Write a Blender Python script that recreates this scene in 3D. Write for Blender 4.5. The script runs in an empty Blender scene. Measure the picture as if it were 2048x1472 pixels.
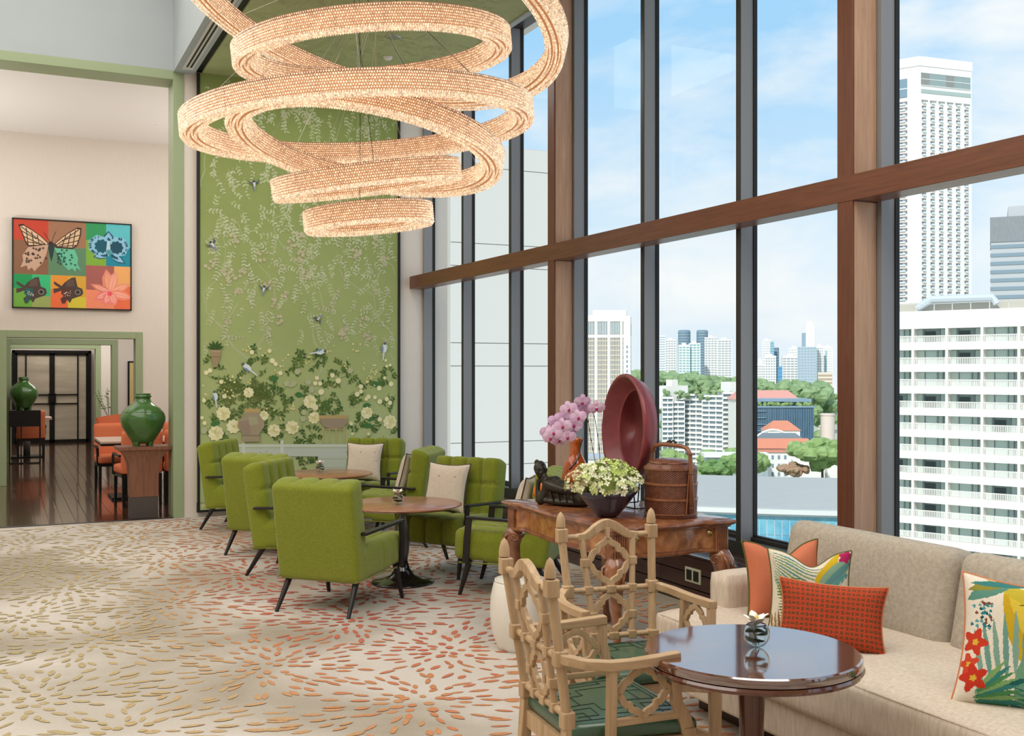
import bpy, bmesh, math, random
import numpy as np
from mathutils import Vector, Matrix, noise

PI = math.pi
rnd = random.Random(11)
sc = bpy.context.scene
COL = sc.collection

# ------------------------------------------------------------------ camera
cam_d = bpy.data.cameras.new('camera')
cam = bpy.data.objects.new('camera', cam_d)
COL.objects.link(cam)
cam.location = (0, 0, 1.6)
cam.rotation_euler = (math.radians(90), 0, math.radians(-25.7))
cam_d.sensor_width = 36.0
cam_d.lens = 36.0 * 2120 / 2048
cam_d.shift_y = 6.0 / 2048
cam_d.clip_start = 0.05
cam_d.clip_end = 6000
sc.camera = cam

# ------------------------------------------------------------------ colour management
sc.view_settings.view_transform = 'Standard'
sc.view_settings.look = 'None'
sc.view_settings.gamma = 1.0
sc.view_settings.use_curve_mapping = False
sc.view_settings.exposure = 0.0
sc.cycles.max_bounces = 10
sc.cycles.diffuse_bounces = 5
sc.cycles.transparent_max_bounces = 12
sc.cycles.caustics_reflective = False
sc.cycles.caustics_refractive = False
sc.cycles.use_denoising = True
sc.cycles.sample_clamp_indirect = 6.0

# ------------------------------------------------------------------ sky
world = bpy.data.worlds.new('sky')
sc.world = world
world.use_nodes = True
wn = world.node_tree
for n in list(wn.nodes):
    wn.nodes.remove(n)
def wnode(t, **k):
    n = wn.nodes.new(t)
    for a, b in k.items():
        setattr(n, a, b)
    return n
w_out = wnode('ShaderNodeOutputWorld')
w_bg = wnode('ShaderNodeBackground')
w_tc = wnode('ShaderNodeTexCoord')
w_sep = wnode('ShaderNodeSeparateXYZ')
wn.links.new(w_tc.outputs['Generated'], w_sep.inputs[0])
w_gr = wnode('ShaderNodeValToRGB')
wn.links.new(w_sep.outputs['Z'], w_gr.inputs[0])
e = w_gr.color_ramp.elements
e[0].position = 0.0; e[0].color = (0.80, 0.86, 0.93, 1)
e[1].position = 1.0; e[1].color = (0.22, 0.48, 0.88, 1)
for p_, c_ in ((0.10, (0.66, 0.81, 0.95, 1)), (0.30, (0.38, 0.66, 0.95, 1))):
    q = w_gr.color_ramp.elements.new(p_); q.color = c_
w_map = wnode('ShaderNodeMapping')
w_map.inputs['Scale'].default_value = (1.0, 1.0, 2.4)
wn.links.new(w_tc.outputs['Generated'], w_map.inputs[0])
w_no = wnode('ShaderNodeTexNoise')
w_no.inputs['Scale'].default_value = 4.2
w_no.inputs['Detail'].default_value = 9.0
w_no.inputs['Roughness'].default_value = 0.56
w_no.inputs['Distortion'].default_value = 0.25
wn.links.new(w_map.outputs[0], w_no.inputs['Vector'])
w_cr = wnode('ShaderNodeValToRGB')
w_cr.color_ramp.elements[0].position = 0.40; w_cr.color_ramp.elements[0].color = (0, 0, 0, 1)
w_cr.color_ramp.elements[1].position = 0.66; w_cr.color_ramp.elements[1].color = (1, 1, 1, 1)
wn.links.new(w_no.outputs['Fac'], w_cr.inputs[0])
w_mx = wnode('ShaderNodeMixRGB')
w_mx.inputs['Color2'].default_value = (0.93, 0.93, 0.94, 1)
wn.links.new(w_cr.outputs[0], w_mx.inputs['Fac'])
wn.links.new(w_gr.outputs[0], w_mx.inputs['Color1'])
wn.links.new(w_mx.outputs[0], w_bg.inputs['Color'])
w_bg.inputs['Strength'].default_value = 1.08
wn.links.new(w_bg.outputs[0], w_out.inputs['Surface'])

# ------------------------------------------------------------------ sun (stands behind the building, lights the facades outside)
sun_d = bpy.data.lights.new('sun', 'SUN')
sun_d.energy = 3.2
sun_d.angle = math.radians(2.0)
sun_d.color = (1.0, 0.95, 0.88)
sun = bpy.data.objects.new('sun', sun_d)
COL.objects.link(sun)
sun.rotation_euler = Vector((0.62, 0.50, -0.62)).to_track_quat('-Z', 'Y').to_euler()

# ------------------------------------------------------------------ fill lights added to brighten the interior, no fixtures behind them
def area(name, loc, sx, sy, power, color=(1, 0.96, 0.9), rot=(0, 0, 0)):
    d = bpy.data.lights.new(name, 'AREA')
    d.shape = 'RECTANGLE'; d.size = sx; d.size_y = sy
    d.energy = power; d.color = color
    o = bpy.data.objects.new(name, d); COL.objects.link(o)
    o.location = loc; o.rotation_euler = rot
    return o
area('room_fill_light', (-1.8, 3.0, 6.15), 7.0, 6.5, 340)  # added fill under the high ceiling, lifts the room beyond its daylight
area('room_fill_light', (-1.8, 9.0, 6.15), 7.0, 5.0, 260)
area('lounge_fill_light', (3.1, 2.2, 4.84), 1.6, 4.0, 110)  # added fill just below the lounge ceiling
area('lounge_fill_light', (3.1, 10.0, 4.84), 1.6, 2.4, 40)
area('dining_fill_light', (0.2, 14.3, 4.9), 4.0, 2.6, 28, (1, 0.98, 0.95))  # added fill for the dining room
pd = bpy.data.lights.new('dining_point_fill', 'POINT'); pd.energy = 75; pd.shadow_soft_size = 0.3; pd.color = (1, 0.98, 0.95)  # added unseen point fill, lifts the dark dining ceiling
po_ = bpy.data.objects.new('dining_point_fill', pd); COL.objects.link(po_); po_.location = (3.3, 14.3, 3.4)
area('dining_up_fill', (-1.6, 14.3, 2.3), 1.6, 1.6, 70, (1, 0.98, 0.95), (PI, 0, 0))  # added upward fill beside the view, brightens the dining ceiling
area('dining_fill_light', (1.0, 24.8, 2.95), 1.8, 1.2, 30)  # added fill that lightens the far doors
area('dining_fill_light', (1.6, 18.4, 2.95), 3.2, 2.6, 70)
area('dining_fill_light', (1.6, 22.2, 2.95), 3.2, 2.0, 80)

# ------------------------------------------------------------------ material helpers
MATS = {}
def lin(c):
    if isinstance(c, str):
        c = [int(c[i:i + 2], 16) / 255 for i in (0, 2, 4)]
    return tuple(((x / 12.92) if x <= 0.04045 else ((x + 0.055) / 1.055) ** 2.4) for x in c)

def mat(name, color, rough=0.5, metal=0.0, var=0.0, vscale=8.0, bump=0.0, bscale=60.0, stretch=None,
        spec=0.5, coat=0.0, trans=0.0, ior=1.45, sheen=0.0, emit=None, estr=0.0, attr=False, color2=None, coords='Object', alpha=1.0):
    m = bpy.data.materials.new(name); m.use_nodes = True
    nt = m.node_tree; b = nt.nodes['Principled BSDF']
    col = lin(color)
    b.inputs['Base Color'].default_value = (*col, 1)
    b.inputs['Roughness'].default_value = rough
    b.inputs['Metallic'].default_value = metal
    b.inputs['IOR'].default_value = ior
    b.inputs['Specular IOR Level'].default_value = spec
    b.inputs['Coat Weight'].default_value = coat
    b.inputs['Coat Roughness'].default_value = 0.08
    b.inputs['Transmission Weight'].default_value = trans
    b.inputs['Sheen Weight'].default_value = sheen
    b.inputs['Alpha'].default_value = alpha
    if emit is not None:
        b.inputs['Emission Color'].default_value = (*lin(emit), 1)
        b.inputs['Emission Strength'].default_value = estr
    src = None
    tc = nt.nodes.new('ShaderNodeTexCoord'); mp = nt.nodes.new('ShaderNodeMapping')
    nt.links.new(tc.outputs[coords], mp.inputs[0])
    if stretch:
        mp.inputs['Scale'].default_value = stretch
    if attr:
        a = nt.nodes.new('ShaderNodeAttribute'); a.attribute_name = 'Col'
        src = a.outputs['Color']
    if var > 0 or color2 is not None:
        no = nt.nodes.new('ShaderNodeTexNoise'); no.inputs['Scale'].default_value = vscale
        no.inputs['Detail'].default_value = 6; no.inputs['Roughness'].default_value = 0.6
        nt.links.new(mp.outputs[0], no.inputs['Vector'])
        rp = nt.nodes.new('ShaderNodeMapRange'); rp.inputs[1].default_value = 0.3; rp.inputs[2].default_value = 0.7
        nt.links.new(no.outputs['Fac'], rp.inputs[0])
        mx = nt.nodes.new('ShaderNodeMixRGB'); mx.blend_type = 'MIX' if color2 is not None else 'MULTIPLY'
        nt.links.new(rp.outputs[0], mx.inputs['Fac'])
        if src is not None: nt.links.new(src, mx.inputs['Color1'])
        else: mx.inputs['Color1'].default_value = (*col, 1)
        mx.inputs['Color2'].default_value = (*lin(color2), 1) if color2 is not None else (1 - var, 1 - var, 1 - var, 1)
        src = mx.outputs[0]
    if src is not None:
        nt.links.new(src, b.inputs['Base Color'])
    if bump > 0:
        n2 = nt.nodes.new('ShaderNodeTexNoise'); n2.inputs['Scale'].default_value = bscale; n2.inputs['Detail'].default_value = 3
        nt.links.new(mp.outputs[0], n2.inputs['Vector'])
        bp = nt.nodes.new('ShaderNodeBump'); bp.inputs['Strength'].default_value = bump; bp.inputs['Distance'].default_value = 0.004
        nt.links.new(n2.outputs['Fac'], bp.inputs['Height']); nt.links.new(bp.outputs[0], b.inputs['Normal'])
    MATS[name] = m
    return m

def wood(name, c1, c2, axis='X', rough=0.35, scale=3.0, coat=0.0, spec=0.5):
    m = bpy.data.materials.new(name); m.use_nodes = True
    nt = m.node_tree; b = nt.nodes['Principled BSDF']
    tc = nt.nodes.new('ShaderNodeTexCoord'); mp = nt.nodes.new('ShaderNodeMapping')
    nt.links.new(tc.outputs['Object'], mp.inputs[0])
    s = [14.0, 14.0, 14.0]; s['XYZ'.index(axis)] = 0.9
    mp.inputs['Scale'].default_value = s
    no = nt.nodes.new('ShaderNodeTexNoise'); no.inputs['Scale'].default_value = scale; no.inputs['Detail'].default_value = 8
    no.inputs['Roughness'].default_value = 0.65; no.inputs['Distortion'].default_value = 0.6
    nt.links.new(mp.outputs[0], no.inputs['Vector'])
    cr = nt.nodes.new('ShaderNodeValToRGB')
    cr.color_ramp.elements[0].position = 0.32; cr.color_ramp.elements[0].color = (*lin(c1), 1)
    cr.color_ramp.elements[1].position = 0.68; cr.color_ramp.elements[1].color = (*lin(c2), 1)
    nt.links.new(no.outputs['Fac'], cr.inputs[0]); nt.links.new(cr.outputs[0], b.inputs['Base Color'])
    b.inputs['Roughness'].default_value = rough; b.inputs['Coat Weight'].default_value = coat
    b.inputs['Coat Roughness'].default_value = 0.06
    b.inputs['Specular IOR Level'].default_value = spec
    bp = nt.nodes.new('ShaderNodeBump'); bp.inputs['Strength'].default_value = 0.06; bp.inputs['Distance'].default_value = 0.002
    nt.links.new(no.outputs['Fac'], bp.inputs['Height']); nt.links.new(bp.outputs[0], b.inputs['Normal'])
    MATS[name] = m
    return m

def glass_pane(name, tint=(0.97, 0.99, 0.985), refl=0.06):
    m = bpy.data.materials.new(name); m.use_nodes = True
    nt = m.node_tree
    for n in list(nt.nodes): nt.nodes.remove(n)
    o = nt.nodes.new('ShaderNodeOutputMaterial'); t = nt.nodes.new('ShaderNodeBsdfTransparent')
    t.inputs[0].default_value = (*tint, 1)
    g = nt.nodes.new('ShaderNodeBsdfGlossy'); g.inputs['Roughness'].default_value = 0.02
    f = nt.nodes.new('ShaderNodeFresnel'); f.inputs['IOR'].default_value = 1.3
    ml = nt.nodes.new('ShaderNodeMath'); ml.operation = 'MULTIPLY'; ml.inputs[1].default_value = refl * 0.4
    ml.use_clamp = True
    nt.links.new(f.outputs[0], ml.inputs[0])
    mx = nt.nodes.new('ShaderNodeMixShader')
    nt.links.new(ml.outputs[0], mx.inputs[0]); nt.links.new(t.outputs[0], mx.inputs[1]); nt.links.new(g.outputs[0], mx.inputs[2])
    nt.links.new(mx.outputs[0], o.inputs[0])
    MATS[name] = m
    return m

# ------------------------------------------------------------------ mesh helpers
def basis(d, up=Vector((0, 0, 1))):
    d = Vector(d).normalized()
    if abs(d.dot(up)) > 0.98: up = Vector((0, 1, 0))
    s = d.cross(up).normalized(); u = s.cross(d).normalized()
    return s, u

class MB:
    def __init__(self):
        self.v = []; self.f = []; self.c = []; self.col = None
    def add(self, vs, fs, col=None):
        o = len(self.v)
        self.v.extend([tuple(p) for p in vs])
        self.f.extend([tuple(i + o for i in q) for q in fs])
        self.c.extend([col if col is not None else self.col] * len(fs))
        return self
    def box(self, x0, x1, y0, y1, z0, z1, mx=None, col=None):
        vs = [(x, y, z) for x in (x0, x1) for y in (y0, y1) for z in (z0, z1)]
        if mx is not None: vs = [tuple(mx @ Vector(p)) for p in vs]
        return self.add(vs, [(0, 1, 3, 2), (4, 6, 7, 5), (0, 4, 5, 1), (2, 3, 7, 6), (0, 2, 6, 4), (1, 5, 7, 3)], col)
    def cbox(self, c, s, mx=None, col=None):
        return self.box(c[0] - s[0] / 2, c[0] + s[0] / 2, c[1] - s[1] / 2, c[1] + s[1] / 2, c[2] - s[2] / 2, c[2] + s[2] / 2, mx, col)
    def tube(self, pts, r, n=10, closed=False, caps=True, col=None):
        pts = [Vector(p) for p in pts]; k = len(pts)
        rs = r if isinstance(r, (list, tuple)) else [r] * k
        vs = []; su = None
        for i, p in enumerate(pts):
            if closed: d = pts[(i + 1) % k] - pts[i - 1]
            else: d = pts[min(i + 1, k - 1)] - pts[max(i - 1, 0)]
            if d.length < 1e-9: d = Vector((0, 0, 1))
            d.normalize()
            if su is None: s, u = basis(d)
            else:
                s = su - d * su.dot(d)
                if s.length < 1e-6: s, u = basis(d)
                s.normalize(); u = s.cross(d).normalized()
            su = s
            for j in range(n):
                a = 2 * PI * j / n
                vs.append(p + (s * math.cos(a) + u * math.sin(a)) * rs[i])
        fs = []
        for i in range(k if closed else k - 1):
            for j in range(n):
                a = i * n + j; b = i * n + (j + 1) % n; i2 = (i + 1) % k
                fs.append((a, b, i2 * n + (j + 1) % n, i2 * n + j))
        if caps and not closed:
            fs.append(tuple(range(n - 1, -1, -1))); fs.append(tuple((k - 1) * n + j for j in range(n)))
        return self.add(vs, fs, col)
    def sweep(self, pts, w, h, up=(0, 0, 1), closed=False, col=None):
        """rectangular bar: w across (side), h along up"""
        pts = [Vector(p) for p in pts]; k = len(pts); up = Vector(up)
        vs = []
        for i, p in enumerate(pts):
            if closed: d = pts[(i + 1) % k] - pts[i - 1]
            else: d = pts[min(i + 1, k - 1)] - pts[max(i - 1, 0)]
            d.normalize()
            s = d.cross(up)
            if s.length < 1e-4: s = Vector((1, 0, 0))
            s.normalize(); u = s.cross(d).normalized()
            ww = w[i] if isinstance(w, (list, tuple)) else w
            hh = h[i] if isinstance(h, (list, tuple)) else h
            vs += [p + s * ww / 2 + u * hh / 2, p - s * ww / 2 + u * hh / 2, p - s * ww / 2 - u * hh / 2, p + s * ww / 2 - u * hh / 2]
        fs = []
        for i in range(k if closed else k - 1):
            i2 = (i + 1) % k
            for j in range(4):
                fs.append((i * 4 + j, i * 4 + (j + 1) % 4, i2 * 4 + (j + 1) % 4, i2 * 4 + j))
        if not closed:
            fs.append((3, 2, 1, 0)); e_ = (k - 1) * 4; fs.append((e_, e_ + 1, e_ + 2, e_ + 3))
        return self.add(vs, fs, col)
    def lathe(self, prof, n=24, c=(0, 0, 0), col=None, closed=False, sx=1.0, sy=1.0, mx=None):
        vs = []; k = len(prof)
        for r, z in prof:
            for j in range(n):
                a = 2 * PI * j / n
                p = Vector((c[0] + r * sx * math.cos(a), c[1] + r * sy * math.sin(a), c[2] + z))
                vs.append(mx @ p if mx is not None else p)
        fs = []
        for i in range(k if closed else k - 1):
            i2 = (i + 1) % k
            for j in range(n):
                fs.append((i * n + j, i * n + (j + 1) % n, i2 * n + (j + 1) % n, i2 * n + j))
        if not closed:
            if prof[0][0] > 1e-6: fs.append(tuple(range(n - 1, -1, -1)))
            if prof[-1][0] > 1e-6: fs.append(tuple((k - 1) * n + j for j in range(n)))
        return self.add(vs, fs, col)
    def prism(self, poly, z0, z1, mx=None, col=None):
        k = len(poly)
        vs = [Vector((x, y, z0)) for x, y in poly] + [Vector((x, y, z1)) for x, y in poly]
        if mx is not None: vs = [mx @ p for p in vs]
        fs = [tuple(range(k - 1, -1, -1)), tuple(range(k, 2 * k))]
        fs += [(i, (i + 1) % k, k + (i + 1) % k, k + i) for i in range(k)]
        return self.add(vs, fs, col)
    def blob(self, c, r, n=8, m=6, jit=0.0, rg=None, col=None):
        rg = rg or rnd
        r = r if isinstance(r, (list, tuple)) else (r, r, r)
        vs = [(c[0], c[1], c[2] - r[2])]
        for i in range(1, m):
            t = PI * i / m
            for j in range(n):
                a = 2 * PI * j / n; q = 1 + rg.uniform(-jit, jit)
                vs.append((c[0] + r[0] * math.sin(t) * math.cos(a) * q, c[1] + r[1] * math.sin(t) * math.sin(a) * q, c[2] - r[2] * math.cos(t) * q))
        vs.append((c[0], c[1], c[2] + r[2])); fs = []
        for j in range(n): fs.append((0, 1 + (j + 1) % n, 1 + j))
        for i in range(m - 2):
            for j in range(n):
                a = 1 + i * n + j; b = 1 + i * n + (j + 1) % n
                fs.append((a, b, b + n, a + n))
        L = len(vs) - 1; o = 1 + (m - 2) * n
        for j in range(n): fs.append((o + j, o + (j + 1) % n, L))
        return self.add(vs, fs, col)
    def build(self, name, m=None, parent=None, smooth=False, bevel=0.0, seg=2, auto=None, loc=None, rot=None, kind=None, subsurf=0, norecalc=False):
        me = bpy.data.meshes.new(name)
        me.from_pydata(self.v, [], self.f)
        if any(x is not None for x in self.c):
            at = me.color_attributes.new('Col', 'FLOAT_COLOR', 'CORNER')
            buf = np.ones((len(me.loops), 4), dtype=np.float32)
            tot = np.array([len(q) for q in self.f])
            cols = np.array([(*(x if x is not None else (1, 1, 1)), 1.0)[:4] for x in self.c], dtype=np.float32)
            buf[:] = np.repeat(cols, tot, axis=0)
            at.data.foreach_set('color', buf.ravel())
        me.validate(clean_customdata=False)
        if not norecalc:
            bm = bmesh.new(); bm.from_mesh(me); bmesh.ops.recalc_face_normals(bm, faces=bm.faces[:]); bm.to_mesh(me); bm.free()
        if smooth: me.shade_smooth()
        o = bpy.data.objects.new(name, me); COL.objects.link(o)
        if m is not None: me.materials.append(m if not isinstance(m, str) else MATS[m])
        if parent is not None: o.parent = parent
        if loc is not None: o.location = loc
        if rot is not None: o.rotation_euler = rot
        if bevel > 0:
            b = o.modifiers.new('bevel', 'BEVEL'); b.width = bevel; b.segments = seg; b.limit_method = 'ANGLE'; b.angle_limit = 0.6
            b.harden_normals = False
            me.shade_smooth()
            w_ = o.modifiers.new('wn', 'WEIGHTED_NORMAL'); w_.keep_sharp = True
        if subsurf:
            s_ = o.modifiers.new('sub', 'SUBSURF'); s_.levels = subsurf; s_.render_levels = subsurf
            me.shade_smooth()
        if auto is not None:
            me.shade_smooth(); me.set_sharp_from_angle(angle=auto)
        if kind: o['kind'] = kind
        return o

def tag(o, label=None, cat=None, group=None, kind=None):
    if label: o['label'] = label
    if cat: o['category'] = cat
    if group: o['group'] = group
    if kind: o['kind'] = kind
    return o
def thing(name, label, cat, loc=(0, 0, 0), rz=0.0, group=None):
    o = bpy.data.objects.new(name, None); COL.objects.link(o)
    o.location = loc; o.rotation_euler = (0, 0, rz); o.empty_display_size = 0.1
    return tag(o, label, cat, group)
def struct(name, mb, m, **k):
    o = mb.build(name, m, **k); o['kind'] = 'structure'; return o
def sempty(name):
    o = bpy.data.objects.new(name, None); COL.objects.link(o); o['kind'] = 'structure'; return o
def kids(o): return [c for c in bpy.data.objects if c.parent == o]
CH = {}
def dup(root, loc, rz, label=None, group=None, parent=None):
    if root.name not in CH:
        ks = {}
        for c in bpy.data.objects:
            if c.parent: ks.setdefault(c.parent.name, []).append(c)
        CH[root.name] = ks
    ks = CH[root.name]
    def rec(o, par):
        c = o.copy(); COL.objects.link(c)
        c.parent = par
        for k in ks.get(o.name, []): rec(k, c)
        return c
    r = rec(root, parent)
    r.location = loc; r.rotation_euler = (0, 0, rz)
    if label: r['label'] = label
    if group: r['group'] = group
    return r

def rbox(sx, sy, sz, r, nx=8, ny=8, nz=8, disp=None):
    """rounded box centred on the origin as a dense grid; disp(p, n) -> Vector offset"""
    hx, hy, hz = sx / 2, sy / 2, sz / 2
    idx = {}; vs = []; fs = []
    def key(i, j, k): return (i, j, k)
    def vert(i, j, k):
        q = key(i, j, k)
        if q in idx: return idx[q]
        p = Vector((-hx + sx * i / nx, -hy + sy * j / ny, -hz + sz * k / nz))
        c_ = Vector((max(-hx + r, min(hx - r, p.x)), max(-hy + r, min(hy - r, p.y)), max(-hz + r, min(hz - r, p.z))))
        d = p - c_
        if d.length > 1e-9:
            n = d.normalized(); p = c_ + n * r
        else:
            n = Vector((0, 0, 1))
        if disp: p = p + disp(p, n)
        idx[q] = len(vs); vs.append(p); return idx[q]
    for i in range(nx):
        for j in range(ny):
            fs.append((vert(i, j, 0), vert(i, j + 1, 0), vert(i + 1, j + 1, 0), vert(i + 1, j, 0)))
            fs.append((vert(i, j, nz), vert(i + 1, j, nz), vert(i + 1, j + 1, nz), vert(i, j + 1, nz)))
    for i in range(nx):
        for k in range(nz):
            fs.append((vert(i, 0, k), vert(i + 1, 0, k), vert(i + 1, 0, k + 1), vert(i, 0, k + 1)))
            fs.append((vert(i, ny, k), vert(i, ny, k + 1), vert(i + 1, ny, k + 1), vert(i + 1, ny, k)))
    for j in range(ny):
        for k in range(nz):
            fs.append((vert(0, j, k), vert(0, j, k + 1), vert(0, j + 1, k + 1), vert(0, j + 1, k)))
            fs.append((vert(nx, j, k), vert(nx, j + 1, k), vert(nx, j + 1, k + 1), vert(nx, j, k + 1)))
    return vs, fs

# ------------------------------------------------------------------ materials
mat('white_paint', 'e9e6e1', 0.8)
mat('grey_paint', 'b0b9bc', 0.8, var=0.05, vscale=1.5)
mat('beige_wallpaper', 'e2d9cf', 0.85, var=0.05, vscale=60, stretch=(1, 1, 0.1), bump=0.05, bscale=200)
mat('sage_paint', '98a782', 0.45)
mat('sage_paint_deep', '8ba06c', 0.5)
mat('frame_grey', '868789', 0.45)
mat('frame_dark', '2e2e2c', 0.4)
mat('gasket_black', '151515', 0.6)
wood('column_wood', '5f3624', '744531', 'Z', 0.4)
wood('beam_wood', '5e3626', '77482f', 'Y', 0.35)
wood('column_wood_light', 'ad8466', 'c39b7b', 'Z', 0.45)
wood('floor_wood', '3a2218', '5e3c2a', 'Y', 0.16, coat=0.5)
wood('platform_wood', '2f1c18', '452a24', 'Y', 0.22, coat=0.3)
glass_pane('window_glass')
mat('black_metal', '1c1b1b', 0.38, metal=0.4)

# ================================================================== ROOM SHELL
WX = 4.58      # inner plane of the window frames
GX = 4.70      # glass plane
EY = 12.0      # end wall
ZC = 4.87      # lounge ceiling

# carpet floor -------------------------------------------------------
cm = bpy.data.materials.new('carpet_pile'); cm.use_nodes = True
nt = cm.node_tree; b = nt.nodes['Principled BSDF']
tc = nt.nodes.new('ShaderNodeTexCoord')
n1 = nt.nodes.new('ShaderNodeTexNoise'); n1.inputs['Scale'].default_value = 0.6; n1.inputs['Detail'].default_value = 4; n1.inputs['Distortion'].default_value = 0.5
nt.links.new(tc.outputs['Object'], n1.inputs['Vector'])
cr = nt.nodes.new('ShaderNodeValToRGB')
cr.color_ramp.elements[0].position = 0.38; cr.color_ramp.elements[0].color = (*lin('a09584'), 1)
cr.color_ramp.elements[1].position = 0.58; cr.color_ramp.elements[1].color = (*lin('cbc3b9'), 1)
nt.links.new(n1.outputs['Fac'], cr.inputs[0])
n2 = nt.nodes.new('ShaderNodeTexNoise'); n2.inputs['Scale'].default_value = 90; n2.inputs['Detail'].default_value = 4
nt.links.new(tc.outputs['Object'], n2.inputs['Vector'])
mx = nt.nodes.new('ShaderNodeMixRGB'); mx.blend_type = 'MULTIPLY'; mx.inputs['Fac'].default_value = 0.35
mr = nt.nodes.new('ShaderNodeMapRange'); mr.inputs[1].default_value = 0.3; mr.inputs[2].default_value = 0.7; mr.inputs[3].default_value = 0.75
nt.links.new(n2.outputs['Fac'], mr.inputs[0])
nt.links.new(cr.outputs[0], mx.inputs['Color1']); nt.links.new(mr.outputs[0], mx.inputs['Color2'])
nt.links.new(mx.outputs[0], b.inputs['Base Color'])
bp = nt.nodes.new('ShaderNodeBump'); bp.inputs['Strength'].default_value = 0.5; bp.inputs['Distance'].default_value = 0.004
nt.links.new(n2.outputs['Fac'], bp.inputs['Height']); nt.links.new(bp.outputs[0], b.inputs['Normal'])
b.inputs['Roughness'].default_value = 0.95; b.inputs['Specular IOR Level'].default_value = 0.1
MATS['carpet_pile'] = cm
mat('carpet_leaf', 'ffffff', 0.95, attr=True, var=0.25, vscale=70, bump=0.5, bscale=90, spec=0.1)

floor = struct('floor', MB().box(-7.0, 4.9, -4.0, 12.0, -0.2, 0.0), 'carpet_pile')
tag(floor, 'pale beige carpet with scattered coral, orange and mustard leaf bursts')

def carpet_leaves():
    rg = random.Random(5)
    # burst centres on a jittered lattice
    cen = []
    for i in range(-9, 9):
        for j in range(0, 18):
            cen.append((i * 1.25 + (0.62 if j % 2 else 0) + rg.uniform(-0.22, 0.22), j * 0.86 + 0.6 + rg.uniform(-0.2, 0.2)))
    cen = np.array(cen)
    mb = MB()
    def inside(x, y):
        if x > 4.2 or y > 11.9 or y < 1.6 or x < -2.6: return False
        d = x * 0.4337 + y * 0.901; l = x * 0.901 - y * 0.4337
        return d > 2.6 and abs(l) < 0.54 * d + 0.7
    palette = [(0.0, '9c8a48'), (0.2, 'b59a52'), (0.38, 'c6a070'), (0.55, 'c98a62'), (0.72, 'c6705a'), (0.88, 'bd5550'), (1.0, 'b54652')]
    def pal(t):
        t = max(0, min(1, t))
        for a, b_ in zip(palette, palette[1:]):
            if t <= b_[0]:
                k = (t - a[0]) / (b_[0] - a[0]); ca = lin(a[1]); cb = lin(b_[1])
                return tuple(ca[i] * (1 - k) + cb[i] * k for i in range(3))
        return lin(palette[-1][1])
    for ci, (cx, cy) in enumerate(cen):
        ring = 0
        ph = rg.uniform(0, 6)
        rr = 0.07
        while rr < 0.85:
            n = max(5, int(2 * PI * rr / 0.088))
            L = 0.045 + 0.055 * min(1, rr / 0.3)
            for k in range(n):
                a = ph + 2 * PI * (k + 0.5 * (ring % 2)) / n + rg.uniform(-0.1, 0.1)
                r2 = rr + rg.uniform(-0.03, 0.03)
                x = cx + r2 * math.cos(a); y = cy + r2 * math.sin(a)
                if not inside(x, y): continue
                dd = (cen[:, 0] - x) ** 2 + (cen[:, 1] - y) ** 2
                if np.argmin(dd) != ci: continue
                if rg.random() < 0.10: continue
                al = a + rg.uniform(-0.25, 0.25)
                l_ = L * rg.uniform(0.75, 1.2) / 2; w_ = rg.uniform(0.012, 0.020) * (1.35 if rr < 0.2 else 1)
                al = math.atan2(math.sin(al + 0.45) * 0.6, math.cos(al + 0.45)) - 0.45
                u = (math.cos(al), math.sin(al)); v = (-u[1], u[0])
                z = 0.0012 + 0.0022 * rg.random()
                # colour drifts across the room
                t = 0.70 + 0.28 * noise.noise(Vector((x * 0.45, y * 0.33, 2.0))) - 0.34 * max(0, (1.55 - x)) / 1.2 + 0.14 * (x - 2.0) * (1 if x < 2.2 else -0.55)
                t += rg.uniform(-0.06, 0.06)
                t = max(t, 0.02)
                c_ = pal(t); fk = max(0.0, min(0.72, (1.5 - x) * 0.6)) ; bgc = lin('bfae8c'); c_ = tuple(c_[i_] * (1 - fk) + bgc[i_] * fk for i_ in range(3))
                pts = []
                for (s_, q) in ((-1, 0), (-0.55, 0.8), (0.05, 1), (0.6, 0.75), (1, 0), (0.55, -0.8), (0, -1), (-0.6, -0.75)):
                    pts.append((x + u[0] * l_ * s_ + v[0] * w_ * q, y + u[1] * l_ * s_ + v[1] * w_ * q, z))
                mb.add(pts, [tuple(range(8))], c_)
            rr += L + 0.014
            ring += 1
    o = mb.build('carpet_leaf_pattern', 'carpet_leaf', floor, norecalc=True)
    o['kind'] = 'stuff'
    return len(mb.f)
NL = carpet_leaves()

# dining floor with planks -------------------------------------------
fd = struct('floor.001', MB().box(-4.0, 5.5, 12.0, 26.2, -0.2, -0.012), 'floor_wood')
tag(fd, 'glossy dark brown plank floor of the dining room')
plank0 = None
pw = 0.13
rg = random.Random(3)
restp = MB()
for i in range(48):
    x0 = -1.5 + i * pw
    y = 12.0 - rg.uniform(0, 1.0)
    while y < 26.0:
        L = 1.6
        ya, yb = max(y, 12.0), min(y + L, 26.1)
        if yb - ya > 0.2:
            near = ya < 16.2 and -1.4 < x0 < 2.2
            if near and yb - ya >= L - 1e-6:
                if plank0 is None:
                    plank0 = MB().box(0, pw - 0.003, 0, L - 0.004, -0.012, 0).build('plank', 'floor_wood', fd, bevel=0.0012, seg=1)
                    q = plank0
                else:
                    q = plank0.copy(); COL.objects.link(q); q.parent = fd
                q.location = (x0, ya, 0)
            elif near:
                q = MB().box(0, pw - 0.003, 0, yb - ya - 0.004, -0.012, 0).build('plank', 'floor_wood', fd)
                q.location = (x0, ya, 0)
            else:
                restp.box(x0, x0 + pw - 0.003, ya, yb - 0.004, -0.012, 0)
        y += L
q = restp.build('far_planks', 'floor_wood', fd); q['kind'] = 'stuff'
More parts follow.
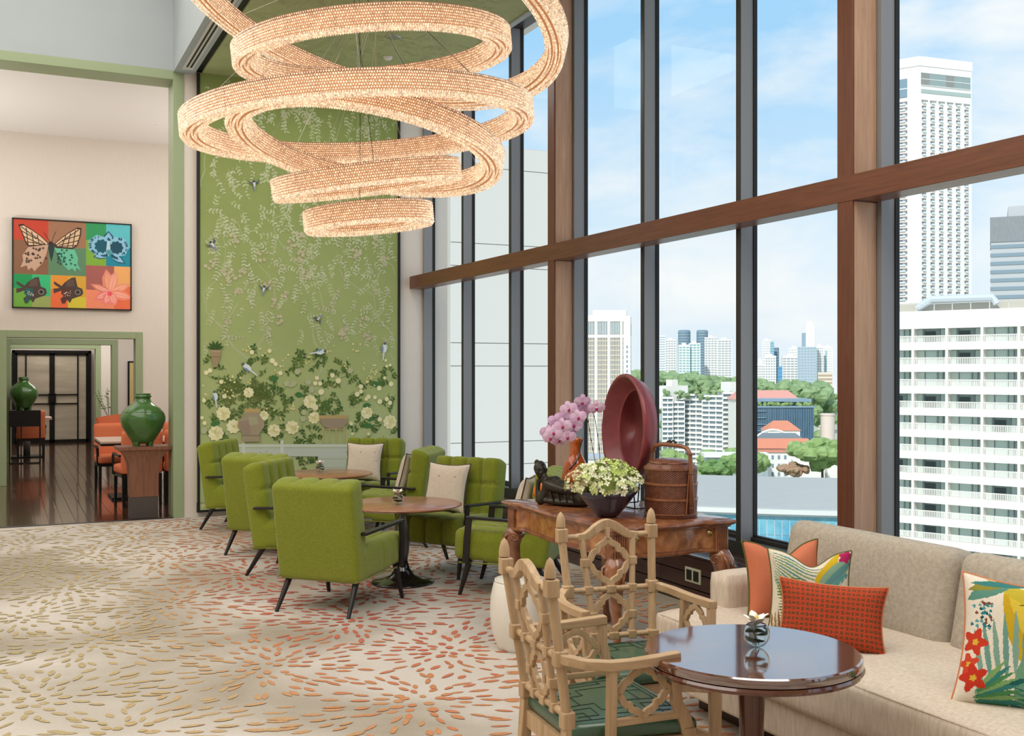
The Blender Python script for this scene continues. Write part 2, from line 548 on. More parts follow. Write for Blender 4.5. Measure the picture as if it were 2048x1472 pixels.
struct('trim_1', MB().box(-3.2, 1.68, 11.97, 12.03, -0.01, 0.006), 'frame_dark')

# end wall ------------------------------------------------------------
struct('wall_end', MB().box(1.70, 4.9, EY, 12.35, 0, 5.3), 'beige_wallpaper')
struct('wall_end.001', MB().box(-7.0, 1.68, EY, 12.35, ZC, 6.4), 'grey_paint')
struct('wall_end.002', MB().box(-7.0, -3.2, EY, 12.35, 0, ZC), 'beige_wallpaper')
# sage frame of the tall opening
fr = MB()
fr.box(1.68, 1.79, EY - 0.015, 12.365, 0.0, ZC)
fr.box(-3.2, 1.68, EY - 0.015, 12.365, ZC - 0.10, ZC)
fr.box(-3.3, -3.2, EY - 0.015, 12.365, 0.0, ZC)
struct('trim_2', fr, 'sage_paint', bevel=0.004)
# left, back walls, ceilings
struct('wall_left', MB().box(-7.2, -7.0, -4.2, 12.35, 0, 6.4), 'beige_wallpaper')
struct('wall_back', MB().box(-7.2, 4.9, -4.2, -4.0, 0, 6.4), 'beige_wallpaper')
struct('ceiling', MB().box(-7.2, 1.70, -4.2, 12.35, 6.2, 6.4), 'white_paint')
# soffit along the lounge
sf = MB()
sf.box(1.68, 1.90, -4.0, EY, ZC - 0.02, 6.2)
struct('ceiling.001', sf, 'grey_paint')
struct('shadow_gap_strip', MB().box(1.90, 1.99, -4.0, EY, ZC + 0.02, 5.2), 'gasket_black')  # black strip in the gap, its shadow put into the colour
# slot air grille in the soffit
gr = thing('air_grille', 'long black slotted air grille in the pale ceiling soffit', 'vent', (1.80, 9.6, ZC - 0.02))
MB().box(-0.055, 0.055, -3.2, 2.2, -0.006, 0.002).build('grille_frame', mat('grille_white', 'd8d8d4', 0.5), gr)
for sx_ in (-0.028, 0.012):
    MB().box(sx_, sx_ + 0.018, -3.1, 2.1, -0.009, -0.0055).build('slot', 'gasket_black', gr)
# wallpapered lounge ceiling
mat('green_wallpaper', 'b0b884', 0.75, var=0.12, vscale=3.0, bump=0.03, bscale=300)
ceil2 = struct('ceiling.002', MB().box(1.98, 4.30, -4.0, EY, ZC, ZC + 0.1), 'green_wallpaper')
struct('trim_4', MB().box(4.30, 4.36, -4.0, EY, ZC - 0.015, ZC + 0.25), 'grey_paint')
struct('ceiling.003', MB().box(4.36, 4.9, -4.0, EY, 5.09, 5.3), 'white_paint')

# windows --------------------------------------------------------------
PITCH = 3.65
col_y = [12.0 - PITCH * k for k in range(1, 5)]     # column centres
struct('beam', MB().box(4.399, 4.579, -4.0, 11.97, 2.58, 2.73), 'beam_wood', bevel=0.003)
for k, y in enumerate(col_y):
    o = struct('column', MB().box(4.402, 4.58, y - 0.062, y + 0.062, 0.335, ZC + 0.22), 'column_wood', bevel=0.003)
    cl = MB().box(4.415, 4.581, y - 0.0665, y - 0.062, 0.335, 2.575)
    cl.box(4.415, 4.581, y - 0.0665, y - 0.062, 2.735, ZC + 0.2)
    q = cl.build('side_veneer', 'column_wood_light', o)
for w_ in range(4):
    y1 = 12.0 - PITCH * w_; y0 = y1 - PITCH
    win = sempty('window_%d' % (w_ + 1))
    sill = MB().box(WX - 0.0, 4.725, y0 + 0.02, y1 - 0.001, 0.335, 0.425)
    sill.box(WX + 0.09, 4.725, y0 + 0.02, y1 - 0.001, 0.425, 0.45)
    sill.build('sill', 'frame_dark', win, bevel=0.003)
    MB().box(WX, 4.725, y0 + 0.02, y1 - 0.001, 5.03, 5.09).build('head', 'frame_dark', win)
    for k in range(3):
        ym = y1 - (k + 1) * PITCH / 3
        wdt = 0.024 if k < 2 else 0.10
        MB().box(WX + 0.006, 4.722, ym - wdt, ym + wdt, 0.425, 5.03).build('mullion', 'frame_grey', win, bevel=0.002)
        if k < 2:
            MB().box(WX, WX + 0.006, ym - 0.02, ym + 0.024, 0.425, 5.03).build('mullion_cap', 'frame_dark', win)
        ya = ym + wdt; yb = y1 - k * PITCH / 3 - (0.024 if k else (0.10 if w_ else 0.045))
        MB().box(GX, GX + 0.012, ya, yb, 0.45, 5.03).build('pane', 'window_glass', win)
        gk = MB()
        gk.box(GX - 0.012, GX + 0.02, ya, ya + 0.008, 0.45, 5.03); gk.box(GX - 0.012, GX + 0.02, yb - 0.008, yb, 0.45, 5.03)
        gk.box(GX - 0.012, GX + 0.02, ya, yb, 0.45, 0.462)
        gk.build('gasket', 'gasket_black', win)
    if w_ == 0:
        MB().box(WX, 4.722, 11.955, 11.999, 0.425, 5.03).build('mullion', 'frame_grey', win)
struct('wall_window', MB().box(4.62, 4.724, -4.0, 12.0, -0.2, 0.335), 'frame_dark')

# raised plank step below the windows
step = struct('trim_5', MB().box(4.285, 4.62, -4.0, 11.995, 0.0, 0.32), 'gasket_black')
def lengths(y0, y1, L):
    y = y0
    while y < y1 - 0.01:
        yield y, min(y + L, y1); y += L
for k in range(3):
    for (a, b_) in lengths(-3.9 + 0.7 * k, 11.99, 2.4):
        MB().box(4.266, 4.285, a, b_ - 0.004, 0.002 + 0.107 * k, 0.102 + 0.107 * k).build('plank', 'platform_wood', step, bevel=0.002, seg=1)
        MB().box(4.266 + 0.107 * k, 4.370 + 0.107 * k, a, b_ - 0.004, 0.32, 0.336).build('plank', 'platform_wood', step, bevel=0.002, seg=1)
sk = thing('floor_socket', 'small pale double floor box socket on the dark plank step riser', 'socket', (4.266, 6.0, 0.2))
MB().box(-0.008, 0, -0.09, 0.09, -0.05, 0.05).build('plate', mat('socket_cream', 'b9bca2', 0.5), sk, bevel=0.002)
for yy in (-0.04, 0.04):
    MB().box(-0.010, -0.0075, yy - 0.03, yy + 0.03, -0.035, 0.035).build('outlet', 'gasket_black', sk)

# dining room beyond ----------------------------------------------------
struct('ceiling.004', MB().box(-4.0, 5.5, 12.35, 16.6, 4.94, 5.1), 'white_paint')
struct('wall_right', MB().box(4.5, 4.7, 12.35, 26.2, -0.1, 5.1), 'beige_wallpaper')
struct('wall_left.001', MB().box(-4.2, -4.0, 12.35, 26.2, -0.1, 5.1), 'beige_wallpaper')
def portal_wall(name, y, x0, x1, zt, zh, th=0.25, back=False):
    w = MB()
    w.box(-4.0, x0 - 0.1, y, y + th, 0, zt); w.box(x1 + 0.1, 4.5, y, y + th, 0, zt); w.box(x0 - 0.1, x1 + 0.1, y, y + th, zh + 0.1, zt)
    return struct(name, w, 'beige_wallpaper')
def portal_frame(name, y, x0, x1, zh, th=0.25, m='sage_paint'):
    w = MB()
    w.box(x0 - 0.1, x0, y - 0.02, y + th + 0.02, 0, zh + 0.1); w.box(x1, x1 + 0.1, y - 0.02, y + th + 0.02, 0, zh + 0.1)
    w.box(x0, x1, y - 0.02, y + th + 0.02, zh, zh + 0.1)
    return struct(name, w, m, bevel=0.004)
portal_wall('wall_dining', 16.35, 0.06, 1.76, 5.0, 2.07)
portal_frame('trim_6', 16.35, 0.06, 1.76, 2.07)
portal_wall('wall_dining.001', 20.5, 0.14, 1.80, 3.1, 2.07)
portal_frame('trim_7', 20.5, 0.14, 1.80, 2.07)
portal_wall('wall_dining.002', 23.8, 0.17, 1.77, 3.1, 2.06)
portal_frame('trim_8', 23.8, 0.17, 1.77, 2.06)
struct('ceiling.005', MB().box(-4.0, 5.5, 16.6, 26.2, 3.0, 3.1), 'white_paint')
struct('wall_dining.003', MB().box(-4.0, 5.5, 25.9, 26.1, 0, 3.1), 'beige_wallpaper')
# far double door of black steel and reeded glass
mat('reeded_glass', 'cfc3ae', 0.35, var=0.40, vscale=2.2, stretch=(0.4, 1, 2.2), spec=0.6)
door = sempty('door_1')
DX0, DX1, DY, DZ = 0.20, 1.82, 25.75, 2.06
w = MB(); w.box(DX0 - 0.0, DX0 + 0.06, DY - 0.05, DY + 0.1, 0, DZ); w.box(DX1 - 0.06, DX1, DY - 0.05, DY + 0.1, 0, DZ); w.box(DX0, DX1, DY - 0.05, DY + 0.1, DZ - 0.06, DZ)
w.build('door_frame', 'black_metal', door)
for sgn in (-1, 1):
    xc = (DX0 + DX1) / 2
    xa, xb = (xc + 0.004, DX1 - 0.06) if sgn > 0 else (DX0 + 0.06, xc - 0.004)
    lf = MB()
    lf.box(xa, xa + 0.05, DY - 0.03, DY + 0.02, 0, DZ - 0.06); lf.box(xb - 0.05, xb, DY - 0.03, DY + 0.02, 0, DZ - 0.06)
    lf.box(xa, xb, DY - 0.03, DY + 0.02, 0, 0.07); lf.box(xa, xb, DY - 0.03, DY + 0.02, DZ - 0.11, DZ - 0.06)
    xm = xb - 0.22 if sgn > 0 else xa + 0.22
    lf.box(xm - 0.015, xm + 0.015, DY - 0.03, DY + 0.02, 0.05, DZ - 0.08)
    h0, h1 = (xa, xm) if sgn > 0 else (xm, xb)
    lf.box(h0, h1, DY - 0.03, DY + 0.02, 0.86, 0.885); lf.box(h0, h1, DY - 0.03, DY + 0.02, 1.06, 1.085)
    lo = lf.build('door_leaf', 'black_metal', door)
    MB().box(xa + 0.01, xb - 0.01, DY - 0.005, DY + 0.005, 0.03, DZ - 0.08).build('glazing', 'reeded_glass', lo)
    hx = xa + 0.06 if sgn > 0 else xb - 0.06
    MB().box(hx - 0.012, hx + 0.012, DY - 0.07, DY - 0.03, 0.85, 1.1).build('handle', 'black_metal', lo)
# downlight in dining ceiling
dl = thing('downlight', 'round white recessed spotlight in the white dining ceiling', 'ceiling light', (1.93, 15.1, 4.94))
MB().lathe([(0.03, -0.004), (0.06, -0.006), (0.06, 0.002)], 20).build('trim_ring', 'white_paint', dl)
MB().lathe([(0.001, -0.002), (0.032, -0.003)], 16).build('lamp_lens', mat('lamp_warm', 'fff0d8', 0.3, emit='ffe6c0', estr=6), dl)
for nm, (x, y), lab in (('downlight', (2.86, 9.9), 'recessed steel downlight in the green ceiling, the left one of the pair'), ('downlight', (3.45, 9.85), 'recessed steel downlight in the green ceiling, right of its twin')):
    d_ = thing(nm, lab, 'ceiling light', (x, y, ZC))
    MB().lathe([(0.045, -0.004), (0.075, -0.008), (0.078, 0.002)], 24).build('trim_ring', mat('steel_trim', 'b8b8b4', 0.3, metal=0.8) if 'steel_trim' not in MATS else 'steel_trim', d_, smooth=True)
    MB().lathe([(0.001, 0.03), (0.02, 0.025), (0.045, -0.003)], 20).build('lamp_lens', 'steel_trim' if True else None, d_, smooth=True)
d_ = thing('smoke_detector', 'small white round smoke detector on the green ceiling', 'smoke detector', (3.62, 10.5, ZC))
MB().lathe([(0.001, -0.03), (0.035, -0.028), (0.05, -0.005), (0.05, 0.0)], 20).build('housing', 'white_paint', d_, smooth=True)
d_ = thing('sprinkler', 'small brass sprinkler head below the green ceiling', 'sprinkler', (2.70, 7.6, ZC))
MB().lathe([(0.03, 0), (0.03, -0.006), (0.008, -0.012), (0.008, -0.04), (0.022, -0.043), (0.001, -0.046)], 12).build('head', 'steel_trim', d_, smooth=True)

# ================================================================== THE CITY OUTSIDE
mat('facade_white', 'efece6', 0.8, attr=False, var=0.04, vscale=0.3)
mat('facade_attr', 'ffffff', 0.7, attr=True)
mat('city_glass', 'aebbc1', 0.35, var=0.25, vscale=0.4, spec=0.6)  # lightened glass, distance haze put into the colour
mat('city_dark', '8295a1', 0.3)
mat('foliage_far', '6f8c60', 0.9, color2='9bb080', vscale=0.12, bump=0.0)  # paled greens, haze put into the foliage colours
mat('foliage_near', '6f9050', 0.9, color2='a3b67a', vscale=0.5)
mat('trunk_bark', '6b5a48', 0.9)
mat('roof_tile', 'dd8f72', 0.8, var=0.15, vscale=2)
mat('ground_city', '9fae8d', 0.95, color2='c9c6ba', vscale=0.03)

struct('ground', MB().box(-900, 1800, 60, 2600, -72, -70), 'ground_city')

def C(h): return lin(h)
WHT, GLS, DRK = C('e9e7e2'), C('9fb2bb'), C('6b7f8e')
STY = {   # body, band colour, vertical fins?, floor pitch (m), band height share
    'band': ('a9b9c4', 'eef0ef', 0, 3.4, 0.5), 'grid': ('a7b0b6', 'efece6', 4, 3.4, 0.45),
    'dark': ('70899a', 'a3b4bd', 0, 4.0, 0.25), 'teal': ('8fb5b8', 'e8ebe9', 3, 3.6, 0.4),
    'white': ('b9c2c8', 'f0ede8', 5, 3.4, 0.6), 'blue': ('7fa9c0', 'a8c4d2', 0, 3.6, 0.3),
    'hoard': ('4f93c4', '5f9fcb', 0, 5.0, 0.5), 'slate': ('a3b4c0', 'b4c2cc', 6, 3.6, 0.3),
    'tan': ('b5a08c', 'dcd0c0', 0, 4.2, 0.5)}
SKY = [
    ('band', 836.0, 1262.3, -5.5, 51.1, 21.2, 17.0, -33.5, 'striped white and blue-grey high-rise beside the window mullion, leftmost of the skyline'),
    ('grid', 847.2, 1245.8, -5.4, 45.2, 14.8, 11.8, -38.2, 'grey gridded high-rise just right of the striped one on the skyline'),
    ('dark', 904.9, 1295.7, -5.8, 60.5, 18.4, 14.7, -34.9, 'dark rounded glass tower, left one of the pair on the skyline'),
    ('dark', 928.8, 1284.3, -5.8, 60.5, 16.9, 13.5, -35.9, 'dark rounded glass tower, right one of the pair on the skyline'),
    ('teal', 841.1, 1204.4, -7.3, 37.2, 14.4, 11.5, -37.9, 'teal glazed high-rise in front of the left dark tower'),
    ('teal', 857.0, 1202.3, -7.3, 39.3, 14.4, 11.5, -31.5, 'teal and white high-rise standing between the two dark towers'),
    ('grid', 904.2, 1229.5, -9.0, 49.0, 17.0, 13.6, -41.3, 'white gridded high-rise right of the dark tower pair'),
    ('grid', 915.6, 1212.9, -8.9, 45.2, 19.0, 15.2, -34.0, 'white gridded high-rise cut off by the middle window mullion'),
    ('grid', 588.7, 1048.4, -31.2, 18.6, 9.1, 7.2, -29.3, 'small pale block far away left of the ribbed office tower'),
    ('white', 940.6, 1189.8, -8.9, 30.9, 12.6, 10.1, -38.3, 'white high-rise first on the left in the right-hand pane'),
    ('grid', 955.9, 1204.6, -9.0, 29.9, 14.2, 11.3, -44.4, 'grey-white gridded high-rise second from left in the right-hand pane'),
    ('white', 988.0, 1211.4, -9.2, 45.3, 11.5, 9.2, -39.2, 'slim white high-rise with a blue glass strip alongside'),
    ('blue', 988.9, 1199.9, -9.1, 43.6, 5.0, 4.0, -39.5, 'narrow blue glass tower against the slim white high-rise'),
    ('dark', 1007.5, 1213.1, -9.2, 34.1, 7.2, 5.8, -39.7, 'slim dark tower right of the blue glass strip'),
    ('grid', 901.7, 1097.5, -15.3, 21.1, 13.0, 10.4, -43.4, 'lower white gridded block in front of the blue strip tower'),
    ('grid', 903.5, 1118.9, -10.3, 10.8, 10.6, 8.5, -38.9, 'low white gridded block among the towers of the right-hand pane'),
    ('white', 915.5, 1135.3, 2.9, 15.7, 4.7, 3.8, -38.9, 'tiny pale rooftop tower behind the low gridded block'),
    ('hoard', 893.3, 1068.3, -8.0, 6.7, 4.5, 3.6, -39.9, 'small bright blue clad block above the treetops'),
    ('grid', 938.6, 1102.0, -11.6, 20.8, 19.8, 15.8, -35.4, 'white gridded high-rise left of the large slate tower'),
    ('white', 1023.9, 1194.1, -9.2, 34.6, 13.6, 10.9, -40.6, 'pale high-rise peeping out behind the gridded one left of the slate tower'),
    ('slate', 924.0, 1053.5, -15.0, 32.2, 22.9, 18.3, -41.3, 'broad slate grey office tower, tallest in the right-hand pane'),
    ('grid', 973.1, 1085.4, -15.6, 34.6, 9.2, 7.4, -44.9, 'white gridded high-rise just right of the slate tower'),
    ('white', 997.2, 1096.0, -15.8, 33.1, 10.7, 8.6, -42.3, 'white high-rise with a teal stripe beside the brown column'),
    ('tan', 839.9, 927.5, -17.1, -0.1, 15.3, 12.2, -42.2, 'low tan layered building above the trees next to the brown column'),
]
for (st, x, y, z0, z1, w, dp, yaw, lab) in SKY:
    bc, sc_, fins, pitch, bh = STY[st]
    z0 = -69.9
    t = thing('skyscraper', lab, 'building', (x, y, z0), math.radians(yaw), 'towers on the skyline')
    body = MB(); hgt = z1 - z0
    rx, ry = w / 2, dp / 2
    if st == 'dark':
        body.lathe([(rx * 0.985, 0), (rx * 0.985, hgt), (rx * 0.8, hgt + 1.5)], 20, (0, ry, 0), C(bc), sy=0.9)
    else:
        body.box(-rx, rx, 0, dp, 0, hgt, col=C(bc))
    body.build('body', 'facade_attr', t)
    bd = MB(); k = 0; z = max(0, hgt - 110)
    while z < hgt - 0.5:
        if st == 'dark': bd.lathe([(rx, z), (rx, z + pitch * bh)], 20, (0, ry, 0), C(sc_), sy=0.93)
        else: bd.box(-rx - 0.25, rx + 0.25, -0.35, dp + 0.35, z, z + pitch * bh, col=C(sc_))
        z += pitch
    if st != 'dark':
        bd.box(-rx - 0.3, rx + 0.3, -0.4, dp + 0.4, hgt - 1.2, hgt + 0.4, col=C(sc_))
    if fins:
        for f_ in range(fins + 1):
            xx = -rx + w * f_ / fins
            bd.box(xx - 0.45, xx + 0.45, -0.6, 0, max(0, hgt - 110), hgt, col=C(sc_))
    if st in ('grid', 'white', 'teal') :
        bd.box(-rx * 0.5, rx * 0.3, 2, dp - 2, hgt, hgt + 3.0, col=C(sc_))
    if lab.startswith('broad slate'):
        bd.box(-1.5, 9.0, 2, 14, hgt, hgt + 28, col=C('e3e4e2')); bd.box(-6.5, -1.5, 2, 12, hgt, hgt + 18, col=C('8fa3b3')); bd.box(0, 7, 3, 12, hgt + 28, hgt + 33, col=C('e9e6df'))
    if 'teal stripe' in lab:
        bd.box(-3.4, -1.2, -0.9, 0, max(0, hgt - 110), hgt - 4, col=C('8fb3bb'))
    q = bd.build('facade_bands', 'facade_attr', t); q['kind'] = 'stuff'

def at_facade(t, x0, z0, w, h, name, m, mesh, y=-0.05):
    q = mesh.copy() if False else bpy.data.objects.new(name, mesh)
    COL.objects.link(q); q.parent = t; q.location = (x0, y, z0); return q

# ribbed cream office tower ------------------------------------------
t = thing('office_tower', 'tall cream office tower with close vertical ribs behind the orchid', 'building', (393.0, 666.0, -73.5), math.radians(-33.5))
W, Hh = 31.5, 115.1
MB().box(-W / 2, W / 2 + 3, 0.8, 24, 0, Hh).build('body', mat('tower_recess', 'a8957a', 0.7, color2='8d9296', vscale=0.35), t)
sh = MB(); sh.box(-W / 2 - 1, -W / 2 + 3.4, -0.4, 20, 0, Hh); sh.box(W / 2 - 0.2, W / 2 + 5, -0.4, 24, 0, Hh)
sh.box(-W / 2, W / 2, -0.4, 10, Hh - 4, Hh + 0.6); sh.box(-W / 2 + 9, W / 2 + 2, 4, 18, Hh, Hh + 4.5); sh.box(-W / 2, W / 2, -0.2, 1, Hh - 15.8, Hh - 13.6)
sh.build('shell', 'facade_white', t)
rb = MB()
ribs = [-W / 2 + 3.4 + k * 1.16 for k in range(24)]
for i, x in enumerate(ribs):
    wd = 0.75 if i % 8 == 7 else 0.22
    rb.box(x - wd, x + wd, -0.35, 1, 0, Hh - 3.5)
q = rb.build('vertical_ribs', 'facade_white', t); q['kind'] = 'stuff'
fl = MB(); z = 2
while z < Hh - 18:
    fl.box(-W / 2 + 3, W / 2, 0.3, 1, z, z + 1.0, col=C('cdbb9e')); z += 3.5
q = fl.build('spandrels', 'facade_attr', t); q['kind'] = 'stuff'
tw = MB(); tw.box(0, 0.9, -0.1, 0.9, 0, 8.6)
for i, x in enumerate(ribs[:-1]):
    if i == 0: q = tw.build('top_window', 'city_dark', t); tm = q.data
    else: q = bpy.data.objects.new('top_window', tm); COL.objects.link(q); q.parent = t
    q.location = (x + 0.2, 0.35, Hh - 13.2)
sd = MB()
for k in range(26): sd.box(W / 2 + 4.9, W / 2 + 5.1, 4, 5.4, 4 + k * 3.5, 6 + k * 3.5)
for k in range(4): sd.box(W / 2 + 4.9, W / 2 + 5.1, 7 + k * 4, 10 + k * 4, Hh - 14, Hh - 5)
for k in range(26): sd.box(W / 2 + 2.0, W / 2 + 3.0, -0.5, -0.3, 4 + k * 3.5, 6 + k * 3.5)
q = sd.build('side_windows', 'city_dark', t); q['kind'] = 'stuff'

# tall white hotel tower with small balconies --------------------------
t = thing('hotel_tower', 'very tall white tower with a grid of small balconied windows', 'building', (445.4, 419.3, -69.9))
zt = 241.0
poly = [(0, 0), (34.4, -4.3), (40, 30), (8, 44), (-9.0, 16.6)]
MB().prism(poly, 0, zt - 5).build('body', 'facade_white', t)
cr_ = MB(); cr_.prism([(x * 1.0 + (-0.3 if x < 20 else 0.3), y - 0.3) for x, y in poly], zt - 5, zt)
cr_.prism([(8, 4), (28, 2), (30, 20), (10, 24)], zt, zt + 2)
cr_.build('parapet', 'facade_white', t)
fw = MB()
fw.box(-1.35, 1.35, -0.05, 0.5, 0, 1.75, col=C('7a8086')); fw.box(-1.35, 1.35, -0.12, 0.3, 1.45, 1.75, col=C('b08a74'))
fw.box(-1.0, 0.9, -0.9, 0.2, -0.15, 0.55, col=C('dfe3e6')); fw.box(-0.75, -0.15, -0.1, 0.3, 0.5, 1.35, col=C('4f6272')); fw.box(-0.05, 0.55, -0.1, 0.3, 0.5, 1.35, col=C('93a9b8'))
wm = None
def face_grid(p0, p1, xs, rows, z_top, wide=1.0):
    global wm
    d = Vector((p1[0] - p0[0], p1[1] - p0[1], 0)); L = d.length; d.normalize()
    a = math.atan2(d.y, d.x)
    for r_ in range(rows):
        for s_ in xs:
            p = Vector((p0[0], p0[1], 0)) + d * s_
            if wm is None:
                q = fw.build('balcony_window', 'facade_attr', t); wm = q.data
            else:
                q = bpy.data.objects.new('balcony_window', wm); COL.objects.link(q); q.parent = t
            q.location = (p.x, p.y, z_top - r_ * 3.12); q.rotation_euler = (0, 0, a); q.scale = (wide, 1, 1)
face_grid((0, 0), (34.4, -4.3), [2.9 + 5.65 * k for k in range(6)], 35, 216.0)
face_grid((-9.0, 16.6), (0, 0), [4.2, 10.2], 35, 216.0, 1.7)
tb = MB()
a = math.atan2(-4.3, 34.4); mx_ = Matrix.Rotation(a, 4, 'Z')
for k in range(6):
    tb.box(1.0 + k * 5.5, 6.2 + k * 5.5, -0.25, 0.4, zt - 15.5, zt - 8.5, mx_, C('93a3a3') if k % 3 else C('8d8f8c'))
tb.box(1, 34, -0.25, 0.4, zt - 19.5, zt - 17.5, mx_, C('a9b9b4'))
for k in range(6): tb.box(1.2 + k * 5.6, 5.4 + k * 5.6, -0.2, 0.3, zt - 24, zt - 23.2, mx_, C('a39f98'))
for k in range(3): tb.box(1 + k * 0.1, 33.6, -0.35, 0.3, zt - 15.6 + k * 3.4, zt - 15.2 + k * 3.4, mx_, C('d9d9d4'))
mx2 = Matrix.Translation((-9, 16.6, 0)) @ Matrix.Rotation(math.atan2(-16.6, 9), 4, 'Z')
tb.box(1, 12.5, -0.25, 0.4, zt - 21, zt - 11, mx2, C('8fb0b0')); tb.box(7, 12.4, -0.35, 0.4, zt - 21, zt - 11, mx2, C('7d93a3')); tb.box(1, 12.4, -0.45, 0.4, zt - 16.6, zt - 16.1, mx2, C('e4e4e0'))
tb.build('penthouse_glazing', 'facade_attr', t)

# grey banded office block at the right edge ----------------------------
t = thing('office_block', 'grey office block with dark ribbon windows at the right edge', 'building', (336.2, 282.1, -69.9), math.radians(-50))
Hb = 120.0
MB().box(0, 45, 0, 30, 0, Hb).build('body', mat('grey_block', 'b7babd', 0.7), t)
MB().box(-0.2, 45, -0.3, 30, Hb, Hb + 9.4).build('crown', mat('grey_mesh', '8f9397', 0.7, var=0.2, vscale=1.5, stretch=(3, 3, 0.3)), t)
MB().box(6, 45, 2, 30, Hb + 9.4, Hb + 13.5).build('roof_plant', 'grey_block', t)
for k in range(16):
    MB().box(-0.15, 45, -0.25, 0.5, Hb - 2.4 - k * 3.15, Hb - 1.1 - k * 3.15).build('ribbon_window', 'city_dark', t)

# white hotel slab with balconies ---------------------------------------
a = math.atan2(.911, -.413)
t = thing('hotel_block', 'long white hotel block with rows of balconies filling the right window', 'building', (115.6, 104.2, -69.9), a + PI)
# local x runs towards the camera side (to the right of the picture), local -y is the street face
Hh = 69.9 + 9.85
BW = 4.56
MB().box(-9.0, 60, 1.6, 16, 0, Hh - 2.4).build('body', mat('hotel_room', 'c9d6d1', 0.6), t)
sh = MB()
sh.box(-9.2, 60, -0.1, 16.2, Hh - 2.42, Hh)
sh.box(-9.4, -9.1, -0.1, 16.2, 0, Hh)
sh.build('parapet', 'facade_white', t)
rf = MB(); rf.box(-8, 60, 3, 12, Hh, Hh + 1.3, col=C('b9b4a6')); 
for k in range(30): rf.box(-9 + k * 2.4, -8.9 + k * 2.4, 0.5, 0.6, Hh, Hh + 1.0, col=C('c9c9c4'))
rf.box(-9, 60, 0.45, 0.6, Hh + 0.95, Hh + 1.02, col=C('c9c9c4'))
rf.tube([(5.5 - 10, 1.8, Hh + 0.5), (-3.5, 1.8, Hh + 1.1), (-2.4, 1.8, Hh + 1.7), (5.5, 1.8, Hh + 1.6), (6.0, 1.8, Hh + 0.7)], 0.5, 8, col=C('c3cbd0'))
rf.build('roof_plant', 'facade_attr', t)
slab = MB().box(-9.1, 60, -0.15, 1.8, -1.0, 0).build('balcony_slab', 'facade_white', t); slab.location = (0, 0, Hh - 2.42 - 2.0 + 0.0)
slab.location.z = Hh - 2.42 - 0.95 - 1.0
post = MB().box(-0.17, 0.17, -0.12, 1.8, 0, Hh - 2.4).build('balcony_divider', mat('divider_white', 'e3e0d6', 0.8), t)
post.location = (0, 0, 0)
rail = MB()
rail.box(0.17, BW - 0.17, -0.14, -0.04, 0.86, 0.98); rail.box(0.17, BW - 0.17, -0.12, -0.05, 0.0, 0.08)
for k in range(19): rail.box(0.24 + k * 0.222, 0.36 + k * 0.222, -0.12, -0.06, 0.05, 0.9)
winm = MB()
winm.box(0.17, BW - 0.17, 1.5, 1.62, 0, 2.0, col=C('c3d3cf'))
winm.box(0.17, 1.1, 1.44, 1.5, 0, 1.9, col=C('dbe8e2')); winm.box(1.3, 2.7, 1.46, 1.5, 0, 1.85, col=C('cde0da')); winm.box(3.7, BW - 0.25, 1.44, 1.5, 0.1, 1.85, col=C('a9bab8'))
for x in (1.15, 3.6, 2.9): winm.box(x - 0.04, x + 0.04, 1.4, 1.5, 0, 1.95, col=C('7c8c8c'))
wind = MB()
wind.box(0.17, BW - 0.17, 1.5, 1.62, 0, 2.0, col=C('93a5a3')); wind.box(0.17, 0.8, 1.44, 1.5, 0, 1.9, col=C('d3e3dd')); wind.box(3.3, BW - 0.2, 1.44, 1.5, 0, 1.9, col=C('c3d5cf'))
wind.box(1.2, 2.6, 1.42, 1.5, 0, 1.6, col=C('4b5758'))
for x in (1.1, 3.25): wind.box(x - 0.04, x + 0.04, 1.4, 1.5, 0, 1.95, col=C('7c8c8c'))
rm = wma = wmb = None
rg = random.Random(8)
off = 0.1
for k in range(-2, 8):
    if k > -2:
        q = post.copy(); COL.objects.link(q); q.location = (off + k * BW, 0, 0)
    else: post.location = (off + k * BW, 0, 0)
for fl_ in range(0, 15):
    zf = Hh - 2.42 - 0.95 - 1.0 - 3.0 * fl_          # balcony floor level
    if fl_ > 0:
        q = slab.copy(); COL.objects.link(q); q.location = (0, 0, zf)
    for k in range(-2, 6):
        x = off + k * BW
        if rm is None:
            q = rail.build('balcony_railing', 'divider_white', t); rm = q.data
            w1 = winm.build('room_window', 'facade_attr', t); wma = w1.data
            w2 = wind.build('room_window', 'facade_attr', t); wmb = w2.data; bpy.data.objects.remove(w2)
        else:
            q = bpy.data.objects.new('balcony_railing', rm); COL.objects.link(q); q.parent = t
            w1 = bpy.data.objects.new('room_window', wma if rg.random() < 0.68 else wmb); COL.objects.link(w1); w1.parent = t
        q.location = (x, 0, zf); w1.location = (x, 0, zf)
        if rg.random() < 0.5 and False: pass

# pale wing of the own building beyond the end windows -------------------
t = thing('building_wing', 'blank off-white clad wing of the building outside the far windows', 'building', (15.65, 38.0, -69.9))
MB().box(0, 5.4, 0.05, 22, 0, 80.4).build('body', mat('wing_joint', 'b5b3ab', 0.9), t)
pm = MB().box(0.01, 5.4, 0, 0.06, 0.012, 0.88).build('cladding_panel', mat('wing_white', 'cfcdc6', 0.8), t, bevel=0.0)
pm.location = (0, 0, 79.5)
big = MB().box(0.01, 5.4, 0, 0.06, 0.012, 2.98)
bm_ = None
z = 79.5
for k in range(9):
    z -= 3.0
    if bm_ is None:
        q = big.build('cladding_panel', 'wing_white', t); bm_ = q.data
    else: q = bpy.data.objects.new('cladding_panel', bm_); COL.objects.link(q); q.parent = t
    q.location = (0, 0, z)
    z -= 0.9
    q = pm.copy(); COL.objects.link(q); q.location = (0, 0, z)
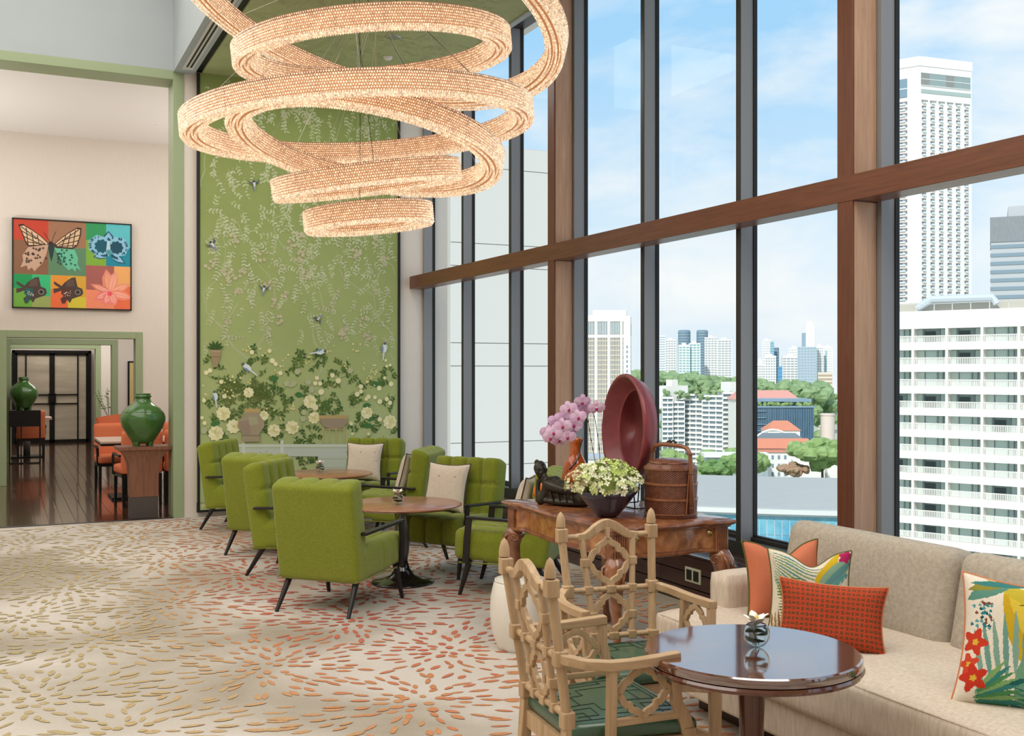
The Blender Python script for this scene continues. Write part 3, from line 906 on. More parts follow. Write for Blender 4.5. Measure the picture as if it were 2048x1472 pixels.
t = thing('building_wing', 'bluish shaded return of the pale wing, seen through the leftmost pane', 'building', (6.0, 45.0, -69.9))
MB().box(0, 11.8, 0, 10, 0, 85).build('body', mat('wing_shade', 'c3c8cd', 0.85), t)  # shade of this face put into its bluish colour
jm = MB()
for k in range(6): jm.box(0, 11.8, -0.04, 0, 80 - 4 * k, 80.06 - 4 * k)
jm.build('joint_strips', 'wing_joint', t)

# curved grey roof with blue glass facade --------------------------------
t = thing('mall_building', 'low building with wide grey roof and curved blue glass front', 'building', (0, 0, 0))
def arc(u, off=0.0):
    # front edge of the roof, a gentle curve
    x0, y0 = 118.0, 206.0; x1, y1 = 186.0, 152.0
    x = x0 + (x1 - x0) * u; y = y0 + (y1 - y0) * u
    s_ = 4 * u * (1 - u) * 5.0
    nx, ny = -0.62, -0.78
    return (x + nx * (s_ + off), y + ny * (s_ + off))
N = 56
rfm = MB(); pts = [arc(i / N, 1.8) for i in range(N + 1)]
back = [(x + 36, y + 43) for x, y in pts]
vs = [(x, y, -27.4) for x, y in pts] + [(x + 16, y + 19, -26.5) for x, y in pts] + [(x, y, -25.9) for x, y in back]
fs = []
for i in range(N):
    for r_ in (0, 1): fs.append((r_ * (N + 1) + i, r_ * (N + 1) + i + 1, (r_ + 1) * (N + 1) + i + 1, (r_ + 1) * (N + 1) + i))
rfm.add(vs, fs)
mat('roof_sheet', 'b9b9b4', 0.9, spec=0.1, var=0.08, vscale=0.5, stretch=(0.1, 2.5, 1))
rfm.build('roof', 'roof_sheet', t, smooth=True)
ed = MB()
for i in range(N):
    (xa, ya), (xb, yb) = pts[i], pts[i + 1]
    (xc, yc), (xd, yd) = arc(i / N, 0.3), arc((i + 1) / N, 0.3)
    ed.add([(xa, ya, -28.3), (xb, yb, -28.3), (xb, yb, -27.3), (xa, ya, -27.3), (xc, yc, -28.3), (xd, yd, -28.3), (xd, yd, -27.3), (xc, yc, -27.3)],
           [(0, 1, 2, 3), (0, 1, 5, 4), (4, 5, 6, 7)])
ed.build('roof_edge', mat('roof_edge_white', 'd9dad8', 0.6), t)
mat('blue_glass', '3f8fb0', 0.12, color2='7fbdd0', vscale=0.25, spec=0.8)
wl = MB()
for i in range(N):
    (xc, yc), (xd, yd) = arc(i / N, -0.1), arc((i + 1) / N, -0.1)
    wl.add([(xc, yc, -69.9), (xd, yd, -69.9), (xd, yd, -27.5), (xc, yc, -27.5)], [(0, 1, 2, 3)])
wl.build('wall', mat('mall_white', 'dfe3e4', 0.6), t)
for i in range(4, N - 4):
    for r_ in range(5):
        (xc, yc), (xd, yd) = arc(i / N + 0.0008, 0.05), arc((i + 1) / N - 0.0008, 0.05)
        z1 = -29.0 - r_ * 4.0; z0 = z1 - 3.88
        MB().add([(xc, yc, z0), (xd, yd, z0), (xd, yd, z1), (xc, yc, z1), (xc + .1, yc + .1, z0), (xd + .1, yd + .1, z0), (xd + .1, yd + .1, z1), (xc + .1, yc + .1, z1)],
                 [(0, 1, 2, 3), (4, 5, 6, 7), (0, 1, 5, 4), (2, 3, 7, 6), (0, 3, 7, 4), (1, 2, 6, 5)]).build('glass_panel', 'blue_glass', t)
hk = MB(); hk.box(183, 188, 183, 183.4, -26.6, -25.9); hk.box(183, 188, 189, 189.4, -26.6, -25.9); hk.box(183, 183.3, 183, 189.4, -26.6, -25.9); hk.box(187.7, 188, 183, 189.4, -26.6, -25.9)
hk.build('roof_hatch', 'facade_white', t)

# curved mid-rise apartment block ----------------------------------------
t = thing('apartment_block', 'curved white mid-rise apartment block with layered balconies beyond the basket', 'building', (0, 0, 0))
def seg(p, q, z1, n, ztag=2.7, zb=-69.9, dark='8b9aa0'):
    p = Vector((*p, 0)); q = Vector((*q, 0)); d = (q - p); L = d.length; d.normalize()
    a = math.atan2(d.y, d.x); mx_ = Matrix.Translation((p.x, p.y, 0)) @ Matrix.Rotation(a, 4, 'Z')
    MB().box(0, L, 0.8, 14, zb, z1 - 0.5, mx_).build('wall', 'city_glass', t)
    m_ = MB(); z = z1
    while z > z1 - 45:
        m_.box(-0.2, L + 0.2, -0.5, 1.5, z - 1.15, z, mx_); z -= ztag
    for k in range(n + 1):
        x = L * k / n; m_.box(x - 0.2, x + 0.2, -0.2, 1.5, z1 - 48, z1, mx_)
    q_ = m_.build('balcony_bands', 'facade_white', t); q_['kind'] = 'stuff'
    wm_ = None
    for r_ in range(10):
        for k in range(n):
            if wm_ is None:
                qq = MB().box(0.5, L / n - 0.5, 0.55, 0.85, 0.15, 1.5).build('window', 'city_dark', t); wm_ = qq.data
            else: qq = bpy.data.objects.new('window', wm_); COL.objects.link(qq); qq.parent = t
            x = L * k / n; pp = p + d * x
            qq.location = (pp.x, pp.y, z1 - ztag * (r_ + 1)); qq.rotation_euler = (0, 0, a)
seg((336.5, 503.0), (341.5, 500.0), -13.0, 2)
seg((342.0, 502.0), (348.0, 498.0), -15.5, 2)
seg((349.5, 507.0), (358.0, 495.0), -11.4, 4)
seg((358.0, 495.0), (364.0, 484.0), -12.0, 3)
seg((364.0, 484.0), (374.0, 479.5), -10.2, 2)
seg((374.0, 479.5), (392.0, 474.5), -11.0, 4)
gq = MB(); rg = random.Random(4)
for k in range(26):
    u_ = rg.random(); gq.blob((338 + u_ * 40, 506 - u_ * 26 + rg.uniform(-2, 3), -11.0 + rg.uniform(-3.0, 1.0)), (1.6, 1.6, rg.uniform(0.9, 1.8)), 6, 4, 0.2, rg)
q = gq.build('roof_planting', 'foliage_far', t); q['kind'] = 'stuff'
pb = MB(); pb.box(341, 356, 506, 514, -20, -6.8); pb.box(345, 349, 506, 512, -6.8, -3.4); pb.box(371, 377, 486, 495, -12, -4.6)
pb.build('penthouse', 'facade_white', t)

# dark blue glass office with red tiled roof beyond ----------------------
t = thing('glass_office', 'dark blue glass office block with roof garden, right-hand pane', 'building', (351.7, 441.1, -69.9), math.radians(-25.7))
Hg = 56.5
MB().box(0, 31, 0, 24, 0, Hg - 3.5).build('body', mat('navy_glass', '56738a', 0.2, color2='3f5a72', vscale=0.3, stretch=(1.5, 1, 0.4), spec=0.7), t)
gf = MB()
for k in range(26): gf.box(k * 1.22, k * 1.22 + 0.12, -0.3, 0, 0, Hg - 4)
for k in range(14): gf.box(0, 6, -0.9, 0, Hg - 6 - 3.4 * k, Hg - 5.7 - 3.4 * k)
gf.box(-0.5, 31.5, -0.6, 24, Hg - 4.0, Hg - 3.2); gf.box(5, 17, 2, 12, Hg - 1.0, Hg - 0.6); gf.box(0, 31, 4, 22, Hg - 1.2, Hg + 0.4)
gf.build('fins', mat('navy_fin', '8ba3b3', 0.5), t)
gd = MB()
for k in range(30): gd.blob((rg.uniform(0.5, 30), rg.uniform(-0.2, 2.0), Hg - 2.8 + rg.random()), (1.0, 0.8, 0.9), 6, 4, 0.25, rg)
q = gd.build('roof_garden', 'foliage_near', t); q['kind'] = 'stuff'
def hip(mb, x0, x1, y0, y1, z0, z1, ins=None, mx_=None, col=None):
    ins = ins if ins is not None else min(x1 - x0, y1 - y0) / 2 * 0.95
    yc = (y0 + y1) / 2
    vs = [(x0, y0, z0), (x1, y0, z0), (x1, y1, z0), (x0, y1, z0), (x0 + ins, yc, z1), (x1 - ins, yc, z1)]
    if mx_ is not None: vs = [tuple(mx_ @ Vector(p)) for p in vs]
    mb.add(vs, [(0, 1, 5, 4), (2, 3, 4, 5), (0, 4, 3), (1, 2, 5), (0, 3, 2, 1)], col)
t = thing('tiled_roof_building', 'building with long salmon tiled roof behind the dark glass office', 'building', (356.0, 462.0, -69.9), math.radians(-25.7))
MB().box(0, 33, 0, 20, 0, 56.2).build('wall', 'facade_white', t)
r1 = MB(); hip(r1, -1, 34.5, -1, 20, 56.2, 61.0, 4); r1.build('roof', mat('roof_salmon', 'dc9d90', 0.8), t)
# white hall with orange hip roof
t = thing('theatre_block', 'plain white block with orange hip roof in front of the glass office', 'building', (293.1, 358.4, -69.9), math.radians(-25.7))
MB().box(0, 13.6, 0, 12, 0, 46.2).build('wall', 'facade_white', t)
r1 = MB(); hip(r1, -0.5, 14.1, -0.5, 12.5, 46.2, 50.2, 4.2); r1.build('roof', 'roof_tile', t)
# long red roofed colonial building
t = thing('colonial_building', 'white colonial building with long orange tiled roof and dormer glazing', 'building', (256.5, 323.0, -69.9), math.radians(-25.7))
MB().box(-3, 15, 0, 12, 0, 40.6).build('wall', 'facade_white', t)
MB().box(0, 30, 8, 20, 0, 41.6).build('wall', 'facade_white', t)
r1 = MB(); hip(r1, 1, 27, 7, 17, 41.6, 45.2, 2.5); hip(r1, -3.5, 15.5, -0.5, 12.5, 40.6, 41.2, 3)
r1.build('roof', 'roof_tile', t)
av = MB()
av.tube([(2 + 21 * k / 12, 18, 42.0 + 6.2 * math.sin(PI * k / 12)) for k in range(13)], 0.5, 6)
av.build('arched_gable', 'facade_white', t)
gz = MB(); gz.prism([(5, 44.8), (24, 44.8), (21, 47.0), (8, 47.0)], 0, 0.3, Matrix.Translation((0, 17.2, 0)) @ Matrix.Rotation(PI / 2, 4, 'X'))
gz.build('skylight', 'city_dark', t)
wn_ = MB().box(0, 0.9, -0.08, 0.1, 0, 1.5)
wq = None
for r_ in range(4):
    for k in range(7):
        if wq is None:
            qq = wn_.build('window', 'city_dark', t); wq = qq.data
        else: qq = bpy.data.objects.new('window', wq); COL.objects.link(qq); qq.parent = t
        qq.location = (-2.2 + k * 2.4, 0, 38.0 - r_ * 3.2)
t = thing('low_white_building', 'small low white building among trees right of the theatre', 'building', (300, 330, -69.9), math.radians(-25.7))
MB().box(0, 22, 0, 18, 0, 42.0).build('wall', 'facade_white', t); MB().box(-0.5, 22.5, -0.5, 18.5, 42, 42.6).build('roof_slab', 'grey_block', t)
t = thing('stair_tower', 'pale pinkish stair tower right of the dark glass office', 'building', (385.5, 424, -69.9))
MB().lathe([(3.6, 0), (3.6, 48.5), (3.9, 48.5), (3.9, 49.5)], 20).build('wall', mat('pink_wall', 'e6d3c8', 0.8), t, auto=0.5)
t = thing('low_glazed_pavilion', 'low white glazed pavilion in the greenery beyond the basket handle', 'building', (232, 318, -69.9), math.radians(-30))
MB().box(0, 22, 0, 10, 0, 40).build('wall', 'city_glass', t)
MB().box(-1, 23, -1, 11, 40, 41.2).build('roof_slab', 'facade_white', t)
t = thing('grey_gable_house', 'pale house with grey gable roof behind the basket handle', 'building', (196, 322, -69.9), math.radians(-20))
MB().box(0, 22, 0, 14, 0, 37).build('wall', 'facade_white', t)
r1 = MB(); hip(r1, -1, 23, -1, 15, 37, 41, 7); r1.build('roof', 'grey_block', t)
t = thing('pale_block', 'plain pale building block directly beyond the flower bowl', 'building', (165, 300, -69.9), math.radians(-20))
MB().box(-12, 12, 0, 14, 0, 43).build('wall', 'facade_white', t)
MB().box(-12.5, 12.5, -0.5, 14.5, 43, 43.8).build('roof_slab', 'grey_block', t)

# greenery -----------------------------------------------------------------
def canopy(n, fx, mb, rg):
    for k in range(n):
        x, y, z, r = fx(rg)
        mb.blob((x, y, z), (r, r, r * 0.8), 7, 5, 0.26, rg)
rg = random.Random(21)
hl = MB()
def fx(rg):
    u = rg.uniform(-0.15, 1.15); dpt = rg.random()
    x = 430 + 190 * u + dpt * 60; y = 810 - 95 * u + dpt * 80
    crest = -1.0 - 4.0 * u - 6 * max(0, u - .45) + 4.5 * math.exp(-((u - 0.1) / 0.16) ** 2) - 6.0 * (1 if u > 0.62 else 0) * 0.4
    return x, y, crest - (1 - dpt) * rg.uniform(4, 44), rg.uniform(3.2, 6.5)
canopy(1300, fx, hl, rg)
o = hl.build('hill_forest', 'foliage_far', smooth=False); tag(o, 'wooded green hill below the skyline of high-rises', 'forest', kind='stuff')
hl = MB()
def fx(rg):
    u = rg.random()
    return 200 + 190 * u + rg.uniform(0, 120), 320 + rg.uniform(0, 130) - 60 * u, rg.uniform(-46, -36), rg.uniform(3, 5)
canopy(160, fx, hl, rg)
o = hl.build('park_trees', 'foliage_near'); tag(o, 'clumps of park trees between the mid-rise buildings', 'forest', kind='stuff')
TL = [('broad rain tree spreading in front of the colonial building', 236, 262, -24.5, 10.0), ('rounded bright green tree next to the brown column', 248, 246, -27.0, 8.5),
      ('bushy tree at the left foot of the colonial building', 214, 272, -29.5, 5.5), ('reddish brown tree crown beneath the rain tree', 228, 266, -30.0, 4.5),
      ('pale green tree rising behind the wicker basket', 182, 268, -27.8, 6.5), ('dark green tree directly right of the basket over the grey roof', 194, 260, -28.0, 6.0),
      ('green tree filling the gap by the middle mullion above the grey roof', 206, 262, -26.5, 7.0), ('small olive tree beyond the roof hatch', 240, 250, -30.5, 5.0)]
for (lab, x, y, z, r) in TL:
    t = thing('city_tree', lab, 'tree', (x, y, -69.9), 0, 'trees beyond the grey roof')
    MB().tube([(0, 0, 0), (0.3, 0, 20), (0, 0, z + 69.9)], [0.9, 0.6, 0.3], 8).build('trunk', 'trunk_bark', t)
    cm_ = MB()
    for k in range(46):
        a_ = rg.uniform(0, 2 * PI); q_ = rg.random() ** 0.6 * r
        cm_.blob((q_ * math.cos(a_), q_ * math.sin(a_), z + 69.9 + rg.uniform(-r * .55, r * .35) * (1 - (q_ / r) ** 2) + 0.5), (r * .27,) * 2 + (r * .2,), 7, 5, 0.22, rg)
    mm = 'foliage_near'
    if 'reddish' in lab: mm = mat('foliage_red', 'a07a64', 0.9, color2='b89c80', vscale=0.5)
    if 'dark green' in lab: mm = mat('foliage_dark', '547a44', 0.9, color2='7f9c5c', vscale=0.5)
    q = cm_.build('crown', mm, t); q['kind'] = 'stuff'

# ================================================================== FURNITURE
mat('green_wool', '89922f', 0.95, color2='757f23', vscale=90, bump=0.8, bscale=220, sheen=0.25, spec=0.15)
mat('linen', 'dccfc0', 0.95, color2='c9bba9', vscale=120, stretch=(1, 1, 0.25), bump=0.5, bscale=260, spec=0.1)
mat('piping_dark', '4a4240', 0.8)
mat('leg_black', '211d1d', 0.35)
wood('walnut_top', '8a5238', 'b07a58', 'X', 0.28, coat=0.3)
mat('gloss_black', '141415', 0.12, coat=0.6)

def fr_(x): return x - math.floor(x)
def chan(t):
    """1 in the middle of a channel, 0 on its seams"""
    q = abs(2 * fr_(t) - 1)
    return (1 - q ** 4)

def make_armchair():
    t = thing('armchair', 'x', 'armchair', (0, 0, 0))
    Wd = 0.62
    # backrest -----------------------------------------------------
    hB, tB = 0.66, 0.15
    def db(p, n):
        o = Vector((0, 0, 0))
        wgt = max(0.0, n.y if p.y > tB / 2 - 0.05 else 0)
        face = 1.0 if p.y > tB / 2 - 0.045 and abs(p.x) < Wd / 2 - 0.004 else 0.0
        c_ = chan((p.x + Wd / 2) / Wd * 4) ** 0.8
        zz = (p.z + hB / 2) / hB
        rows = min(abs(zz - 0.70), abs(zz - 0.36)) * hB
        r_ = min(1, rows / 0.03) ** 0.5
        if face:
            o.y += 0.034 * c_ + 0.018 * r_ - 0.024
        if p.z > hB / 2 - 0.045:
            o.z += 0.020 * c_ * max(0, min(1, (p.y + tB * 0.35) / 0.05)) - 0.006
        if abs(p.x) > Wd / 2 - 0.03 and p.y > 0:
            o.x += (0.006 * r_ - 0.004) * (1 if p.x > 0 else -1)
        return o
    mb = MB(); mb.add(*rbox(Wd, tB, hB, 0.035, 64, 8, 40, db))
    b = mb.build('backrest', 'green_wool', t, smooth=True)
    b.location = (0, -0.275, 0.22 + hB / 2 - 0.01); b.rotation_euler = (math.radians(8.5), 0, 0)
    # seat -----------------------------------------------------------
    dS, hS = 0.60, 0.20
    def ds(p, n):
        o = Vector((0, 0, 0))
        c_ = chan((p.x + Wd / 2) / Wd * 4) ** 0.8
        inx = abs(p.x) < Wd / 2 - 0.004
        if p.z > hS / 2 - 0.045 and inx:
            yy = p.y + dS / 2
            r_ = min(1, abs(yy - 0.38) / 0.03) ** 0.5
            o.z += 0.038 * c_ + 0.014 * r_ - 0.024
        if p.y > dS / 2 - 0.05 and inx:
            o.y += 0.040 * c_ - 0.020
        if p.y > dS / 2 - 0.2 and p.z < 0: o.z += 0.012
        if abs(p.x) > Wd / 2 - 0.02 and p.z > -0.06:
            g_ = min(min(1, abs(p.y - yg) / 0.022) for yg in (-0.02, 0.10, 0.21))
            o.x += (0.010 * g_ ** 0.5 - 0.006) * (1 if p.x > 0 else -1)
        return o
    mb = MB(); mb.add(*rbox(Wd, dS, hS, 0.04, 64, 34, 12, ds))
    s = mb.build('seat', 'green_wool', t, smooth=True)
    s.location = (0, 0.05, 0.33); s.rotation_euler = (math.radians(2.5), 0, 0)
    for (x, y) in ((-0.155, 0.125), (0, 0.125), (0.155, 0.125)):
        MB().blob((x, y, 0.432), (0.008, 0.008, 0.004), 8, 5).build('button', 'green_wool', s).matrix_parent_inverse = s.matrix_basis.inverted()
    pp = MB().tube([(-Wd / 2 + .01, -0.32, 0.225), (-Wd / 2 + .01, 0.33, 0.232), (Wd / 2 - .01, 0.33, 0.232), (Wd / 2 - .01, -0.32, 0.225)], 0.005, 6)
    pp.build('welt', 'green_wool', t)
    for sx in (-1, 1):
        MB().tube([(sx * 0.255, -0.22, 0.24), (sx * 0.275, -0.365, 0)], [0.024, 0.013], 12).build('leg', 'leg_black', t, auto=0.6)
        MB().tube([(sx * 0.285, 0.255, 0.25), (sx * 0.30, 0.325, 0)], [0.024, 0.013], 12).build('leg', 'leg_black', t, auto=0.6)
        am = MB()
        x = sx * 0.333
        am.sweep([(x, -0.27, 0.535), (x, 0.262, 0.560)], 0.042, 0.020)
        am.sweep([(x, 0.245, 0.568), (x, 0.262, 0.40), (x - sx * 0.012, 0.275, 0.235)], 0.020, 0.046, up=(0, 1, 0))
        am.build('armrest', 'leg_black', t, bevel=0.003)
    return t
ARM = [ # label, centre, facing
    ('green tufted armchair seen squarely from behind, nearest in the foreground', (2.10, 7.07), (0.74, 0.67)),
    ('green tufted armchair in side view just left of the nearest one, its front turned right', (2.18, 8.36), (0.78, -0.62)),
    ('green tufted armchair with plain back showing, between the two side-view armchairs on the left', (2.20, 9.41), (0.74, 0.67)),
    ('green tufted armchair farthest left, standing before the mural edge', (2.26, 11.00), (0.80, -0.60)),
    ('green tufted armchair facing us against the mural with a linen cushion', (3.42, 10.61), (-0.62, -0.78)),
    ('green tufted armchair showing its back corner, between the mural chair and the window pair', (3.34, 9.42), (-0.80, 0.60)),
    ('green tufted armchair facing us with a linen cushion, right of the nearer round table', (3.26, 7.93), (-0.84, -0.55)),
    ('green tufted armchair half hidden behind the carved console table', (3.39, 7.02), (-0.78, 0.63)),
]
chairs = []
ac = make_armchair()
for i, (lab, (x, y), f) in enumerate(ARM):
    rz = math.atan2(f[1], f[0]) - PI / 2
    if i == 0:
        o = ac
    else:
        o = dup(ac, (x, y, 0), rz, lab)
    o.location = (x, y, 0); o.rotation_euler = (0, 0, rz); o['label'] = lab; o['group'] = 'green lounge armchairs'
    chairs.append(o)

# ---------------------------------------------------------------- cushions
def cushion_mesh(w, h, t, n=24, m_=None, colf=None, pinch=0.11, chop=0.0):
    m_ = m_ or n
    mb = MB(); vs = []; fs = []; cs = []
    def pt(i, j, s):
        u = -1 + 2 * i / n; v = -1 + 2 * j / m_
        x = u * w / 2 * (1 - pinch * (1 - v * v) * abs(u)); z = v * h / 2 * (1 - pinch * (1 - u * u) * abs(v))
        z -= chop * h * max(0, v) ** 1.5 * math.exp(-((u - 0.05) / 0.42) ** 2)
        th = t / 2 * max(0, (1 - u ** 4) * (1 - v ** 4)) ** 0.55
        th *= 1 + 0.06 * noise.noise(Vector((u * 1.5, v * 1.5, w * 9 + s)))
        return (x, s * th, z)
    for s in (-1, 1):
        o = len(vs)
        for i in range(n + 1):
            for j in range(m_ + 1): vs.append(pt(i, j, s))
        for i in range(n):
            for j in range(m_):
                a = o + i * (m_ + 1) + j
                fs.append((a, a + 1, a + m_ + 2, a + m_ + 1) if s > 0 else (a, a + m_ + 1, a + m_ + 2, a + 1))
                cs.append(colf((i + .5) / n, (j + .5) / m_) if colf else None)
    mb.v = vs; mb.f = fs; mb.c = cs
    edge = []
    for k in range(24): edge.append((-1 + 2 * k / 24, -1))
    for k in range(24): edge.append((1, -1 + 2 * k / 24))
    for k in range(24): edge.append((1 - 2 * k / 24, 1))
    for k in range(24): edge.append((-1, 1 - 2 * k / 24))
    ring = [(u * w / 2 * (1 - pinch * (1 - v * v) * abs(u)), 0, v * h / 2 * (1 - pinch * (1 - u * u) * abs(v)) - chop * h * max(0, v) ** 1.5 * math.exp(-((u - 0.05) / 0.42) ** 2)) for u, v in edge]
    return mb, ring
def cushion(name, label, w, h, t, m, pm, loc, rot, colf=None, n=24, mm=None, group=None, cat='cushion', pr=0.005, chop=0.0):
    o_ = thing(name, label, cat, loc, 0, group)
    o_.rotation_euler = rot
    mb, ring = cushion_mesh(w, h, t, n, mm, colf, chop=chop)
    mb.build('cover', m, o_, smooth=True, norecalc=True)
    MB().tube(ring, pr, 6, closed=True).build('piping', pm, o_, smooth=True)
    return o_
def chair_cushion(ci, label, dx=0.0):
    (x, y), f = ARM[ci][1], ARM[ci][2]
    fl = math.hypot(*f); f = (f[0] / fl, f[1] / fl); s = (f[1], -f[0])
    rz = math.atan2(f[1], f[0]) - PI / 2
    px = x + f[0] * -0.10 + s[0] * dx; py = y + f[1] * -0.10 + s[1] * dx
    return cushion('linen_cushion', label, 0.41, 0.41, 0.12, 'linen', 'piping_dark', (px, py, 0.645), (math.radians(15), 0, rz), group='linen cushions on armchairs')
chair_cushion(4, 'square pale linen cushion on the armchair in front of the mural', 0.06)
chair_cushion(5, 'pale linen cushion seen edge-on, peeping from the armchair turned away from us', 0.0)
chair_cushion(6, 'square pale linen cushion on the armchair right of the nearer round table', 0.10)
chair_cushion(7, 'pale linen cushion mostly hidden on the armchair behind the console table', -0.05)

# ---------------------------------------------------------------- round lounge tables
def make_table():
    t = thing('lounge_table', 'x', 'table')
    tp = MB()
    tp.lathe([(0.001, 0.60), (0.44, 0.60), (0.45, 0.595), (0.45, 0.588), (0.40, 0.572), (0.001, 0.572)], 64)
    tp.build('tabletop', 'walnut_top', t, auto=0.5)
    st = MB(); st.lathe([(0.001, 0.0), (0.235, 0.0), (0.24, 0.008), (0.225, 0.016), (0.15, 0.03), (0.09, 0.06), (0.055, 0.11), (0.038, 0.17)], 40)
    st.build('base', 'gloss_black', t, smooth=True)
    st = MB(); st.lathe([(0.038, 0.165), (0.052, 0.25), (0.055, 0.33), (0.045, 0.42), (0.026, 0.50), (0.022, 0.52), (0.05, 0.53), (0.05, 0.545), (0.022, 0.55), (0.03, 0.572)], 32)
    st.build('stem', mat('pewter', '77747a', 0.3, metal=0.5), t, smooth=True)
    return t
tb1 = make_table(); tb1.location = (2.73, 7.585, 0); tag(tb1, 'round walnut topped lounge table with black trumpet base, the nearer one', None, 'round lounge tables'); tb1['label'] = 'round walnut topped lounge table with black trumpet base, the nearer one'
tb2 = dup(tb1, (2.87, 10.16, 0), 0.5, 'round walnut topped lounge table farther back near the mural', 'round lounge tables')

# ---------------------------------------------------------------- flower bowls
mat('clear_glass', 'f4fbf8', 0.02, trans=1.0, ior=1.25)
mat('bowl_water', 'f2faf5', 0.02, trans=1.0, ior=1.2)
mat('leaf_wet', '2f5a2c', 0.3)
mat('petal_white', 'f6f2e8', 0.6, emit=None, bump=0.1)
mat('petal_yellow', 'd9c45a', 0.6)
def make_bowl():
    t = thing('flower_bowl', 'x', 'vase')
    R_ = 0.045
    prof = [(R_ * math.sin(a), R_ - R_ * math.cos(a) * 1.0) for a in [0.02 + 2.35 * k / 14 for k in range(15)]]
    inner = [(max(0.001, r - 0.0022), z + 0.0015) for r, z in reversed(prof)]
    MB().lathe(prof + inner, 32).build('bowl', 'clear_glass', t, smooth=True)
    lf = MB()
    for a0, z0, tilt in ((0.0, 0.045, 0.1), (2.2, 0.036, -0.15), (4.0, 0.050, 0.2)):
        pts = [( 0.037 * math.cos(a0 + 2.6 * k / 12), 0.037 * math.sin(a0 + 2.6 * k / 12), z0 + tilt * 0.05 * k / 12) for k in range(13)]
        lf.sweep(pts, 0.0012, [0.003 + 0.013 * math.sin(PI * k / 12) for k in range(13)])
    lf.tube([(0.01, 0.0, 0.008), (-0.008, 0.006, 0.05), (0, 0, 0.08)], 0.002, 6)
    lf.build('leaf_coil', 'leaf_wet', t, smooth=True)
    pm = MB()
    for k in range(6):
        a = 2 * PI * k / 6 + 0.3; e_ = 0.55 if k % 2 else 0.25
        d = Vector((math.cos(a), math.sin(a), 0)); s = Vector((-d.y, d.x, 0))
        pts = []; n = 6
        grid = []
        for i in range(n + 1):
            q = i / n; r = 0.006 + 0.042 * q; wv = 0.015 * math.sin(PI * min(1, q * 0.9 + 0.08)) 
            zc = 0.082 + 0.030 * math.sin(q * 1.6) * (0.6 + e_)
            for j in (-1, 0, 1):
                grid.append(d * r * (1 - 0.3 * e_) + s * wv * j + Vector((0, 0, zc - 0.003 * abs(j))))
        fs = []
        for i in range(n):
            for j in range(2): fs.append((i * 3 + j, i * 3 + j + 1, i * 3 + j + 4, i * 3 + j + 3))
        mq = MB(); mq.add(grid, fs); po = mq.build('petal', 'petal_white', t, smooth=True)
        so = po.modifiers.new('th', 'SOLIDIFY'); so.thickness = 0.0015
    MB().blob((0, 0, 0.098), (0.008, 0.008, 0.010), 8, 6).build('flower_centre', 'petal_yellow', t, smooth=True)
    return t
bw = make_bowl(); bw.location = (2.288, 2.857, 0.6712)
bw['label'] = 'small clear glass bowl with white orchid on the polished dark table'; bw['group'] = 'orchid bowls on tables'
dup(bw, (2.67, 7.52, 0.601), 1.0, 'small clear glass bowl with white orchid on the nearer lounge table', 'orchid bowls on tables')
dup(bw, (2.83, 10.25, 0.601), 2.1, 'small clear glass bowl with white orchid on the lounge table near the mural', 'orchid bowls on tables')

# ---------------------------------------------------------------- polished round pedestal table
wood('mahogany', '4e281b', '653626', 'X', 0.14, scale=0.8, coat=1.0)
wood('mahogany_upright', '4e281b', '653626', 'Z', 0.25, scale=0.8, coat=0.6)
MATS['mahogany'].node_tree.nodes['Principled BSDF'].inputs['Coat IOR'].default_value = 1.7
wood('mahogany_polish', '4e281b', '653626', 'X', 0.10, scale=0.8, coat=1.0)
MATS['mahogany_polish'].node_tree.nodes['Principled BSDF'].inputs['Coat IOR'].default_value = 2.6
mt = thing('pedestal_table', 'round polished dark mahogany table with moulded edge before the sofa', 'table', (2.259, 2.847, 0))
MB().lathe([(0.001, 0.67), (0.348, 0.67), (0.355, 0.666), (0.357, 0.658), (0.357, 0.642), (0.352, 0.640)], 96).build('tabletop', 'mahogany_polish', mt, auto=0.5)
MB().lathe([(0.344, 0.640), (0.357, 0.638), (0.362, 0.630), (0.358, 0.620), (0.344, 0.614), (0.05, 0.614)], 96).build('edge_moulding', 'mahogany', mt, auto=0.7)
MB().lathe([(0.05, 0.614), (0.05, 0.605), (0.046, 0.55), (0.036, 0.30), (0.034, 0.06), (0.045, 0.03)], 40).build('column', 'mahogany_upright', mt, auto=0.7)
MB().lathe([(0.001, 0.0), (0.20, 0.0), (0.205, 0.01), (0.195, 0.022), (0.06, 0.034), (0.001, 0.035)], 48).build('base', 'mahogany', mt, auto=0.7)

# ---------------------------------------------------------------- fretwork chairs
wood('pale_oak', 'a4845f', 'c8aa86', 'Z', 0.5, scale=2.0)
wood('pale_oak_y', 'a4845f', 'c8aa86', 'Y', 0.5, scale=2.0)
mat('green_leather', '41604a', 0.32, var=0.1, vscale=5, bump=0.1, bscale=120, coat=0.35)
mat('lattice_line', '1f2f26', 0.5)
Q1 = [(0, 1), (.055, .87), (.16, .76), (.31, .69), (.43, .60), (.46, .46), (.60, .43), (.69, .31), (.76, .16), (.87, .055)]
def ogee(cx, cz, hw, hh, f3):
    pts = []
    for (sx, sz, rev) in ((1, 1, 0), (1, -1, 1), (-1, -1, 0), (-1, 1, 1)):
        q = Q1 if not rev else [(1, 0)] + [(a, b_) for a, b_ in reversed(Q1[1:])]
        pts += [f3(cx + sx * a * hw, cz + sz * b_ * hh) for a, b_ in q]
    # order: top->right, right->bottom, bottom->left, left->top
    return pts
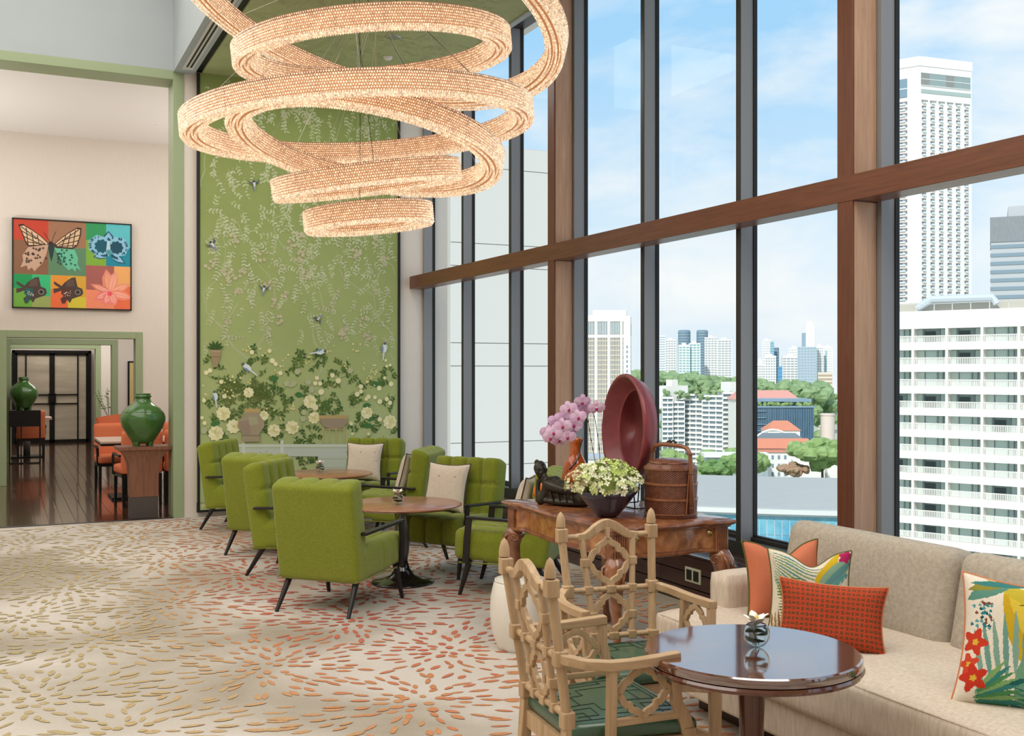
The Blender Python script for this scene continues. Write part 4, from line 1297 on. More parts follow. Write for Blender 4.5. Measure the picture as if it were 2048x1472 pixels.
def make_fret_chair():
    t = thing('fretwork_chair', 'x', 'chair')
    def yb(z): return -0.205 - (z - 0.45) * 0.15
    def B(x, z, dy=0): return Vector((x, yb(z) + dy, z))
    def xo(z): return 0.172 + (z - 0.45) * 0.058
    def xi(z): return 0.082 + (z - 0.50) * 0.075
    for s in (-1, 1):
        p = MB()
        p.tube([B(s * xo(0.44), 0.44), B(s * xo(0.60), 0.60), B(s * xo(0.94), 0.94)], 0.0165, 16)
        fin = [(0.019, 0.0), (0.0195, 0.012), (0.017, 0.035), (0.011, 0.055), (0.001, 0.066)]
        p.lathe(fin, 16, tuple(B(s * xo(0.96), 0.965)))
        for z in (0.985, 0.695): pass
        po = p.build('back_post', 'pale_oak', t, auto=0.7)
        for z, h in ((0.93, 0.062), (0.695, 0.055), (0.485, 0.06)):
            MB().cbox(tuple(B(s * xo(z), z)), (0.044, 0.044, h)).build('post_block', 'pale_oak', po, bevel=0.006)
        q = MB()
        q.tube([B(s * xi(0.50), 0.50), B(s * xi(0.92), 0.915)], 0.0125, 14)
        qo = q.build('inner_post', 'pale_oak', t, auto=0.7)
        for z in (0.81, 0.695, 0.585, 0.50):
            MB().cbox(tuple(B(s * xi(z), z)), (0.033, 0.033, 0.036)).build('post_block', 'pale_oak', qo, bevel=0.004)
        r_ = MB().tube([B(s * xo(0.92), 0.92), B(s * xi(0.92), 0.92)], 0.013, 12)
        r_.build('top_rail', 'pale_oak', t, auto=0.7)
    # crest arch
    pts = []; 
    for k in range(25):
        u = -1 + 2 * k / 24
        z = 0.918 + 0.052 * (0.5 + 0.5 * math.cos(PI * min(1, abs(u) * 1.25))) ** 0.8
        pts.append(B(u * (xi(0.92) + 0.018), z, -0.002))
    MB().sweep(pts, 0.030, [0.030 + 0.012 * (1 - abs(-1 + 2 * k / 24)) for k in range(25)]).build('crest_arch', 'pale_oak', t, bevel=0.004)
    # rails
    MB().tube([B(-xo(0.695), 0.695), B(xo(0.695), 0.695)], 0.0125, 12).build('middle_rail', 'pale_oak', t, auto=0.7)
    MB().tube([B(-xo(0.50), 0.50), B(xo(0.50), 0.50)], 0.0125, 12).build('lower_rail', 'pale_oak', t, auto=0.7)
    for z in (0.695, 0.50): MB().cbox(tuple(B(0, z)), (0.042, 0.034, 0.032)).build('rail_block', 'pale_oak', t, bevel=0.004)
    # fretwork
    f3 = lambda x, z: B(x, z)
    MB().sweep(ogee(0, 0.810, xi(0.81) - 0.002, 0.104, f3), 0.026, 0.016, up=(0, 1, 0), closed=True).build('upper_fret', 'pale_oak', t, bevel=0.002)
    MB().sweep(ogee(0, 0.598, xi(0.60) - 0.002, 0.090, f3), 0.026, 0.016, up=(0, 1, 0), closed=True).build('lower_fret', 'pale_oak', t, bevel=0.002)
    MB().sweep([B(0, 0.965), B(0, 0.945), B(0, 0.905)], [0.034, 0.02, 0.014], 0.022, up=(0, 1, 0)).build('splat_stem', 'pale_oak', t, bevel=0.002)
    # arms
    for s in (-1, 1):
        a = MB()
        path = [(0.185, -0.245, 0.700), (0.212, -0.225, 0.694), (0.246, -0.175, 0.684), (0.262, -0.10, 0.677), (0.266, -0.03, 0.677), (0.266, 0.06, 0.681), (0.262, 0.146, 0.686)]
        cp = []
        for i in range(len(path) - 1):
            for q_ in range(4):
                k_ = q_ / 4; cp.append(tuple(path[i][c_] * (1 - k_) + path[i + 1][c_] * k_ for c_ in range(3)))
        cp.append(path[-1]); cp = [(s * x, y, z) for x, y, z in cp]
        a.sweep(cp, 0.036, 0.032)
        a.build('armrest', 'pale_oak_y', t, bevel=0.004)
        fp = MB()
        fp.sweep([(s * 0.262, 0.131, 0.675), (s * 0.260, 0.132, 0.60), (s * 0.256, 0.142, 0.53), (s * 0.250, 0.172, 0.475), (s * 0.246, 0.19, 0.42)], [0.028] * 5, [0.030, 0.030, 0.036, 0.044, 0.046], up=(0, 1, 0))
        fp.build('arm_support', 'pale_oak', t, bevel=0.003); fp = MB()
        fp.sweep([(s * 0.262, -0.095, 0.67), (s * 0.252, -0.095, 0.40)], 0.028, 0.030, up=(0, 1, 0))
        fp.build('arm_support', 'pale_oak', t, bevel=0.003)
        MB().sweep([(s * 0.254, -0.095, 0.487), (s * 0.250, 0.16, 0.487)], 0.022, 0.024).build('side_rail', 'pale_oak_y', t, bevel=0.003)
        f4 = lambda y, z: Vector((s * 0.256, y, z))
        MB().sweep(ogee(0.018, 0.580, 0.103, 0.088, f4), 0.024, 0.015, up=(1, 0, 0), closed=True).build('arm_fret', 'pale_oak', t, bevel=0.002)
        # legs
        MB().sweep([(s * 0.245, 0.19, 0.44), (s * 0.245, 0.19, 0.0)], [0.042, 0.034], [0.042, 0.034], up=(0, 1, 0)).build('leg', 'pale_oak', t, bevel=0.003)
        MB().sweep([(s * 0.175, -0.205, 0.46), (s * 0.178, -0.225, 0.20), (s * 0.185, -0.275, 0.0)], [0.040, 0.036, 0.030], [0.040, 0.036, 0.030], up=(0, 1, 0)).build('leg', 'pale_oak', t, bevel=0.003)
        MB().sweep([(s * 0.177, -0.215, 0.16), (s * 0.245, 0.19, 0.16)], 0.016, 0.028).build('stretcher', 'pale_oak_y', t, bevel=0.002)
    MB().sweep([(-0.212, 0.0, 0.16), (0.212, 0.0, 0.16)], 0.016, 0.026).build('stretcher', 'pale_oak', t, bevel=0.002)
    # seat frame with arched apron
    fm = MB()
    for k in range(12):
        u0 = -1 + 2 * k / 12; u1 = u0 + 2 / 12
        def dz(u): return 0.345 + 0.03 * (1 - u * u)
        x0, x1 = 0.23 * u0, 0.23 * u1
        yf0 = 0.19 + 0.02 * (1 - u0 * u0); yf1 = 0.19 + 0.02 * (1 - u1 * u1)
        fm.add([(x0, yf0 - .02, dz(u0)), (x1, yf1 - .02, dz(u1)), (x1, yf1 + .004, dz(u1)), (x0, yf0 + .004, dz(u0)), (x0, yf0 - .02, 0.415), (x1, yf1 - .02, 0.415), (x1, yf1 + .004, 0.415), (x0, yf0 + .004, 0.415)],
               [(0, 3, 2, 1), (4, 5, 6, 7), (2, 3, 7, 6), (0, 1, 5, 4)])
    fm.sweep([(-0.175, -0.205, 0.385), (0.175, -0.205, 0.385)], 0.024, 0.06)
    for s in (-1, 1): fm.sweep([(s * 0.178, -0.205, 0.385), (s * 0.245, 0.19, 0.385)], 0.024, 0.06)
    fm.build('seat_frame', 'pale_oak', t, auto=0.5)
    # leather cushion: trapezoid
    def dsq(p, n):
        k = (p.y + 0.22) / 0.44
        return Vector((p.x * (-0.20 * (1 - k) + 0.04 * k), 0, (0.012 * (1 - (p.x / 0.25) ** 2) * (1 - (p.y / 0.24) ** 2)) if p.z > 0 else 0))
    mb = MB(); mb.add(*rbox(0.50, 0.435, 0.055, 0.022, 24, 24, 6, dsq))
    cu = mb.build('seat_cushion', 'green_leather', t, smooth=True); cu.location = (0, 0.008, 0.443)
    # printed lattice lines on the leather
    ll = MB()
    def top(x, y):
        return 0.0405 - 0.0125 + 0.012 * (1 - (x / 0.25) ** 2) * (1 - (y / 0.24) ** 2)
    def line(x0, y0, x1, y1):
        n = max(2, int(math.hypot(x1 - x0, y1 - y0) / 0.02)); pts = []
        for i in range(n + 1):
            x = x0 + (x1 - x0) * i / n; y = y0 + (y1 - y0) * i / n
            k = (y + 0.22) / 0.44
            pts.append((x * (1 - 0.20 * (1 - k) + 0.04 * k), y, top(x, y) + 0.0006))
        ll.sweep(pts, 0.0028, 0.001)
    for s in (-1, 1):
        for t_ in (-1, 1):
            P = lambda a, b_, c_, d_: line(s * a, t_ * b_, s * c_, t_ * d_)
            P(0.0, 0.185, 0.20, 0.185); P(0.20, 0.185, 0.20, 0.0); P(0.0, 0.165, 0.13, 0.165); P(0.13, 0.185, 0.13, 0.13)
            P(0.13, 0.13, 0.20, 0.13); P(0.165, 0.165, 0.165, 0.09); P(0.09, 0.165, 0.09, 0.09); P(0.09, 0.09, 0.165, 0.09)
            P(0.05, 0.165, 0.05, 0.06); P(0.05, 0.06, 0.12, 0.06); P(0.12, 0.06, 0.12, 0.0); P(0.165, 0.06, 0.20, 0.06); P(0.165, 0.06, 0.165, 0.0); P(0.0, 0.11, 0.05, 0.11)
    ll.build('lattice_print', 'lattice_line', cu)
    return t
fc = make_fret_chair()
fc.scale = (1.04, 1.0, 0.978); fc.location = (1.868, 3.165, 0); fc.rotation_euler = (0, 0, -PI / 2 + math.radians(-5))
fc['label'] = 'pale oak fretwork armchair with green leather seat, nearest, seen from its side and back'; fc['group'] = 'fretwork armchairs'
dup(fc, (2.29, 3.62, 0), PI - math.radians(7), 'pale oak fretwork armchair whose open back faces the console table', 'fretwork armchairs')

# ---------------------------------------------------------------- sofa
mat('sofa_weave', 'd6c9b9', 0.95, color2='bfb09e', vscale=70, stretch=(1, 1, 0.18), bump=0.5, bscale=200, spec=0.1)
mat('sofa_weave_back', 'bdb3a4', 0.95, color2='a39a8c', vscale=55, bump=0.5, bscale=200, spec=0.1)
wood('plinth_wood', '2c1a14', '40261c', 'Y', 0.3)
sf_ = thing('sofa', 'long beige woven sofa along the window with three back cushions in view', 'sofa', (3.3, 2.5, 0))
def sob(mb): mb.v = [(x - 3.3, y - 2.5, z) for x, y, z in mb.v]; return mb
sob(MB().box(2.82, 3.96, 0.4, 4.235, 0.115, 0.275)).build('base', 'sofa_weave', sf_, bevel=0.02)
vs, fs = rbox(0.92, 3.85, 0.20, 0.035, 10, 40, 6, lambda p, n: Vector((0.004 * math.sin(p.y * 5), 0, 0.012 * (1 - (p.x / .46) ** 2) if p.z > 0 else 0)))
mb = MB(); mb.add(vs, fs); q = mb.build('seat_cushion', 'sofa_weave', sf_, smooth=True); q.location = (3.25 - 3.3, 2.325 - 2.5, 0.365)
sob(MB().tube([(2.803, 0.45, 0.452), (2.803, 4.2, 0.452)], 0.005, 6)).build('welt', 'sofa_weave', sf_)
vs, fs = rbox(0.86, 0.165, 0.36, 0.03, 10, 4, 6); mb = MB(); mb.add(vs, fs)
q = mb.build('arm', 'sofa_weave', sf_, smooth=True); q.location = (3.525 - 3.3, 4.152 - 2.5, 0.455)
sob(MB().box(2.98, 3.9, 0.6, 4.15, 0.0, 0.115)).build('plinth', 'plinth_wood', sf_, bevel=0.004)
sob(MB().box(3.86, 3.97, 0.4, 4.235, 0.27, 0.66)).build('back_frame', 'sofa_weave_back', sf_, bevel=0.02)
for k in range(3):
    y1 = 4.23 - k * 1.06; y0 = y1 - 1.05
    if k == 0: y1 = 4.228
    vs, fs = rbox(0.20, y1 - y0, 0.46, 0.07, 8, 24, 14, lambda p, n: Vector(((-0.018 * (1 - (p.y / .52) ** 2) * (1 - (p.z / .23) ** 2)) if p.x < 0 else 0, 0, 0)))
    mb = MB(); mb.add(vs, fs); q = mb.build('back_cushion', 'sofa_weave_back', sf_, smooth=True)
    q.location = (3.63 - 3.3, (y0 + y1) / 2 - 2.5, 0.62); q.rotation_euler = (0, math.radians(12), 0)

# ---------------------------------------------------------------- patterned cushions
mat('cush_attr', 'ffffff', 0.9, attr=True, var=0.12, vscale=160, bump=0.3, bscale=300, spec=0.1)
mat('coral_cloth', 'cf7a5b', 0.9, var=0.06, vscale=150, bump=0.3, bscale=300, spec=0.1)
mat('olive_piping', '5f5a26', 0.7)
mat('orange_piping', 'c77a50', 0.7)
class Canvas:
    def __init__(s, w, h, bg):
        s.w, s.h = w, h; s.a = np.zeros((h, w, 3), np.float32); s.a[:] = lin(bg)
        s.X, s.Y = np.meshgrid((np.arange(w) + .5) / w, (np.arange(h) + .5) / h)
    def mask(s, pts):
        m = np.zeros(s.X.shape, bool); n = len(pts)
        for i in range(n):
            x0, y0 = pts[i]; x1, y1 = pts[(i + 1) % n]
            if y0 == y1: continue
            c_ = (s.Y >= min(y0, y1)) & (s.Y < max(y0, y1)) & (s.X < x0 + (s.Y - y0) * (x1 - x0) / (y1 - y0))
            m ^= c_
        return m
    def poly(s, pts, col): s.a[s.mask(pts)] = lin(col)
    def leaf(s, x, y, ang, L, w, col):
        c_, d_ = math.cos(ang), math.sin(ang)
        pts = []
        for k in range(13):
            q = k / 12; ww = w * math.sin(PI * q) ** 0.8; pts.append((q * L, ww))
        pts = pts + [(a, -b_) for a, b_ in reversed(pts[1:-1])]
        s.poly([(x + c_ * a - d_ * b_, y + d_ * a + c_ * b_) for a, b_ in pts], col)
    def blobp(s, x, y, r, col, lobes=5, dep=0.3, ph=0.0):
        s.poly([(x + r * (1 + dep * math.cos(lobes * a)) * math.cos(a + ph), y + r * (1 + dep * math.cos(lobes * a)) * math.sin(a + ph)) for a in [2 * PI * k / 40 for k in range(40)]], col)
    def at(s, u, v):
        return tuple(float(q) for q in s.a[min(s.h - 1, int(v * s.h)), min(s.w - 1, int(u * s.w))])
def tropical(seed, flip=False):
    rg = random.Random(seed); c_ = Canvas(200, 200, 'e6dccb')
    # stems and big yellow leaf
    c_.leaf(0.30, 0.92, -0.95, 1.0, 0.20, 'c9a528'); c_.leaf(0.33, 0.88, -0.95, 0.9, 0.09, 'd9bd45')
    c_.leaf(0.60, 0.60, -0.6, 0.6, 0.11, '8a9a3c')
    for k in range(7): c_.leaf(0.40 + 0.07 * k, 0.80 - 0.085 * k, 0.2, 0.13, 0.006, '5f6a2a')
    c_.leaf(0.45, 0.0, 1.2, 0.7, 0.14, '6f9a7c'); c_.leaf(0.16, 0.99, -0.35, 0.8, 0.07, 'c3b13c')
    # palm fan from lower centre, teal green
    for k in range(11):
        x = 0.12 + 0.075 * k
        c_.leaf(0.20 + 0.055 * k, 0.16 + 0.02 * k, PI / 2 + 0.28 - 0.055 * k, 0.44 + 0.02 * k, 0.022, '6c9a8c' if k % 2 else '7fa595')
    for k in range(14):
        c_.leaf(0.16 + k * 0.06, 0.06 + k * 0.028, -0.35 - 0.02 * k + 0.2, 0.42, 0.011, '3f7f6c' if k % 2 else '2f6f66')
    c_.leaf(0.12, 0.04, 0.50, 0.95, 0.02, '24605c')
    for k in range(9): c_.leaf(0.15, 0.02 + 0.01 * k, -0.1 + 0.13 * k, 0.34, 0.02, ['4f8a55', '3c7f78', '7fa56a'][k % 3])
    c_.leaf(0.02, 0.78, 0.6, 0.45, 0.06, '5d8f80'); c_.leaf(0.03, 0.86, 0.42, 0.40, 0.04, '8f8a3c'); c_.leaf(0.05, 0.92, 0.2, 0.5, 0.03, '3f7f7c')
    for k in range(40):
        c_.blobp(0.06 + rg.random() * 0.16, 0.58 + rg.random() * 0.20, 0.012, rg.choice(['2f7f86', '1f4f5c', '7a4a38', '4f9a9c']), 4, 0.2)
    for (x, y, r, col) in ((0.10, 0.47, 0.085, 'c8402c'), (0.07, 0.30, 0.07, 'd04a34'), (0.12, 0.20, 0.09, 'c63a28'), (0.72, 0.80, 0.10, 'c02a6c'), (0.86, 0.72, 0.06, 'd04080')):
        c_.blobp(x, y, r, col, 5, 0.28, rg.random()); c_.blobp(x, y, r * 0.28, 'd9b040', 5, 0.2)
    return c_
cv = tropical(3)
cushion('tropical_cushion', 'large palm and blossom printed cushion at the right edge of the sofa', 0.46, 0.46, 0.15, 'cush_attr', 'orange_piping',
        (3.15, 2.485, 0.655), (math.radians(-20), math.radians(4), math.radians(-52)), colf=lambda u, v: cv.at(u, v), n=170, mm=170, group='patterned sofa cushions')
cv2 = Canvas(170, 170, 'e2d6c2')
for k in range(12): cv2.leaf(0.02 + 0.0 * k, 0.95 - 0.028 * k, -0.15 - 0.085 * k, 0.75, 0.016, '7f9a6c' if k % 2 else '5f8f86')
for k in range(14): cv2.leaf(0.03 + 0.005 * k, 0.60 - 0.035 * k, 0.1 - 0.03 * k, 0.42, 0.014, '4f7a3f')
for k in range(9): cv2.leaf(0.04 + 0.045 * k, 0.0, PI / 2 + 0.15, 0.24, 0.012, 'a08a58' if k % 2 else '8f6a3c')
cv2.leaf(0.55, 0.55, 1.0, 0.55, 0.09, 'cfae2c'); cv2.leaf(0.58, 0.50, 0.75, 0.6, 0.12, '86a58c'); cv2.leaf(0.60, 0.48, 0.75, 0.6, 0.05, '5f8f8c')
for k in range(8): cv2.leaf(0.62 + 0.03 * k, 0.45 + 0.03 * k, 0.3, 0.22, 0.01, '5d9a9a')
cv2.blobp(0.93, 0.93, 0.08, 'b02a5c', 5, 0.2)
cushion('tropical_cushion', 'smaller leafy printed cushion wedged behind the red woven one', 0.36, 0.36, 0.13, 'cush_attr', 'olive_piping',
        (3.20, 3.63, 0.635), (math.radians(-16), 0, math.radians(-38)), colf=lambda u, v: cv2.at(u, v), n=120, mm=120, chop=0.17, group='patterned sofa cushions')
cushion('coral_cushion', 'plain coral cushion with olive piping leaning on the sofa arm', 0.37, 0.37, 0.14, 'coral_cloth', 'olive_piping',
        (3.26, 3.88, 0.632), (math.radians(-12), math.radians(0), math.radians(-18)), n=28, chop=0.17)
def weave(u, v):
    a = u * 21; b_ = v * 13.5; i, j = int(a), int(b_); x, y = a - i - .5, b_ - j - .5
    if (i + j) % 2: x, y = y, x
    if abs(x) < 0.42 and abs(y) < 0.27: return lin('7a4a30')
    return lin('b8432c') if (abs(x) > .46) else lin('c04a30')
cushion('woven_cushion', 'oblong red cushion with brown basket-weave pattern in front of the others', 0.43, 0.28, 0.12, 'cush_attr', 'orange_piping',
        (3.04, 3.32, 0.60), (math.radians(-18), math.radians(3), math.radians(-42)), colf=weave, n=184, mm=108, group='patterned sofa cushions')

# ================================================================== MURAL ON THE END WALL
MY = 11.955
SN, CS = math.sin(math.radians(25.7)), math.cos(math.radians(25.7))
def on_wall(u, v, Y=MY):
    """photo measurement -> metres (x, z) on the end wall"""
    r = (u - 1024) / 2120
    x = Y * (SN + r * CS) / (CS - r * SN)
    return x, 1.6 + (742 - v) * (x * SN + Y * CS) / 2120
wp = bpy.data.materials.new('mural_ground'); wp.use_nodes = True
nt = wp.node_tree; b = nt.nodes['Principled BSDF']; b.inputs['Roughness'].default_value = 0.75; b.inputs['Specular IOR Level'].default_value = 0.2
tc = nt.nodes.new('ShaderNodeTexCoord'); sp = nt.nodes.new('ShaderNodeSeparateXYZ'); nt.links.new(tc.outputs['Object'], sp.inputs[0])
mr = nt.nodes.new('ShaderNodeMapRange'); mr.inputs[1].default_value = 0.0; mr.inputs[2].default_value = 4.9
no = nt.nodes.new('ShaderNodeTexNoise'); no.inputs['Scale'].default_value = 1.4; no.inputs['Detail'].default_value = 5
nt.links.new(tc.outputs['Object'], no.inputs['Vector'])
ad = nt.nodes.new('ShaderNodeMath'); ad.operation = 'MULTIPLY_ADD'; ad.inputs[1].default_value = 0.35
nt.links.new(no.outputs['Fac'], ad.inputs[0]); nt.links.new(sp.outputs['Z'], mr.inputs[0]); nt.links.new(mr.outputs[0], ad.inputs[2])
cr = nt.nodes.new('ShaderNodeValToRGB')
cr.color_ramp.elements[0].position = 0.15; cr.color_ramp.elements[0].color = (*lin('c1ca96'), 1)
cr.color_ramp.elements[1].position = 1.0; cr.color_ramp.elements[1].color = (*lin('8b995a'), 1)  # darker top: wallpaper tone plus light falloff put into the colour
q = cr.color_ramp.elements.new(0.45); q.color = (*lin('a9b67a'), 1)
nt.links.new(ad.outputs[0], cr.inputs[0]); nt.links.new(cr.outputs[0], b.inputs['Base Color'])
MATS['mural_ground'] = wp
mat('mural_paint', 'ffffff', 0.75, attr=True, spec=0.2)
X0, X1 = 1.955, 4.245
mural = thing('mural', 'tall green botanical mural panel with birds, urns and white peonies in black frame', 'mural', (0, 0, 0))
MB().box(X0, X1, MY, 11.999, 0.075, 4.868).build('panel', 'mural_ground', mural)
f_ = MB(); f_.box(X0 - 0.028, X0, MY - 0.012, 11.999, 0.05, 4.868); f_.box(X1, X1 + 0.028, MY - 0.012, 11.999, 0.05, 4.868); f_.box(X0, X1, MY - 0.012, 11.999, 0.05, 0.075)
f_.build('frame', 'gasket_black', mural)
rg = random.Random(31)
class Flat:
    """thin painted shapes on a wall plane"""
    def __init__(s, y, z0, step): s.mb = MB(); s.y = y; s.d = z0; s.step = step
    def poly(s, pts, col):
        s.d += s.step
        s.mb.add([(x, s.y - s.d, z) for x, z in pts], [tuple(range(len(pts)))], lin(col) if isinstance(col, str) else col)
    def strip(s, pts, w, col):
        k = len(pts); L = []; Rr = []
        for i, (x, z) in enumerate(pts):
            ax, az = pts[max(0, i - 1)]; bx, bz = pts[min(k - 1, i + 1)]
            dx, dz = bx - ax, bz - az; n = math.hypot(dx, dz) or 1
            ww = (w[i] if isinstance(w, list) else w) / 2
            L.append((x - dz / n * ww, z + dx / n * ww)); Rr.append((x + dz / n * ww, z - dx / n * ww))
        s.d += s.step
        vs = [(x, s.y - s.d, z) for x, z in L + Rr]
        s.mb.add(vs, [(i, i + 1, k + i + 1, k + i) for i in range(k - 1)], lin(col))
    def leaf(s, x, z, a, L, w, col):
        c_, d_ = math.cos(a), math.sin(a)
        s.poly([(x + c_ * p - d_ * q_, z + d_ * p + c_ * q_) for p, q_ in ((0, 0), (L * .3, w), (L * .65, w * .9), (L, 0), (L * .65, -w * .9), (L * .3, -w))], col)
    def bloom(s, x, z, r, col, lobes=7, dep=0.16, ph=0.0):
        s.poly([(x + r * (1 + dep * math.cos(lobes * a)) * math.cos(a + ph), z + r * (1 + dep * math.cos(lobes * a)) * math.sin(a + ph)) for a in [2 * PI * k / 28 for k in range(28)]], col)
F = Flat(MY, 0.0004, 0.0000012)
def W(u, v): return on_wall(u, v)
def cropA(pts): return [W(380 + a / 3.68, 300 + b_ / 3.68) for a, b_ in pts]
def cropB(pts): return [W(380 + a / 4.655, 640 + b_ / 4.655) for a, b_ in pts]
BR = 'b3ba93'
branches = [cropA([(110, 30), (105, 100), (112, 150), (75, 220), (60, 270)]), cropA([(245, 620), (262, 760), (250, 850), (180, 970), (95, 1055), (115, 1130), (120, 1190), (160, 1240), (230, 1290), (280, 1370), (320, 1450)]),
    cropA([(570, 110), (550, 200), (610, 240), (635, 350), (610, 480), (620, 590), (660, 680), (750, 780), (770, 830), (880, 900), (940, 960), (955, 1040), (975, 1130), (1010, 1200)]),
    cropA([(770, 390), (700, 470), (615, 505)]), cropA([(470, 800), (520, 860), (580, 920), (620, 1000), (625, 1090)]), cropA([(350, 520), (385, 630), (400, 690)]),
    cropA([(1120, 640), (1125, 740), (1100, 870), (1130, 950), (1180, 970), (1230, 1015), (1300, 1030), (1355, 1075), (1365, 1200), (1400, 1260), (1480, 1340), (1510, 1410)]),
    cropA([(1375, 630), (1385, 740), (1430, 810), (1490, 850), (1510, 920)]), cropA([(920, 1285), (900, 1350), (915, 1420), (950, 1470)]), cropA([(540, 1290), (550, 1360), (500, 1430), (505, 1470)]),
    cropA([(1365, 1060), (1360, 990), (1385, 940)]), cropA([(250, 1290), (310, 1200), (350, 1130)]),
    cropB([(240, 20), (300, 80), (400, 250), (500, 330), (585, 410)]), cropB([(640, 375), (560, 450), (470, 560), (440, 660)]), cropB([(690, 60), (690, 170), (640, 230), (640, 320)]), cropB([(640, 232), (520, 230)]),
    cropB([(1160, 40), (1140, 110), (1160, 200), (1220, 300), (1235, 420), (1200, 520), (1170, 620), (1165, 700)]), cropB([(1010, 690), (995, 800), (1000, 930), (1025, 1040), (1020, 1140)]),
    cropB([(1780, 10), (1850, 80), (1905, 210)]), cropB([(1900, 600), (1870, 700), (1845, 830)]), cropB([(1720, 900), (1725, 1090)]), cropB([(1300, 600), (1320, 700), (1300, 880)]), cropB([(1470, 690), (1380, 770), (1360, 870)]),
    cropB([(1860, 960), (1860, 1110)]), cropB([(1720, 330), (1790, 310), (1860, 320), (1905, 370)])]
def inside_m(x, z): return X0 + 0.03 < x < X1 - 0.03 and 0.12 < z < 4.84
for bi, p in enumerate(branches):
    p = [(min(max(x, X0 + .01), X1 - .01), z) for x, z in p]
    # smooth resample
    q = []
    for i in range(len(p) - 1):
        for k in range(4):
            t_ = k / 4; q.append((p[i][0] * (1 - t_) + p[i + 1][0] * t_, p[i][1] * (1 - t_) + p[i + 1][1] * t_))
    q.append(p[-1])
    thick = 0.022 if bi in (12, 13, 16) else 0.011
    F.strip(q, [thick * (0.45 + 0.55 * i / len(q)) for i in range(len(q))], BR)
# leafy sprays, pale
def spray(x, z, a, n, L, cols, ll=0.042, lw=0.009, stem=True):
    pts = [(x, z)]
    for i in range(n):
        a += rg.uniform(-0.22, 0.22); x += L * math.cos(a); z += L * math.sin(a); pts.append((x, z))
    if not all(inside_m(*p) for p in pts): return
    if stem: F.strip(pts, 0.0035, cols[0])
    for i, (px, pz) in enumerate(pts[1:]):
        for s in (-1, 1):
            if rg.random() < 0.85: F.leaf(px, pz, a + s * rg.uniform(0.7, 1.1), ll * rg.uniform(0.7, 1.2), lw * rg.uniform(0.8, 1.2), rg.choice(cols))
pale = ['b7c292', 'c0c8a0', 'c4cda8', 'b0bc88', 'c0be9c']
for k in range(400):
    x = rg.uniform(X0 + .05, X1 - .05); z = 1.95 + rg.random() ** 0.9 * 2.85
    spray(x, z, rg.uniform(-PI, PI) if rg.random() < 0.4 else rg.uniform(-1.9, -1.2), rg.randint(3, 6), 0.038, pale)
for k in range(26):
    x = rg.uniform(X0 + .1, X1 - .1); z = rg.uniform(2.0, 3.2)
    for j in range(5): F.bloom(x + rg.uniform(-.05, .05), z + rg.uniform(-.05, .05), 0.02, rg.choice(['b9b490', 'bdb596', 'c2bd9b']))
# dark foliage of the lower garden
dark = ['4d6a34', '567339', '45633a', '5f7a3d', '6b7f3f']
cl = [(100, 420), (130, 500), (110, 590), (200, 590), (310, 480), (350, 590), (420, 560), (600, 310), (700, 350), (700, 460), (740, 540), (800, 600), (960, 380), (1020, 330), (1010, 440), (1110, 400), (1190, 400), (1300, 340), (1300, 430), (1400, 440), (1250, 540), (1420, 510),
      (1450, 600), (1480, 680), (1530, 620), (1300, 660), (1380, 700), (1240, 740), (1230, 790), (1200, 860), (1300, 830), (1500, 800), (1430, 850), (1600, 780), (1650, 960), (1580, 960), (1530, 1050), (1480, 980), (1700, 1040), (1800, 1050), (1880, 1050), (1850, 870), (1880, 700), (1890, 540), (1820, 430), (1750, 600), (1650, 650),
      (120, 660), (120, 780), (170, 720), (300, 760), (110, 880), (160, 930), (240, 960), (100, 1010), (330, 1060), (400, 1080), (330, 940), (740, 950), (720, 1050), (700, 720), (560, 700), (860, 730), (900, 720), (850, 830), (880, 890), (1020, 690), (1040, 780), (1090, 830), (1040, 950), (1160, 960), (1070, 1080), (1140, 1030), (900, 1080), (970, 1100), (820, 1040), (600, 620), (680, 620), (400, 640), (500, 740), (640, 760), (700, 800),
      (1040, 1300), (1060, 1330), (1150, 1310), (900, 1190), (860, 640)]
for (a, c_) in cl:
    x, z = cropB([(a, c_)])[0]
    for k in range(2):
        spray(x + rg.uniform(-.05, .05), z + rg.uniform(-.05, .05), rg.uniform(-PI, PI), rg.randint(2, 4), 0.034, dark, 0.045, 0.011)
for k in range(90):      # willow-like slim leaves round the big urn
    x, z = cropB([(rg.choice([340, 420, 520, 640, 700, 320, 560]) + rg.uniform(-50, 50), rg.choice([620, 660, 720, 760, 880]) + rg.uniform(-40, 40))])[0]
    spray(x, z, rg.uniform(-0.9, 0.9) + (PI if rg.random() < .4 else 0), 3, 0.022, ['5d6f35', '6f7a3c', '4f6634'], 0.045, 0.0045)
for (a, c_, L) in ((1650, 800, 70), (1680, 910, 80), (1660, 985, 80), (240, 970, 50), (790, 560, 50), (1020, 690, 60), (1740, 610, 60)):
    x, z = cropB([(a, c_)])[0]; F.leaf(x - .06, z, rg.uniform(-.2, .5), 0.11, 0.03, '4a7a46')
